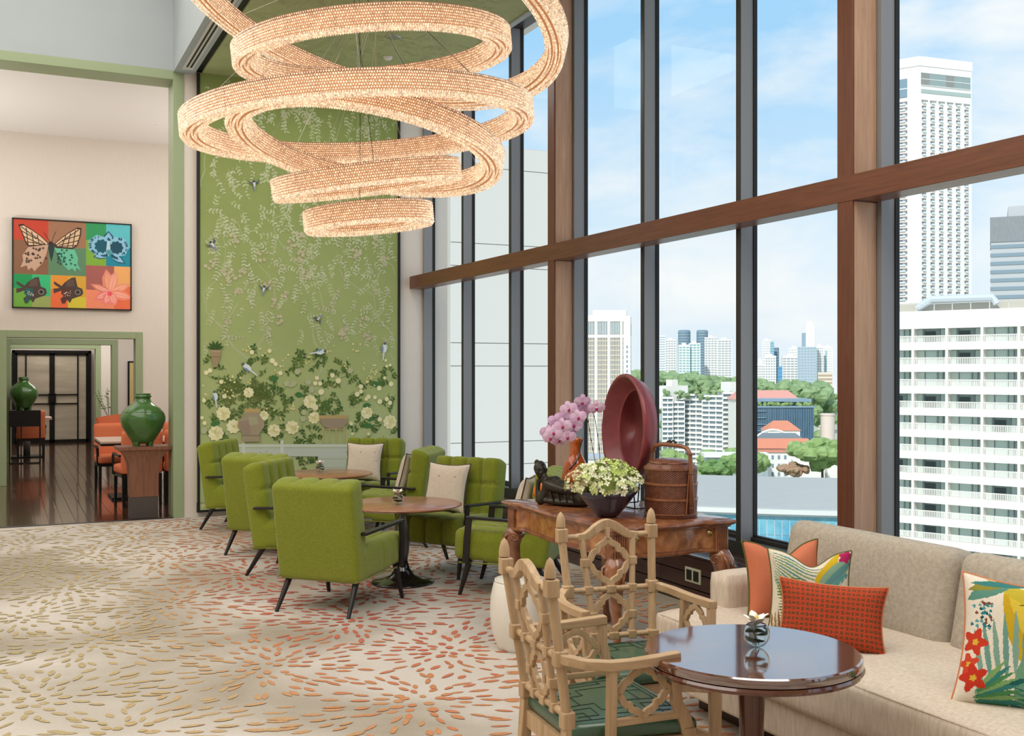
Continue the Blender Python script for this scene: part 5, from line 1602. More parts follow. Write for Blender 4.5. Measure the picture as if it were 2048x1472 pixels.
# big cream peonies
cream = ['ece7b6', 'efeabf', 'e8e2ac']
for (a, c_, r) in ((1115, 760, 60), (1165, 815, 28), (1155, 910, 55), (950, 1000, 62), (780, 1030, 58), (685, 890, 45), (310, 870, 62), (240, 1055, 66), (405, 990, 62), (545, 675, 46), (1645, 865, 56), (1860, 950, 66), (1220, 670, 28), (1380, 565, 26), (1325, 515, 22), (1180, 540, 20), (1165, 590, 20),
                   (1210, 592, 20), (1590, 620, 22), (1590, 665, 20), (1555, 690, 24), (1660, 715, 22), (1640, 735, 18), (1720, 720, 18), (1765, 760, 24), (1760, 635, 24), (1870, 595, 24), (1830, 735, 22), (1860, 770, 22), (575, 300, 20), (740, 290, 18), (765, 380, 24), (795, 410, 20), (840, 495, 20), (150, 490, 20), (185, 470, 20),
                   (290, 575, 20), (130, 750, 18), (320, 710, 20), (110, 910, 16), (135, 960, 18), (1765, 925, 22), (1500, 965, 18), (1510, 1060, 14), (1660, 1060, 14), (1820, 375, 14), (1830, 430, 14), (1860, 420, 14), (1810, 540, 14)):
    x, z = cropB([(a, c_)])[0]; R_ = r / 4.655 / 174
    F.bloom(x, z, R_, cream[0], 9, 0.10, rg.random())
    if R_ > 0.04:
        for k in range(9):
            an = rg.uniform(0, 6.28); F.leaf(x, z, an, R_ * 0.85, R_ * 0.22, rg.choice(['e3dc9f', 'f4f0cf', 'ddd69b']))
        F.bloom(x, z, R_ * 0.2, 'd9cf86', 5, 0.2)
for k in range(120):
    a, c_ = rg.choice([(540, 280), (700, 280), (860, 460), (890, 340), (1090, 350), (1300, 290), (1440, 400), (1580, 270), (1620, 450), (1690, 560), (1720, 480), (400, 700), (320, 690), (110, 680), (300, 530), (400, 540), (770, 810), (810, 870), (950, 790), (1560, 260), (1650, 560), (590, 570), (1490, 940)])
    x, z = cropB([(a + rg.gauss(0, 28), c_ + rg.gauss(0, 28))])[0]
    if inside_m(x, z): F.bloom(x, z, rg.uniform(0.006, 0.012), rg.choice(['e9e3a6', 'e2d78e']), 5, 0.2)
for (a, c_) in ((940, 600), (900, 590), (960, 590), (1060, 860), (1050, 920), (130, 1030), (1100, 580), (1130, 650), (1000, 480), (1490, 470)):
    x, z = cropB([(a, c_)])[0]; F.bloom(x, z, 0.035, 'b7bd93', 6, 0.15)
# white painted balustrade at the foot
def R4(a0, c0, a1, c1, col):
    p = cropB([(a0, c0), (a1, c0), (a1, c1), (a0, c1)]); F.poly(p, col)
R4(430, 1155, 1570, 1180, 'd5dccb'); R4(430, 1180, 1570, 1196, 'b9c4a6'); R4(430, 1196, 1570, 1270, 'c9d0c3'); R4(1190, 1270, 1580, 1700, 'c3ccba'); R4(430, 1270, 900, 1330, 'bcc7a9')
R4(840, 1120, 870, 1290, 'dbe0d4'); R4(1565, 1105, 1590, 1700, 'dbe0d4'); R4(480, 1120, 510, 1330, 'd5dccb')
for k in range(4): R4(1195, 1290 + 80 * k, 1560, 1296 + 80 * k, 'aebaa0')
for k in range(5): R4(430, 1160 + 24 * k, 1570, 1162 + 24 * k, 'b9c4b0')
x, z = cropB([(400, 1180)])[0]
F.poly(cropB([(60, 1190), (430, 1190), (430, 1700), (60, 1700)]), 'a9b984')
F.d += 0.0002
q = F.mb.build('painted_garden', 'mural_paint', mural, norecalc=True); q['kind'] = 'stuff'
# urns as painted pieces
def flat_part(name, draw, parent=mural, label=None, y=MY, d=0.016):
    f = Flat(y, d, 0.00002); draw(f)
    o = f.mb.build(name, 'mural_paint', parent, norecalc=True)
    if label: o['label'] = label
    return o
def urn1(f):
    f.poly(cropB([(500, 830), (655, 830), (640, 880), (690, 950), (690, 990), (640, 1060), (655, 1130), (480, 1135), (490, 1060), (440, 990), (445, 940), (505, 880)]), 'a99b80')
    f.poly(cropB([(500, 825), (655, 825), (650, 855), (510, 860)]), 'c2a86c')
    f.poly(cropB([(455, 945), (560, 930), (560, 1080), (500, 1070), (448, 990)]), 'a08e7c')
    f.poly(cropB([(540, 900), (620, 900), (630, 970), (550, 980)]), 'b0a98a')
    f.poly(cropB([(480, 1070), (650, 1070), (655, 1080), (478, 1082)]), '8f8068')
flat_part('painted_urn', urn1, label='large rounded painted urn')
def urn2(f):
    for a in (1235, 1295, 1358, 1430): f.poly(cropB([(a - 5, 990), (a + 5, 990), (a + 5, 1145), (a - 5, 1145)]), 'c3b476')
    f.poly(cropB([(1230, 1012), (1440, 1012), (1440, 1020), (1230, 1020)]), 'c3b476')
    f.poly(cropB([(1200, 900), (1470, 900), (1455, 960), (1420, 1005), (1300, 1015), (1240, 990), (1210, 940)]), 'a3937c')
    f.poly(cropB([(1198, 888), (1470, 885), (1465, 915), (1205, 918)]), 'bfa571')
flat_part('painted_urn', urn2, label='wide painted bowl urn on slender legs')
def urn3(f):
    f.poly(cropB([(195, 285), (285, 285), (280, 340), (262, 400), (250, 440), (218, 440), (205, 390), (192, 330)]), 'a48e70')
    f.poly(cropB([(192, 280), (288, 280), (286, 296), (194, 296)]), 'b19b7c'); f.poly(cropB([(193, 340), (284, 340), (283, 348), (194, 348)]), '8c7659')
    for an in (0.3, 0.8, 1.3, 1.9, 2.4, 2.9):
        x, z = cropB([(235, 270)])[0]; f.leaf(x, z, an, 0.10, 0.014, '3f5c30')
flat_part('painted_urn', urn3, label='small painted pot with dark leaves')
# birds
def bird(u, v, ang, sc_=1.0, flying=True, pale=False):
    x, z = W(u, v)
    def draw(f):
        c_, s_ = math.cos(ang), math.sin(ang)
        T = lambda pts: [(x + sc_ * (c_ * a - s_ * b_), z + sc_ * (s_ * a + c_ * b_)) for a, b_ in pts]
        if flying:
            f.poly(T([(-.01, 0), (-.07, .045), (-.035, -.01)]), '5d6a74'); f.poly(T([(.01, 0), (.06, .055), (.045, .0)]), '566570')
            f.poly(T([(-.018, .018), (.018, .018), (.012, -.05), (0, -.085), (-.012, -.05)]), '8b98a0'); f.poly(T([(-.010, .015), (.012, .015), (.006, -.03), (-.005, -.03)]), 'dfe0d8')
            f.bloom(*T([(0, .028)])[0], 0.012 * sc_, '3e4650', 5, 0.05)
        else:
            f.poly(T([(-.03, -.03), (-.034, .01), (-.012, .05), (.018, .045), (.032, .0), (.015, -.045)]), 'dbe6e6')
            f.poly(T([(-.03, -.03), (-.034, .01), (-.018, .03), (-.008, -.01), (-.014, -.045)]), '7f96ae')
            f.poly(T([(-.012, -.035), (.008, -.04), (.004, -.13), (-.008, -.13)]), 'd3dad8')
            f.bloom(*T([(0.0, .055)])[0], 0.016 * sc_, '6b6570', 5, 0.05)
    flat_part('painted_bird', draw)
for a in ((508, 368, 0.1, 1.0, True), (424, 489, 0.7, 1.05, True), (527, 578, -0.2, 0.95, True), (636, 638, 2.4, 0.9, True), (768, 697, -0.1, 1.1, False), (494, 735, 0.9, 1.1, False), (430, 793, 0.15, 0.95, False), (640, 704, -1.4, 1.0, False)):
    bird(*a)
# ceiling wallpaper leaves
FC = Flat(0, 0, 0.000001)
mbc = MB(); dz_ = 0
for k in range(900):
    x = rg.uniform(2.02, 4.26); y = rg.uniform(5.0, 11.95); a = rg.uniform(0, 2 * PI)
    for j in range(4):
        a2 = a + rg.uniform(-.3, .3); x += 0.045 * math.cos(a2); y += 0.045 * math.sin(a2)
        if not (2.0 < x < 4.28 and 5 < y < 11.95): break
        for s in (-1, 1):
            aa = a2 + s * 0.9; L = rg.uniform(.03, .05); w_ = 0.008; dz_ += 4e-8 * 10
            c_, d_ = math.cos(aa), math.sin(aa)
            mbc.add([(x + c_ * p - d_ * q_, y + d_ * p + c_ * q_, ZC - 0.0005 - dz_) for p, q_ in ((0, 0), (L * .4, w_), (L, 0), (L * .4, -w_))], [(0, 3, 2, 1)], lin(rg.choice(['b3bd8b', 'bcc49a'])))
q = mbc.build('ceiling_leaf_pattern', 'mural_paint', ceil2, norecalc=True); q['kind'] = 'stuff'

# ================================================================== FRAMED POP-COLOUR PICTURE
PY = 16.30
pic = thing('picture', 'black framed picture with butterfly, orchids and goldfish on bright colour blocks', 'picture', (0.127, PY, 2.479))
PWd, PHt = 1.575, 1.256
MB().box(0, PWd, 0, 0.045, 0, PHt).build('backing', 'black_metal', pic)
f_ = MB(); f_.box(0, PWd, -0.012, 0, 0, 0.016); f_.box(0, PWd, -0.012, 0, PHt - 0.016, PHt); f_.box(0, 0.016, -0.012, 0, 0, PHt); f_.box(PWd - 0.016, PWd, -0.012, 0, 0, PHt)
f_.build('frame', 'gasket_black', pic)
mat('print_ink', 'ffffff', 0.5, attr=True)
def pc(x, y):
    u = (x - 95) / 857.0; t_ = 142 + 43 * u; bo = 790 + 14 * u
    return 0.016 + u * (PWd - 0.032), 0.016 + (1 - (y - t_) / (bo - t_)) * (PHt - 0.032)
def art(name, draw, d):
    f = Flat(0.0, d, 0.00003); draw(f); return f.mb.build(name, 'print_ink', pic, norecalc=True)
def rectp(f, x0, y0, x1, y1, col):
    f.poly([pc(x0, y0), pc(x1, y0), pc(x1, y1), pc(x0, y1)], col)
def blocks(f):
    f.poly([(0.016, 0.016), (PWd - .016, 0.016), (PWd - .016, PHt - .016), (0.016, PHt - .016)], 'd0b090')
    u = lambda a: 0.016 + a * (PWd - 0.032); w = lambda a: 0.016 + (1 - a) * (PHt - 0.032)
    def rr(a0, b0, a1, b1, c_): f.poly([(u(a0), w(b0)), (u(a1), w(b0)), (u(a1), w(b1)), (u(a0), w(b1))], c_)
    rr(0, 0, .29, .235, 'c8452f'); rr(.29, 0, .61, .30, 'a3765a'); rr(0, .235, .29, .625, '8a6248'); rr(.29, .30, .61, .625, '5f8a68')
    rr(.61, 0, .785, .20, '2f9a5f'); rr(.785, 0, 1, .27, '5cc3cc'); rr(.61, .20, .785, .495, '7fb03c'); rr(.785, .27, 1, .495, '0f8aa3')
    rr(.61, .495, .855, .78, 'a8605a'); rr(.855, .495, 1, .73, 'f0ae68'); rr(.61, .78, .855, 1, 'f4906c'); rr(.855, .73, 1, 1, 'ee7048')
    rr(0, .625, .155, .785, '149a55'); rr(.155, .625, .31, .87, '35bd7c'); rr(0, .785, .155, 1, '6fae3f'); rr(.155, .87, .31, 1, '9cab62')
    rr(.31, .625, .455, .785, 'e89838'); rr(.455, .625, .61, .87, 'dba83a'); rr(.31, .785, .455, 1, 'ee6f3f'); rr(.455, .87, .61, 1, 'd9c83c')
art('colour_blocks', blocks, 0.001)
def P_(l): return [pc(a, c_) for a, c_ in l]
rg = random.Random(12)
def wing(f, outline, base, ink, lines):
    f.poly(P_(outline), ink)
    cx = sum(a for a, _ in outline) / len(outline); cy = sum(c_ for _, c_ in outline) / len(outline)
    f.poly(P_([(cx + (a - cx) * 0.88, cy + (c_ - cy) * 0.86) for a, c_ in outline]), base)
    for l in lines: f.strip(P_(l), 0.012, ink)
def butterfly(f):
    ink, bs = '3a2520', 'dfc09a'
    L = [(130, 185), (160, 178), (230, 222), (300, 275), (355, 330), (340, 342), (200, 345), (182, 320), (160, 260)]
    wing(f, L, bs, ink, [[(150, 200), (330, 335)], [(185, 205), (200, 340)], [(225, 235), (240, 340)], [(265, 260), (280, 340)], [(150, 230), (260, 290)], [(165, 270), (300, 335)], [(180, 310), (320, 330)]])
    Rr = [(585, 208), (555, 203), (490, 240), (430, 285), (380, 330), (400, 355), (520, 362), (555, 340), (580, 260)]
    wing(f, Rr, bs, ink, [[(565, 220), (400, 335)], [(540, 225), (520, 350)], [(505, 245), (480, 355)], [(470, 265), (440, 350)], [(570, 260), (440, 300)], [(560, 300), (420, 335)], [(545, 335), (410, 345)]])
    f.poly(P_([(345, 330), (200, 350), (160, 410), (165, 450), (145, 500), (190, 485), (200, 520), (225, 500), (245, 530), (265, 505), (300, 470), (330, 400)]), 'c9a78e')
    for k in range(26):
        a = rg.uniform(180, 330); c_ = rg.uniform(355, 470)
        if a + (c_ - 340) * 0.9 < 420: f.bloom(*pc(a, c_), 0.014, ink, 4, 0.4)
    f.poly(P_([(385, 355), (535, 368), (560, 430), (555, 470), (580, 520), (545, 500), (540, 530), (515, 505), (490, 520), (450, 480), (420, 420)]), '69c39f')
    for k in range(26):
        a = rg.uniform(410, 540); c_ = rg.uniform(370, 480); f.bloom(*pc(a, c_), 0.014, '1c4a44', 4, 0.4)
    f.poly(P_([(350, 315), (378, 315), (388, 350), (375, 420), (365, 455), (355, 420), (342, 350)]), '203c3c')
    f.bloom(*pc(362, 322), 0.028, ink, 5, 0.1)
    f.strip(P_([(355, 310), (330, 270), (312, 235)]), 0.005, ink); f.strip(P_([(368, 310), (385, 260), (400, 232)]), 0.005, ink)
art('butterfly', butterfly, 0.003)
def orchid(f):
    dk, lt = '0f4f66', '8cc4e0'
    for (x, y, a, L, w_) in ((785, 330, 1.57, .20, .07), (790, 400, 2.95 + .4, .22, .05), (800, 400, -.55, .24, .05)):
        X_, Z_ = pc(x, y); f.leaf(X_, Z_, a, L, w_, dk); f.leaf(X_, Z_, a, L * .9, w_ * .75, lt); f.leaf(X_, Z_, a, L * .55, w_ * .5, dk)
    f.bloom(*pc(715, 335), 0.145, lt, 7, 0.06); f.bloom(*pc(860, 345), 0.140, lt, 7, 0.06)
    f.bloom(*pc(735, 340), 0.095, '0b5a70', 9, 0.12); f.bloom(*pc(845, 350), 0.090, '0d4a5f', 9, 0.12)
    for k in range(22):
        a = rg.uniform(1.6, 4.8); X_, Z_ = pc(715, 335); f.leaf(X_ + .10 * math.cos(a), Z_ + .10 * math.sin(a), a, 0.045, 0.006, dk)
        a = rg.uniform(-1.6, 1.6); X_, Z_ = pc(860, 345); f.leaf(X_ + .095 * math.cos(a), Z_ + .095 * math.sin(a), a, 0.045, 0.006, dk)
    f.poly(P_([(775, 300), (795, 300), (800, 370), (785, 420), (768, 370)]), 'b4d8e6'); f.bloom(*pc(790, 385), 0.04, '4f9aa6', 6, 0.2)
art('orchid_blossom', orchid, 0.003)
def lily(f):
    for (a, L, w_, c_) in ((1.75, .34, .085, 'e88f74'), (1.35, .32, .07, 'efa07c'), (2.75, .30, .05, 'dd8270'), (.45, .30, .06, 'ef9a76'), (-.25, .32, .07, 'f58e70'), (-2.7, .24, .06, 'ee7f86'), (-2.0, .20, .07, 'f5808a'), (-1.2, .2, .06, 'f98f8c')):
        X_, Z_ = pc(800, 680); f.leaf(X_, Z_, a, L, w_, c_); f.leaf(X_, Z_, a, L * .92, w_ * .5, {'e88f74': 'f0a78c'}.get(c_, 'fab09a'))
        f.strip([(X_, Z_), (X_ + L * .9 * math.cos(a), Z_ + L * .9 * math.sin(a))], 0.004, 'd0604c')
    f.bloom(*pc(795, 690), 0.03, 'f04a5a', 5, 0.4)
art('lily_blossom', lily, 0.003)
def fish(dx, tint):
    def draw(f):
        Q = lambda l: P_([(a + dx, c_) for a, c_ in l])
        f.poly(Q([(175, 635), (120, 600), (118, 620), (160, 650), (115, 655), (118, 690), (170, 670), (200, 700), (165, 730), (180, 770), (215, 735), (235, 760), (250, 730), (320, 705), (333, 685), (325, 655), (290, 640), (275, 570), (245, 575), (195, 610)]), '4a3a34')
        f.poly(Q([(180, 650), (235, 655), (240, 715), (200, 720), (170, 690)]), tint)
        f.poly(Q([(215, 590), (262, 585), (270, 635), (205, 640)]), '5f4b44')
        f.poly(Q([(175, 740), (195, 715), (215, 735), (195, 768)]), tint)
        for k in range(14): f.bloom(*pc(190 + dx + rg.uniform(0, 50), 672 + rg.uniform(0, 40)), 0.006, 'd8d0c0', 4, 0.1)
        f.bloom(*pc(292 + dx, 680), 0.038, '8f8680', 6, 0.03); f.bloom(*pc(292 + dx, 680), 0.026, '2c2422', 6, 0.03)
    return draw
art('goldfish', fish(0, '245a58'), 0.003); art('goldfish', fish(265, '5a2f2c'), 0.003)

# ================================================================== CHANDELIER
mat('crystal', 'f6ebe0', 0.12, spec=0.9, trans=0.25, ior=1.5, coat=0.4)
nt = MATS['crystal'].node_tree; b = nt.nodes['Principled BSDF']
tc = nt.nodes.new('ShaderNodeTexCoord'); no = nt.nodes.new('ShaderNodeTexNoise'); no.inputs['Scale'].default_value = 80; no.inputs['Detail'].default_value = 1
nt.links.new(tc.outputs['Object'], no.inputs['Vector'])
mr = nt.nodes.new('ShaderNodeMapRange'); mr.inputs[1].default_value = 0.40; mr.inputs[2].default_value = 0.68; mr.inputs[3].default_value = 0.04; mr.inputs[4].default_value = 0.85  # noise glow puts LED light and sparkle into the beads' emission
nt.links.new(no.outputs['Fac'], mr.inputs[0]); nt.links.new(mr.outputs[0], b.inputs['Emission Strength'])
b.inputs['Emission Color'].default_value = (*lin('ffdcb6'), 1)
mat('led_core', 'b98a62', 0.5, emit='ffb070', estr=0.22)
mat('rose_metal', 'c98f6a', 0.3, metal=0.8)
cx0, cy0 = 2.50, 7.77
chn = thing('chandelier', 'cascading chandelier of six tilted crystal rings glowing warm', 'chandelier', (cx0, cy0, ZC))
RINGS = [ # centre, radius, tilt normal (x, y)
    ((2.527, 7.774, 2.771), 0.493, -0.102, 0.002), ((2.515, 7.779, 3.061), 0.721, -0.170, -0.058), ((2.515, 7.779, 3.333), 1.051, 0.178, 0.050),
    ((2.467, 7.802, 3.498), 1.327, -0.080, 0.001), ((2.559, 7.758, 4.045), 1.055, -0.114, -0.031), ((2.538, 7.768, 4.373), 1.529, 0.280, 0.065)]
RH, RWD = 0.150, 0.150
octv = np.array([(1, 0, 0), (-1, 0, 0), (0, 1, 0), (0, -1, 0), (0, 0, 1.25), (0, 0, -1.25)], float)
octf = np.array([(0, 2, 4), (2, 1, 4), (1, 3, 4), (3, 0, 4), (2, 0, 5), (1, 2, 5), (3, 1, 5), (0, 3, 5)])
rngs = np.random.RandomState(4)
cables = []
for (C_, R_, nx_, ny_) in RINGS:
    n_ = Vector((nx_, ny_, 1)).normalized(); a_ = n_.cross(Vector((0, 1, 0))).normalized(); b__ = n_.cross(a_)
    M_ = Matrix((a_, b__, n_)).transposed()
    M4 = Matrix.Translation(Vector(C_) - Vector((cx0, cy0, ZC))) @ M_.to_4x4()
    ro, ri = R_ - 0.012, R_ - RWD + 0.012
    seg = max(64, int(R_ * 100))
    core = MB().lathe([(ri + .012, -RH / 2 + .018), (ro - .012, -RH / 2 + .018), (ro - .012, RH / 2 - .006), (ri + .012, RH / 2 - .006)], seg, closed=True)
    ring_o = core.build('crystal_ring', 'led_core', chn, auto=0.6); ring_o.matrix_local = M4
    fr2 = MB()
    for r in (R_ - 0.004, R_ - RWD + 0.004):
        fr2.lathe([(r - .003, RH / 2 - .004), (r + .003, RH / 2 - .004), (r + .003, RH / 2 + .002), (r - .003, RH / 2 + .002)], seg, closed=True)
    fr2.lathe([(R_ - RWD, RH / 2 - .002), (R_, RH / 2 - .002), (R_, RH / 2), (R_ - RWD, RH / 2)], seg, closed=True)
    nb = int(2 * PI * R_ / 0.34)
    for k in range(nb):
        a = 2 * PI * k / nb; mx_ = Matrix.Rotation(a, 4, 'Z')
        fr2.box(R_ - 0.010, R_ - 0.004, -0.0012, 0.0012, -RH / 2, RH / 2, mx_)
    fr2.build('ring_frame', 'rose_metal', ring_o)
    pos = []; rad = []
    pt = 0.0175
    for row in range(8):
        z = -RH / 2 + 0.008 + row * (RH - 0.014) / 7
        for r in (R_ - 0.003, R_ - RWD + 0.003):
            n = int(2 * PI * r / pt); th_ = 2 * PI * (np.arange(n) + 0.5 * (row % 2)) / n
            pos.append(np.stack([r * np.cos(th_), r * np.sin(th_), np.full(n, z)], 1)); rad.append(np.full(n, 0.0078))
    for row in range(6):
        r = R_ - 0.014 - row * (RWD - 0.03) / 5; zz = -RH / 2 + (0.014 if row % 2 else -0.004)
        n = int(2 * PI * r / pt); th_ = 2 * PI * (np.arange(n) + 0.5 * (row % 2)) / n
        pos.append(np.stack([r * np.cos(th_), r * np.sin(th_), np.full(n, zz)], 1)); rad.append(np.full(n, 0.0075 if row % 2 else 0.0105))
    pos = np.concatenate(pos); rad = np.concatenate(rad)
    ang = np.arctan2(pos[:, 1], pos[:, 0]) + rngs.uniform(-.35, .35, len(pos))
    ca, sa = np.cos(ang), np.sin(ang)
    ov = octv[None] * rad[:, None, None]
    vx = ov[..., 0] * ca[:, None] - ov[..., 1] * sa[:, None] + pos[:, None, 0]
    vy = ov[..., 0] * sa[:, None] + ov[..., 1] * ca[:, None] + pos[:, None, 1]
    vz = ov[..., 2] + pos[:, None, 2]
    V_ = np.stack([vx, vy, vz], -1).reshape(-1, 3)
    F_ = (octf[None] + 6 * np.arange(len(pos))[:, None, None]).reshape(-1, 3)
    me = bpy.data.meshes.new('crystal_beads'); me.from_pydata(V_.tolist(), [], F_.tolist()); me.materials.append(MATS['crystal'])
    o = bpy.data.objects.new('crystal_beads', me); COL.objects.link(o); o.parent = ring_o; o['kind'] = 'stuff'
    for k in range(4):
        a = 2 * PI * k / 4 + 0.6 + R_
        p = M4 @ Vector(((R_ - RWD / 2) * math.cos(a), (R_ - RWD / 2) * math.sin(a), RH / 2))
        top = Vector((0.22 * math.cos(a + R_), 0.22 * math.sin(a + R_), -0.03))
        kk = MB()
        if k == 0:   # slack feed wire beside the cable
            kk.tube([top + Vector((.02, 0, 0)), (top + p) / 2 + Vector((.03, .02, -.03)), p + Vector((0.01, 0, 0))], 0.0022, 5)
            kk.build('power_wire', 'gasket_black', chn); kk = MB()
        kk.tube([top, p], 0.0014, 5); kk.build('suspension_cable', 'steel_trim', chn)
MB().lathe([(0.001, -0.05), (0.32, -0.05), (0.34, -0.04), (0.34, -0.001), (0.001, -0.001)], 48).build('ceiling_canopy', 'rose_metal', chn, auto=0.5)

# ================================================================== CARVED CONSOLE TABLE
def burl(name, c1, c2, c3):
    m = bpy.data.materials.new(name); m.use_nodes = True
    nt = m.node_tree; b = nt.nodes['Principled BSDF']; tc = nt.nodes.new('ShaderNodeTexCoord')
    n1 = nt.nodes.new('ShaderNodeTexNoise'); n1.inputs['Scale'].default_value = 9; n1.inputs['Detail'].default_value = 7; n1.inputs['Distortion'].default_value = 1.8
    nt.links.new(tc.outputs['Object'], n1.inputs['Vector'])
    cr = nt.nodes.new('ShaderNodeValToRGB'); cr.color_ramp.elements[0].position = 0.3; cr.color_ramp.elements[0].color = (*lin(c1), 1)
    cr.color_ramp.elements[1].position = 0.7; cr.color_ramp.elements[1].color = (*lin(c3), 1); q = cr.color_ramp.elements.new(0.5); q.color = (*lin(c2), 1)
    nt.links.new(n1.outputs['Fac'], cr.inputs[0]); nt.links.new(cr.outputs[0], b.inputs['Base Color'])
    b.inputs['Roughness'].default_value = 0.28; b.inputs['Coat Weight'].default_value = 0.7; b.inputs['Coat Roughness'].default_value = 0.08
    MATS[name] = m
burl('walnut_burl', '74401f', 'a5683a', 'c08a52')
burl('walnut_carved', '5f3320', '85502f', '9c6640')
mat('brass', 'a8905a', 0.3, metal=0.9)
TX0, TX1, TY0, TY1, TZ = 2.79, 3.50, 4.61, 5.85, 0.81
ct = thing('console_table', 'carved burl walnut console table with serpentine edges and scrolled legs by the window', 'table', (0, 0, 0))
def outline(off, n=40):
    pts = []
    def side(p0, p1, nrm, L):
        for k in range(n):
            t_ = k / n
            e_ = min(t_, 1 - t_) * L
            w = -0.030 * max(0, min(1, (e_ - 0.12) / 0.03)) + 0.034 * max(0, min(1, (e_ - 0.15) / 0.1)) * math.sin(PI * t_) ** 0.6 * (0.75 + 0.25 * math.cos(2 * PI * (t_ - .5) * 2))
            if e_ < 0.02: w += 0.010 * (1 - e_ / 0.02)
            q = off + w
            pts.append((p0[0] + (p1[0] - p0[0]) * t_ + nrm[0] * q, p0[1] + (p1[1] - p0[1]) * t_ + nrm[1] * q))
    ax, bx, ay, by = TX0, TX1, TY0, TY1
    side((ax, ay), (bx, ay), (0, -1), bx - ax); side((bx, ay), (bx, by), (1, 0), by - ay)
    side((bx, by), (ax, by), (0, 1), bx - ax); side((ax, by), (ax, ay), (-1, 0), by - ay)
    # square the corners out
    res = []
    for i, (x, y) in enumerate(pts):
        res.append((x, y))
    for (ci, cx_, cy_) in ((0, ax - off, ay - off), (n, bx + off, ay - off), (2 * n, bx + off, by + off), (3 * n, ax - off, by + off)):
        res[ci] = (cx_, cy_)
    return res
def stack(mb, lay):
    ks = None; vs = []; fs = []
    for (off, z) in lay:
        o_ = outline(off); ks = len(o_); vs += [(x, y, z) for x, y in o_]
    for i in range(len(lay) - 1):
        for j in range(ks): fs.append((i * ks + j, i * ks + (j + 1) % ks, (i + 1) * ks + (j + 1) % ks, (i + 1) * ks + j))
    fs.append(tuple(range(ks - 1, -1, -1))); fs.append(tuple((len(lay) - 1) * ks + j for j in range(ks)))
    mb.add(vs, fs); return mb
stack(MB(), [(0.0, TZ - 0.045), (0.012, TZ - 0.040), (0.012, TZ - 0.032), (0.026, TZ - 0.026), (0.034, TZ - 0.016), (0.030, TZ - 0.006), (0.018, TZ)]).build('tabletop', 'walnut_carved', ct, auto=0.6)
stack(MB(), [(-0.012, TZ - 0.155), (-0.012, TZ - 0.045)]).build('apron', 'walnut_burl', ct, auto=0.6)
stack(MB(), [(-0.010, TZ - 0.176), (0.002, TZ - 0.172), (0.004, TZ - 0.163), (-0.006, TZ - 0.157), (-0.006, TZ - 0.150)]).build('bead_moulding', 'walnut_carved', ct, auto=0.6)
for (cx_, cy_) in ((TX0, TY0), (TX1, TY0), (TX1, TY1), (TX0, TY1)):
    sx = 1 if cx_ == TX0 else -1; sy = 1 if cy_ == TY0 else -1
    cb = MB(); cb.box(min(cx_, cx_ + sx * .085), max(cx_, cx_ + sx * .085), min(cy_, cy_ + sy * .085), max(cy_, cy_ + sy * .085), TZ - 0.175, TZ - 0.045)
    co = cb.build('corner_block', 'walnut_carved', ct)
    for k in range(6):
        q_ = 0.008 + k * 0.0135
        MB().tube([(cx_ + sx * q_, cy_ - sy * 0.001, TZ - 0.17), (cx_ + sx * q_, cy_ - sy * 0.001, TZ - 0.05)], 0.006, 8).build('reed', 'walnut_carved', co, auto=0.8)
        MB().tube([(cx_ - sx * 0.001, cy_ + sy * q_, TZ - 0.17), (cx_ - sx * 0.001, cy_ + sy * q_, TZ - 0.05)], 0.006, 8).build('reed', 'walnut_carved', co, auto=0.8)
    # cabriole leg along the diagonal
    dx, dy = -sx * 0.7071, -sy * 0.7071
    bx_, by_ = cx_ + sx * 0.05, cy_ + sy * 0.05
    path = []; rad = []
    for (o_, z, r) in ((0.0, TZ - 0.17, 0.044), (0.030, TZ - 0.20, 0.056), (0.048, TZ - 0.235, 0.060), (0.050, TZ - 0.28, 0.052), (0.034, TZ - 0.34, 0.040), (0.010, TZ - 0.42, 0.030), (-0.004, TZ - 0.52, 0.024), (-0.004, TZ - 0.62, 0.020), (0.012, TZ - 0.71, 0.020), (0.034, TZ - 0.77, 0.026), (0.040, TZ - 0.795, 0.030), (0.040, 0.0, 0.020)):
        path.append((bx_ + dx * o_, by_ + dy * o_, z)); rad.append(r)
    lg = MB().tube(path, rad, 14).build('leg', 'walnut_carved', ct, smooth=True)
    for side_ in (-1, 1):
        px, py = -dy * side_, dx * side_
        sp_ = []
        for k in range(20):
            a = 0.4 + k / 19 * 1.7 * 2 * PI; r = 0.028 * (1 - k / 24)
            sp_.append((bx_ + px * 0.050 + dx * (0.012 + r * math.cos(a)), by_ + py * 0.050 + dy * (0.012 + r * math.cos(a)), TZ - 0.215 + r * math.sin(a)))
        MB().tube(sp_, [0.007] * 15 + [0.006, 0.006, 0.005, 0.005, 0.004], 6).build('scroll', 'walnut_carved', lg, smooth=True)
    for k in range(-2, 3):
        an = k * 0.35; ddx = dx * math.cos(an) - dy * math.sin(an); ddy = dx * math.sin(an) + dy * math.cos(an)
        MB().tube([(bx_ + ddx * 0.050, by_ + ddy * 0.050, TZ - 0.178), (bx_ + ddx * 0.092, by_ + ddy * 0.092, TZ - 0.215), (bx_ + dx * .02 + ddx * 0.085, by_ + dy * .02 + ddy * 0.085, TZ - 0.265), (bx_ + dx * 0.03 + ddx * 0.05, by_ + dy * .03 + ddy * 0.05, TZ - 0.33)], [0.004, 0.008, 0.007, 0.003], 6).build('acanthus_rib', 'walnut_carved', lg, smooth=True)
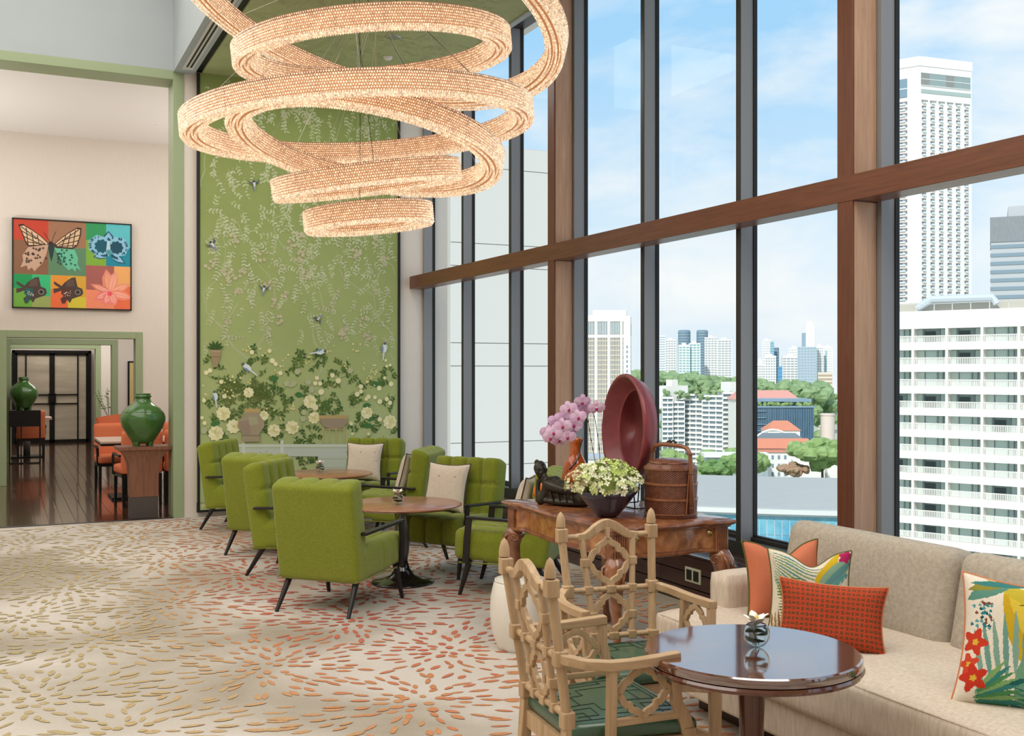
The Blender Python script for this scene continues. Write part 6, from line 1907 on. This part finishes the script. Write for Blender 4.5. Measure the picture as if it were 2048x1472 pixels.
for kx in (2.93, 3.385):
    MB().lathe([(0.001, 0.012), (0.010, 0.012), (0.012, 0.006), (0.0165, 0.004), (0.018, 0.0)], 20, (0, 0, 0), mx=Matrix.Translation((kx, TY0 + 0.006, TZ - 0.070)) @ Matrix.Rotation(PI / 2, 4, 'X')).build('knob', 'brass', ct, smooth=True)

# ---- things on the console table ------------------------------------------------
# tiered wicker basket
mat('wicker', '7a4a34', 0.35, color2='5a3020', vscale=40, bump=0.2, bscale=150, coat=0.3)
mat('bamboo_handle', '9a6544', 0.35, color2='7c4a30', vscale=14, coat=0.3)
bk = thing('tiered_basket', 'three-tier brown wicker carrying basket with tall bent bamboo handle', 'basket', (3.285, 4.83, TZ), -1.42)
def woven(name, r0, r1, z0, z1, parent, nseg=110):
    vs = []; fs = []; rows = max(3, int((z1 - z0) / 0.0055))
    for i in range(rows + 1):
        t_ = i / rows
        for j in range(nseg):
            a = 2 * PI * j / nseg
            r = r0 + (r1 - r0) * t_ + 0.0011 * (1 if (i + j) % 2 else -1)
            vs.append((r * math.cos(a), r * math.sin(a), z0 + (z1 - z0) * t_))
    for i in range(rows):
        for j in range(nseg): fs.append((i * nseg + j, i * nseg + (j + 1) % nseg, (i + 1) * nseg + (j + 1) % nseg, (i + 1) * nseg + j))
    o = MB().add(vs, fs).build(name, 'wicker', parent, smooth=False); return o
MB().lathe([(0.001, 0.001), (0.140, 0.001), (0.143, 0.008), (0.143, 0.022), (0.001, 0.022)], 48).build('foot_ring', 'wicker', bk, auto=0.6)
for k, (z0, z1) in enumerate(((0.022, 0.098), (0.104, 0.180), (0.186, 0.262))):
    tr = woven('basket_tier', 0.139, 0.143, z0, z1, bk)
    for zz in (z0, z1):
        MB().lathe([(0.140, zz - .003), (0.147, zz - .003), (0.147, zz + .003), (0.140, zz + .003)], 48, closed=True).build('rim_band', 'bamboo_handle', tr, auto=0.6)
ld = woven('lid', 0.146, 0.120, 0.266, 0.288, bk)
MB().lathe([(0.120, 0.288), (0.112, 0.296), (0.10, 0.306), (0.06, 0.314), (0.001, 0.316)], 48).build('lid_top', 'wicker', ld, smooth=True)
MB().lathe([(0.112, 0.294), (0.120, 0.292), (0.122, 0.300), (0.112, 0.302)], 6, closed=True).build('lid_rim', 'bamboo_handle', ld, auto=0.5)
hd = MB()
hp = [(-0.152, 0, 0.03), (-0.154, 0, 0.28), (-0.150, 0, 0.345), (-0.128, 0, 0.376), (-0.08, 0, 0.386), (0, 0, 0.388), (0.08, 0, 0.386), (0.128, 0, 0.376), (0.150, 0, 0.345), (0.154, 0, 0.28), (0.152, 0, 0.03)]
hd.tube(hp, 0.0115, 10); ho = hd.build('handle', 'bamboo_handle', bk, smooth=True)
for sx in (-1, 1):
    for dy_ in (-1, 1):
        MB().tube([(sx * 0.150, dy_ * 0.028, 0.03), (sx * 0.153, dy_ * 0.012, 0.25)], 0.004, 6).build('side_strut', 'bamboo_handle', ho)
    for z in (0.06, 0.24, 0.345):
        MB().tube([(sx * 0.165, -0.018, z), (sx * 0.165, 0.018, z), (sx * 0.142, 0.018, z), (sx * 0.142, -0.018, z)], 0.0032, 6, closed=True).build('cane_binding', 'wicker', ho)
MB().tube([(-0.03, 0, 0.402), (-0.01, 0.006, 0.412), (0.0, -0.006, 0.402), (0.02, 0.004, 0.413), (0.04, 0, 0.401)], 0.005, 6).build('cord_knot', 'gasket_black', ho)

# large dark red wooden tray bowl standing on edge
mat('lacquer_red', '8e3c42', 0.38, color2='682c32', vscale=5, bump=0.08, bscale=30, coat=0.15)
rt = thing('wooden_tray', 'huge round dark red wooden tray standing upright on a metal stand', 'tray', (3.25, 5.285, 1.262), 0)
rt.rotation_euler = (0, math.radians(-90 + 2), math.radians(-9))
R0 = 0.322
MB().lathe([(0.001, -0.088), (0.225, -0.088), (0.250, -0.078), (R0 - 0.026, -0.006), (R0 - 0.015, 0.0), (R0, -0.006), (R0 + 0.002, -0.02), (0.285, -0.100), (0.25, -0.112), (0.001, -0.112)], 72).build('bowl', 'lacquer_red', rt, smooth=True)
MB().lathe([(0.225, -0.0885), (0.231, -0.083), (0.238, -0.086)], 64).build('inner_ridge', 'lacquer_red', rt, smooth=True)
st_ = thing('display_stand', 'thin dark metal stand holding up the round red tray', 'stand', (3.32, 5.26, TZ))
for yy in (-0.13, 0.13):
    MB().tube([(-0.10, yy, 0.158), (-0.085, yy, 0.135 - 0.0), (-0.075, yy, 0.006), (0.11, yy, 0.006), (0.125, yy, 0.16)], 0.005, 6).build('prong', 'black_metal', st_)
MB().tube([(-0.075, -0.13, 0.006), (-0.075, 0.13, 0.006)], 0.005, 6).build('crossbar', 'black_metal', st_)

# blue glazed boat bowl
mat('blue_glaze', '252a44', 0.12, color2='33243a', vscale=6, coat=0.8, bump=0.15, bscale=40)
bb = thing('glazed_bowl', 'deep blue glazed bowl with pointed rim holding the green hydrangea', 'bowl', (2.955, 4.95, TZ), math.radians(-26))
vs = []; fs = []; nn = 48
prf = [(0.0, 0.0), (0.045, 0.0), (0.060, 0.010), (0.098, 0.055), (0.135, 0.105), (0.160, 0.135), (0.157, 0.137), (0.128, 0.100), (0.085, 0.045), (0.03, 0.015), (0.0, 0.014)]
for (r, z) in prf:
    for j in range(nn):
        a = 2 * PI * j / nn; tip = abs(math.cos(a)) ** 6; h_ = z / 0.137
        rr = r * (1 + 0.12 * tip * h_); zz = z + 0.022 * tip * h_ ** 3 + 0.004 * math.sin(5 * a) * h_ ** 4
        vs.append((rr * math.cos(a), rr * math.sin(a) * 0.86, zz))
for i in range(len(prf) - 1):
    for j in range(nn): fs.append((i * nn + j, i * nn + (j + 1) % nn, (i + 1) * nn + (j + 1) % nn, (i + 1) * nn + j))
MB().add(vs, fs).build('body', 'blue_glaze', bb, smooth=True)
mat('hydrangea_petal', 'ffffff', 0.7, attr=True)
hy = thing('hydrangea', 'mounded pale green and cream hydrangea heads spilling over the blue bowl', 'flowers', (2.955, 4.95, TZ + 0.115))
rg = random.Random(77)
MB().blob((0, 0, 0.06), (0.13, 0.11, 0.07), 12, 8, 0.1, rg).build('stems', mat('stem_brown', '8a9a4c', 0.8), hy)
heads = [(-.13, -.02, .07), (-.06, -.08, .06), (.04, -.09, .055), (.13, -.04, .07), (-.09, .06, .11), (0, 0, .14), (.08, .05, .12), (-.02, .09, .10), (.05, -.03, .125), (-.07, -.02, .125), (.15, .04, .085), (-.15, .05, .075)]
for hi, (hx, hy_, hz) in enumerate(heads):
    m_ = MB()
    base = rg.choice([('cfe083', 'e6ebb8'), ('bfd66c', 'dbe5a0'), ('dbe2ae', 'eeefd2'), ('b3cc5f', 'd6e094')]) if hz > 0.08 else rg.choice([('eaecc8', 'd2dc98'), ('e2e6b4', 'c8a883'), ('f0efd8', 'd7e0a0')])
    for k in range(66):
        th_ = math.acos(1 - 1.35 * rg.random()); ph = rg.uniform(0, 2 * PI); Rr = 0.070
        n_ = Vector((math.sin(th_) * math.cos(ph), math.sin(th_) * math.sin(ph), math.cos(th_)))
        c_ = Vector((hx, hy_, hz - 0.01)) + n_ * Rr * rg.uniform(.85, 1.12)
        s, u_ = basis(n_); q0 = rg.uniform(0, PI)
        col = lin(rg.choice(base))
        for p_ in range(4):
            a = q0 + p_ * PI / 2; d = s * math.cos(a) + u_ * math.sin(a); e_ = s * -math.sin(a) + u_ * math.cos(a)
            L = 0.0175
            m_.add([c_, c_ + d * L * .6 + e_ * L * .42 + n_ * .003, c_ + d * L + n_ * .005, c_ + d * L * .6 - e_ * L * .42 + n_ * .003], [(0, 1, 2, 3)], col)
    m_.build('flower_head', 'hydrangea_petal', hy, norecalc=True)

# reclining bronze figure
mat('dark_bronze', '2b2520', 0.35, metal=0.4, color2='3b3a2e', vscale=14, bump=0.1, bscale=40)
bf = thing('reclining_figurine', 'dark bronze statuette of a robed person reclining with head on hand', 'statuette', (2.985, 5.45, TZ), math.radians(122))
bf.scale = (1.08, 1.15, 1.28)
bd_ = MB()
for c_, r in (((.055, 0, .062), (.075, .050, .058)), ((.105, .004, .082), (.046, .046, .050)), ((.085, -.01, .10), (.04, .035, .035)), ((-.03, 0, .056), (.070, .050, .054)), ((-.10, .004, .044), (.075, .046, .042)),
              ((-.165, .004, .032), (.060, .037, .030)), ((-.20, .0, .022), (.032, .028, .022)), ((.02, 0, .02), (.17, .055, .020)), ((.140, .012, .12), (.020, .020, .030))):
    bd_.blob(c_, r, 20, 14)
bd_.tube([(.112, .030, .095), (.06, .050, .088), (0.0, .050, .078), (-.06, .040, .072), (-.085, .036, .070)], [.026, .022, .018, .014, .011], 14)
bd_.tube([(.120, .015, .070), (.155, .022, .018), (.172, .024, .012)], [.028, .022, .018], 14)
bd_.tube([(.168, .024, .014), (.180, .016, .07), (.176, .010, .118)], [.017, .014, .013], 14)
bo_ = bd_.build('robed_body', 'dark_bronze', bf, smooth=True)
rm_ = bo_.modifiers.new('remesh', 'REMESH'); rm_.mode = 'VOXEL'; rm_.voxel_size = 0.0045; rm_.use_smooth_shade = True
sm_ = bo_.modifiers.new('smooth', 'SMOOTH'); sm_.factor = 0.6; sm_.iterations = 5
hv = MB()
hv.blob((0, 0, 0), (.031, .033, .039), 18, 12); hv.blob((0, .012, -.018), (.022, .022, .020), 12, 8)
hv.blob((0, .034, -.006), (.005, .008, .011), 8, 6); hv.blob((0, .030, -.021), (.010, .005, .003), 8, 6)
for x in (-.012, .012): hv.blob((x, .029, .004), (.008, .004, .004), 8, 6)
ho = hv.build('head', 'dark_bronze', bf, smooth=True); ho.location = (.168, .004, .157); ho.rotation_euler = (math.radians(-8), math.radians(40), math.radians(-8))
hr = MB(); hr.blob((0, -.006, .012), (.034, .036, .034), 16, 10); hr.blob((0, -.008, .046), (.014, .014, .012), 10, 6)
for sx in (-1, 1): hr.blob((sx * .032, 0, -.012), (.005, .009, .019), 8, 6)
hr.build('curled_hair', 'dark_bronze', ho, smooth=True)
for k in range(7):
    x = .085 - k * .042
    MB().tube([(x + .03, .0, .118 - k * .011), (x + .012, .036, .096 - k * .009), (x - .012, .052 - k * .001, .055 - k * .004), (x - .03, .050 - k * .001, .020)], .0042, 6).build('robe_fold', 'dark_bronze', bf, smooth=True)

# amber glass vase with dark swirl
mat('amber_glass', 'c4621a', 0.10, color2='8a2f14', vscale=4, coat=0.7)
mat('swirl_dark', '2c2230', 0.15, coat=0.6)
av_ = thing('amber_vase', 'tall amber glass bottle vase with dark swirled neck behind the hydrangea', 'vase', (3.12, 5.60, TZ))
vp = [(0.045, 0.0), (0.062, 0.02), (0.080, 0.09), (0.084, 0.15), (0.074, 0.215), (0.052, 0.262), (0.036, 0.295), (0.031, 0.33), (0.034, 0.36), (0.043, 0.384), (0.039, 0.384), (0.028, 0.36), (0.026, 0.33)]
MB().lathe([(0.001, 0.0)] + vp, 40).build('body', 'amber_glass', av_, smooth=True)
sw = []
for k in range(30):
    z = 0.20 + 0.184 * k / 29
    r = next((vp[i][0] + (vp[i + 1][0] - vp[i][0]) * (z - vp[i][1]) / (vp[i + 1][1] - vp[i][1]) for i in range(9) if vp[i][1] <= z <= vp[i + 1][1]), 0.04)
    a = -2.6 + 2.2 * k / 29; sw.append(((r + 0.001) * math.cos(a), (r + 0.001) * math.sin(a), z))
MB().tube(sw, [0.003] + [0.0055] * 28 + [0.004], 6).build('swirl', 'swirl_dark', av_, smooth=True)

# orange glass ornament with two necks
mat('orange_glass', 'ef7a12', 0.12, coat=0.6, trans=0.2)
og = thing('orange_bottle', 'small orange glass bottle with two necks behind the bronze statuette', 'bottle', (3.0, 5.815, TZ), 0.2)
MB().lathe([(0.001, 0.0), (0.035, 0.0), (0.052, 0.025), (0.050, 0.06), (0.030, 0.10), (0.012, 0.13), (0.001, 0.135)], 28).build('body', 'orange_glass', og, smooth=True)
for s in (-1, 1):
    MB().tube([(0.018 * s, 0, 0.09), (0.021 * s, 0, 0.14), (0.024 * s, 0, 0.176)], [0.014, 0.010, 0.013], 14).build('neck', 'orange_glass', og, smooth=True)

# orchid
mat('orchid_pink', 'e2b2e2', 0.55, color2='f3dcf1', vscale=30)
mat('orchid_lip', 'b0246c', 0.5)
mat('orchid_stem', '5c5238', 0.6)
OF = [(2.944, 5.364, 1.383), (3.034, 5.365, 1.423), (3.059, 5.397, 1.374), (3.098, 5.312, 1.389), (2.947, 5.429, 1.327), (2.994, 5.34, 1.336), (2.991, 5.386, 1.287), (2.916, 5.466, 1.308), (2.877, 5.418, 1.247), (2.972, 5.417, 1.248), (2.913, 5.379, 1.286), (2.869, 5.444, 1.215), (2.931, 5.459, 1.2), (2.948, 5.384, 1.222), (2.864, 5.469, 1.245)]
oc = thing('orchid_plant', 'arching spray of pink moth orchids in a small pot behind the hydrangea', 'flowers', (3.12, 5.30, TZ))
ox, oy = 3.12, 5.30
MB().lathe([(0.001, 0), (0.038, 0), (0.050, 0.09), (0.053, 0.10), (0.046, 0.10), (0.040, 0.085), (0.001, 0.085)], 28).build('pot', 'blue_glaze', oc, smooth=True)
def rel(p): return (p[0] - ox, p[1] - oy, p[2] - TZ)
for sp_ in ([(3.125, 5.321, 1.12), (3.111, 5.328, 1.253), (3.096, 5.335, 1.341), (3.088, 5.339, 1.36)], [(3.091, 5.338, 1.139), (3.076, 5.345, 1.227), (3.065, 5.35, 1.309), (3.045, 5.36, 1.354), (3.005, 5.379, 1.354), (2.96, 5.401, 1.309), (2.926, 5.417, 1.253), (2.932, 5.414, 1.196)]):
    pts = [(0, 0, 0.085)] + [rel(p) for p in sp_]
    qq = []
    for i in range(len(pts) - 1):
        for k in range(5):
            t_ = k / 5; p0 = pts[max(0, i - 1)]; p1 = pts[i]; p2 = pts[i + 1]; p3 = pts[min(len(pts) - 1, i + 2)]
            qq.append(tuple(0.5 * (2 * p1[c_] + (p2[c_] - p0[c_]) * t_ + (2 * p0[c_] - 5 * p1[c_] + 4 * p2[c_] - p3[c_]) * t_ ** 2 + (3 * p1[c_] - p0[c_] - 3 * p2[c_] + p3[c_]) * t_ ** 3) for c_ in range(3)))
    qq.append(pts[-1])
    MB().tube(qq, 0.0024, 6).build('stem', 'orchid_stem', oc, smooth=True)
for k in range(3):
    a = 1.0 + k * 2.1; pts = [(0.02 * math.cos(a) * 1, 0.02 * math.sin(a), 0.09), (0.09 * math.cos(a), 0.09 * math.sin(a), 0.125), (0.14 * math.cos(a), 0.14 * math.sin(a), 0.10)]
    MB().sweep(pts, [0.02, 0.045, 0.01], 0.003).build('leaf', 'leaf_wet', oc, bevel=0.001)
def orchid_flower(loc, facing, roll, sc_):
    f_ = Vector(facing).normalized(); s, u_ = basis(f_)
    s, u_ = s * math.cos(roll) + u_ * math.sin(roll), u_ * math.cos(roll) - s * math.sin(roll)
    mb = MB(); c_ = Vector(loc)
    def petal(a, L, W_, back, cup=0.004):
        d = s * math.cos(a) + u_ * math.sin(a); e_ = s * -math.sin(a) + u_ * math.cos(a)
        pts = [c_ + f_ * back]; ring = []
        for k in range(9):
            t_ = k / 8 * 2 * PI
            ring.append(c_ + d * (L * 0.55 + L * 0.47 * math.cos(t_)) * sc_ + e_ * W_ * math.sin(t_) * sc_ + f_ * (back + cup * (1 - math.cos(t_)) * .5))
        mid = c_ + d * L * 0.55 * sc_ + f_ * (back + cup * 1.5)
        mb.add(ring[:8] + [mid], [(i, (i + 1) % 8, 8) for i in range(8)])
    petal(PI / 2, 0.036, 0.014, 0); petal(PI * 1.5 - 0.75, 0.034, 0.013, 0); petal(PI * 1.5 + 0.75, 0.034, 0.013, 0)
    petal(0.12, 0.040, 0.022, 0.003); petal(PI - 0.12, 0.040, 0.022, 0.003)
    o = mb.build('flower', 'orchid_pink', oc, norecalc=True)
    m2 = MB(); m2.blob(tuple(c_ + f_ * 0.008 - u_ * 0.006 * sc_), (0.006 * sc_, 0.006 * sc_, 0.009 * sc_), 8, 6); m2.build('lip', 'orchid_lip', o, smooth=True)
    MB().blob(tuple(c_ + f_ * 0.010 + u_ * 0.003), (0.003, 0.003, 0.003), 6, 4).build('column', 'petal_white', o)
rg = random.Random(9)
for p in OF:
    orchid_flower(rel(p), (-0.45 + rg.uniform(-.35, .3), -0.9, rg.uniform(-.35, .1)), rg.uniform(-.3, .3), 1.3)

# white ceramic drum stool
mat('stool_white', 'e4e0d6', 0.4, coat=0.2)
gs = thing('garden_stool', 'rounded off-white drum stool partly hidden behind the nearest fretwork chair', 'stool', (2.70, 5.50, 0))
MB().lathe([(0.001, 0.0), (0.125, 0.0), (0.135, 0.02), (0.165, 0.10), (0.176, 0.20), (0.172, 0.30), (0.155, 0.375), (0.145, 0.395), (0.135, 0.402), (0.001, 0.402)], 56).build('body', 'stool_white', gs, smooth=True)
MB().lathe([(0.140, 0.388), (0.150, 0.390), (0.148, 0.400), (0.138, 0.402)], 56, closed=True).build('rim', 'stool_white', gs, smooth=True)

# ================================================================== DINING ROOM FURNISHINGS
wood('pedestal_wood', '6a4434', '8a5c46', 'Z', 0.35)
mat('vase_green', '2c5a22', 0.22, color2='466f30', vscale=7, coat=0.6, bump=0.12, bscale=60)
mat('terracotta_cloth', 'd9774f', 0.8, var=0.08, vscale=60, bump=0.2, bscale=200)
mat('stone_grey', '4c4441', 0.6)
mat('table_pale', 'bda595', 0.4)
def make_vase(label, loc, rz=0.0):
    v = thing('green_vase', label, 'vase', loc, rz, None)
    MB().lathe([(0.001, 0.03), (0.112, 0.028), (0.128, 0.06), (0.170, 0.13), (0.212, 0.20), (0.236, 0.27), (0.238, 0.31), (0.225, 0.355), (0.180, 0.415), (0.125, 0.455), (0.092, 0.485), (0.078, 0.515), (0.078, 0.528), (0.090, 0.533), (0.092, 0.545), (0.084, 0.55), (0.080, 0.562), (0.086, 0.568), (0.080, 0.574), (0.066, 0.572), (0.066, 0.52)], 56).build('body', 'vase_green', v, smooth=True)
    for z, r in ((0.30, 0.2385), (0.375, 0.2135)):
        MB().lathe([(r - .002, z - .003), (r + .0015, z), (r - .002, z + .003)], 56).build('raised_band', 'vase_green', v, smooth=True)
    for k in range(4):
        a = PI / 4 + k * PI / 2
        MB().tube([(0.098 * math.cos(a), 0.098 * math.sin(a), 0.0), (0.098 * math.cos(a), 0.098 * math.sin(a), 0.05)], [0.030, 0.036], 10).build('foot', 'vase_green', v, auto=0.7)
    return v
ped = thing('wooden_pedestal', 'flared wooden pedestal with dark stone base at the carpet edge', 'pedestal', (1.395, 12.24, 0))
MB().box(-0.142, 0.142, -0.142, 0.142, 0.0, 0.235).build('base', 'stone_grey', ped, bevel=0.003)
pv = []; lv = [(0.235, 0.145), (0.45, 0.147), (0.58, 0.158), (0.66, 0.185), (0.71, 0.225), (0.742, 0.268), (0.745, 0.28), (0.78, 0.28)]
vs = []; fs = []
for z, r in lv: vs += [(-r, -0.145 - (r - .145) * .3, z), (r, -0.145 - (r - .145) * .3, z), (r, 0.145 + (r - .145) * .3, z), (-r, 0.145 + (r - .145) * .3, z)]
for i in range(len(lv) - 1):
    for j in range(4): fs.append((i * 4 + j, i * 4 + (j + 1) % 4, i * 4 + 4 + (j + 1) % 4, i * 4 + 4 + j))
fs += [(3, 2, 1, 0), tuple(len(vs) - 4 + k for k in range(4))]
MB().add(vs, fs).build('shaft', 'pedestal_wood', ped, auto=0.6)
make_vase('large glossy green vase on the flared wooden pedestal', (1.395, 12.24, 0.781))
stn = thing('metal_stand', 'black metal stand with solid top panel carrying the farther green vase', 'stand', (0.36, 20.25, 0))
MB().box(-0.25, 0.25, -0.12, 0.12, 0.64, 0.92).build('top_box', 'black_metal', stn, bevel=0.004)
for (x, y) in ((-.24, -.11), (-.24, .11), (.24, -.11), (.24, .11), (-0.06, -0.11)):
    MB().box(x - .01, x + .01, y - .01, y + .01, 0, 0.64).build('leg', 'black_metal', stn)
MB().box(-.24, .24, -.12, -.10, 0.0, 0.02).build('floor_rail', 'black_metal', stn)
make_vase('farther glossy green vase, on the black metal stand', (0.34, 20.25, 0.921), 0.4)
def make_dchair():
    t = thing('dining_chair', 'x', 'chair')
    vs, fs = rbox(0.47, 0.09, 0.50, 0.03, 8, 4, 10); mb = MB(); mb.add(vs, fs)
    q = mb.build('backrest', 'terracotta_cloth', t, smooth=True); q.location = (0, -0.21, 0.645); q.rotation_euler = (math.radians(5), 0, 0)
    vs, fs = rbox(0.48, 0.47, 0.11, 0.03, 8, 8, 4); mb = MB(); mb.add(vs, fs)
    q = mb.build('seat', 'terracotta_cloth', t, smooth=True); q.location = (0, 0.0, 0.435)
    MB().box(-0.23, 0.23, -0.22, 0.22, 0.345, 0.382).build('seat_frame', 'black_metal', t)
    for x in (-.21, .21):
        for y in (-.21, .20):
            MB().sweep([(x, y, 0.36), (x, y * 1.06, 0)], [0.036, 0.028], [0.036, 0.028], up=(0, 1, 0)).build('leg', 'black_metal', t)
        MB().sweep([(x * 1.16, -0.18, 0.60), (x * 1.16, 0.16, 0.61), (x * 1.16, 0.19, 0.59), (x * 1.12, 0.20, 0.36)], 0.028, 0.024).build('armrest', 'black_metal', t)
    return t
dc = make_dchair(); dc.location = (1.47, 13.42, 0); dc.rotation_euler = (0, 0, 0.12)
dc['label'] = 'orange dining chair with its back to us, just left of the wooden pedestal'; dc['group'] = 'orange dining chairs'
for (x, y, rz, lab) in ((1.36, 15.06, PI + 0.05, 'orange dining chair facing us across the pale table, left of the near green vase'), (2.02, 13.50, -0.1, 'orange dining chair glimpsed between pedestal and the green door jamb'),
                        (2.25, 15.15, PI, 'orange dining chair beyond the table, right of the near green vase'), (0.47, 21.05, 0.0, 'orange dining chair behind the black metal stand')):
    dup(dc, (x, y, 0), rz, lab, 'orange dining chairs')
tc_ = thing('tub_chair', 'orange tub chair with low curved back farther into the dining room', 'chair', (1.72, 18.9, 0), PI * 0.85)
tm_ = MB()
vs = []; fs = []; nn = 20
for i in range(nn + 1):
    a = PI + PI * i / nn
    for (r, z) in ((0.29, 0.40), (0.34, 0.86 - 0.10 * abs(i / nn - .5)), (0.30, 0.87 - 0.10 * abs(i / nn - .5)), (0.23, 0.42)): vs.append((r * math.cos(a), r * math.sin(a) * .95, z))
for i in range(nn):
    for j in range(4): fs.append((i * 4 + j, i * 4 + (j + 1) % 4, i * 4 + 4 + (j + 1) % 4, i * 4 + 4 + j))
fs += [(0, 1, 2, 3), tuple(nn * 4 + k for k in (3, 2, 1, 0))]
tm_.add(vs, fs).build('backrest', 'terracotta_cloth', tc_, auto=0.7)
MB().lathe([(0.001, 0.36), (0.26, 0.36), (0.28, 0.39), (0.27, 0.45), (0.001, 0.46)], 28).build('seat', 'terracotta_cloth', tc_, auto=0.7)
for (x, y) in ((-.2, -.2), (.2, -.2), (-.2, .2), (.2, .2)): MB().tube([(x, y, 0.37), (x * 1.15, y * 1.15, 0)], [0.02, 0.013], 8).build('leg', 'black_metal', tc_)
dt = thing('dining_table', 'pale topped dining table with dark edge behind the wooden pedestal', 'table', (1.85, 14.25, 0))
MB().box(-0.77, 0.77, -0.50, 0.50, 0.715, 0.742).build('tabletop', 'table_pale', dt, bevel=0.003)
MB().box(-0.765, 0.765, -0.495, 0.495, 0.685, 0.715).build('edge_frame', 'black_metal', dt)
for x in (-.42, .42):
    MB().box(x - .04, x + .04, -.04, .04, 0.03, 0.69).build('pedestal_leg', 'black_metal', dt); MB().box(x - .2, x + .2, -.3, .3, 0, 0.03).build('foot_plate', 'black_metal', dt, bevel=0.004)
for (x, y, lab) in ((2.12, 13.95, 'tumbler glass on the pale dining table, nearer one'), (2.22, 14.2, 'tumbler glass on the pale dining table, farther one')):
    g = thing('tumbler', lab, 'glass', (x, y, 0.743)); MB().lathe([(0.001, 0), (0.028, 0), (0.034, 0.10), (0.032, 0.10), (0.026, 0.005), (0.001, 0.005)], 20).build('glass', 'clear_glass', g, smooth=True)
nk = thing('folded_napkin', 'coral folded napkin on the pale dining table', 'napkin', (1.93, 13.95, 0.743), 0.3)
MB().prism([(-.09, -.03), (.09, -.03), (.09, .03), (-.09, .03)], 0, 0.008).build('cloth', 'coral_cloth', nk, bevel=0.003)
dt2 = thing('dining_table', 'small square dining table behind the black stand, mostly hidden', 'table', (0.42, 21.75, 0))
MB().box(-0.40, 0.42, -0.35, 0.35, 0.70, 0.735).build('tabletop', 'table_pale', dt2); MB().lathe([(0.06, 0.02), (0.06, 0.70)], 20).build('column', mat('steel_col', '8d8f90', 0.35, metal=0.6), dt2, smooth=True)
MB().box(-.28, .28, -.28, .28, 0, 0.02).build('base', 'black_metal', dt2)
pw_ = thing('wall_mirror', 'tall gilt framed mirror edge glimpsed through the sage doorway', 'mirror', (2.07, 20.47, 0.80))
MB().box(0, 0.6, -0.02, 0.03, 0, 0.98).build('frame', 'black_metal', pw_); MB().box(0.03, 0.57, -0.024, -0.02, 0.03, 0.95).build('panel', mat('gilt', 'd9c48a', 0.35, metal=0.3), pw_)
tg = thing('twig_vase', 'dark slender vase of leafy twigs between the sage door frames', 'flowers', (2.0, 23.35, 0))
MB().lathe([(0.001, 0), (0.07, 0), (0.09, 0.3), (0.05, 0.6), (0.06, 0.66)], 20).build('vase', 'stone_grey', tg, smooth=True)
rg = random.Random(2); tw_ = MB(); lf_ = MB()
for k in range(7):
    a = rg.uniform(0, 6.28); r = rg.uniform(.1, .3); h_ = rg.uniform(1.0, 1.45)
    tw_.tube([(0, 0, .6), (r * .5 * math.cos(a), r * .5 * math.sin(a), (h_ + .6) / 2), (r * math.cos(a), r * math.sin(a), h_)], 0.004, 5)
    for j in range(6):
        q_ = .4 + .1 * j; lf_.blob((r * q_ * math.cos(a) + rg.uniform(-.03, .03), r * q_ * math.sin(a) + rg.uniform(-.03, .03), .6 + (h_ - .6) * q_), (0.03, 0.02, 0.012), 6, 4, 0.2, rg)
q = tw_.build('twigs', 'trunk_bark', tg); q['kind'] = 'stuff'; q = lf_.build('leaves', 'foliage_far', tg); q['kind'] = 'stuff'
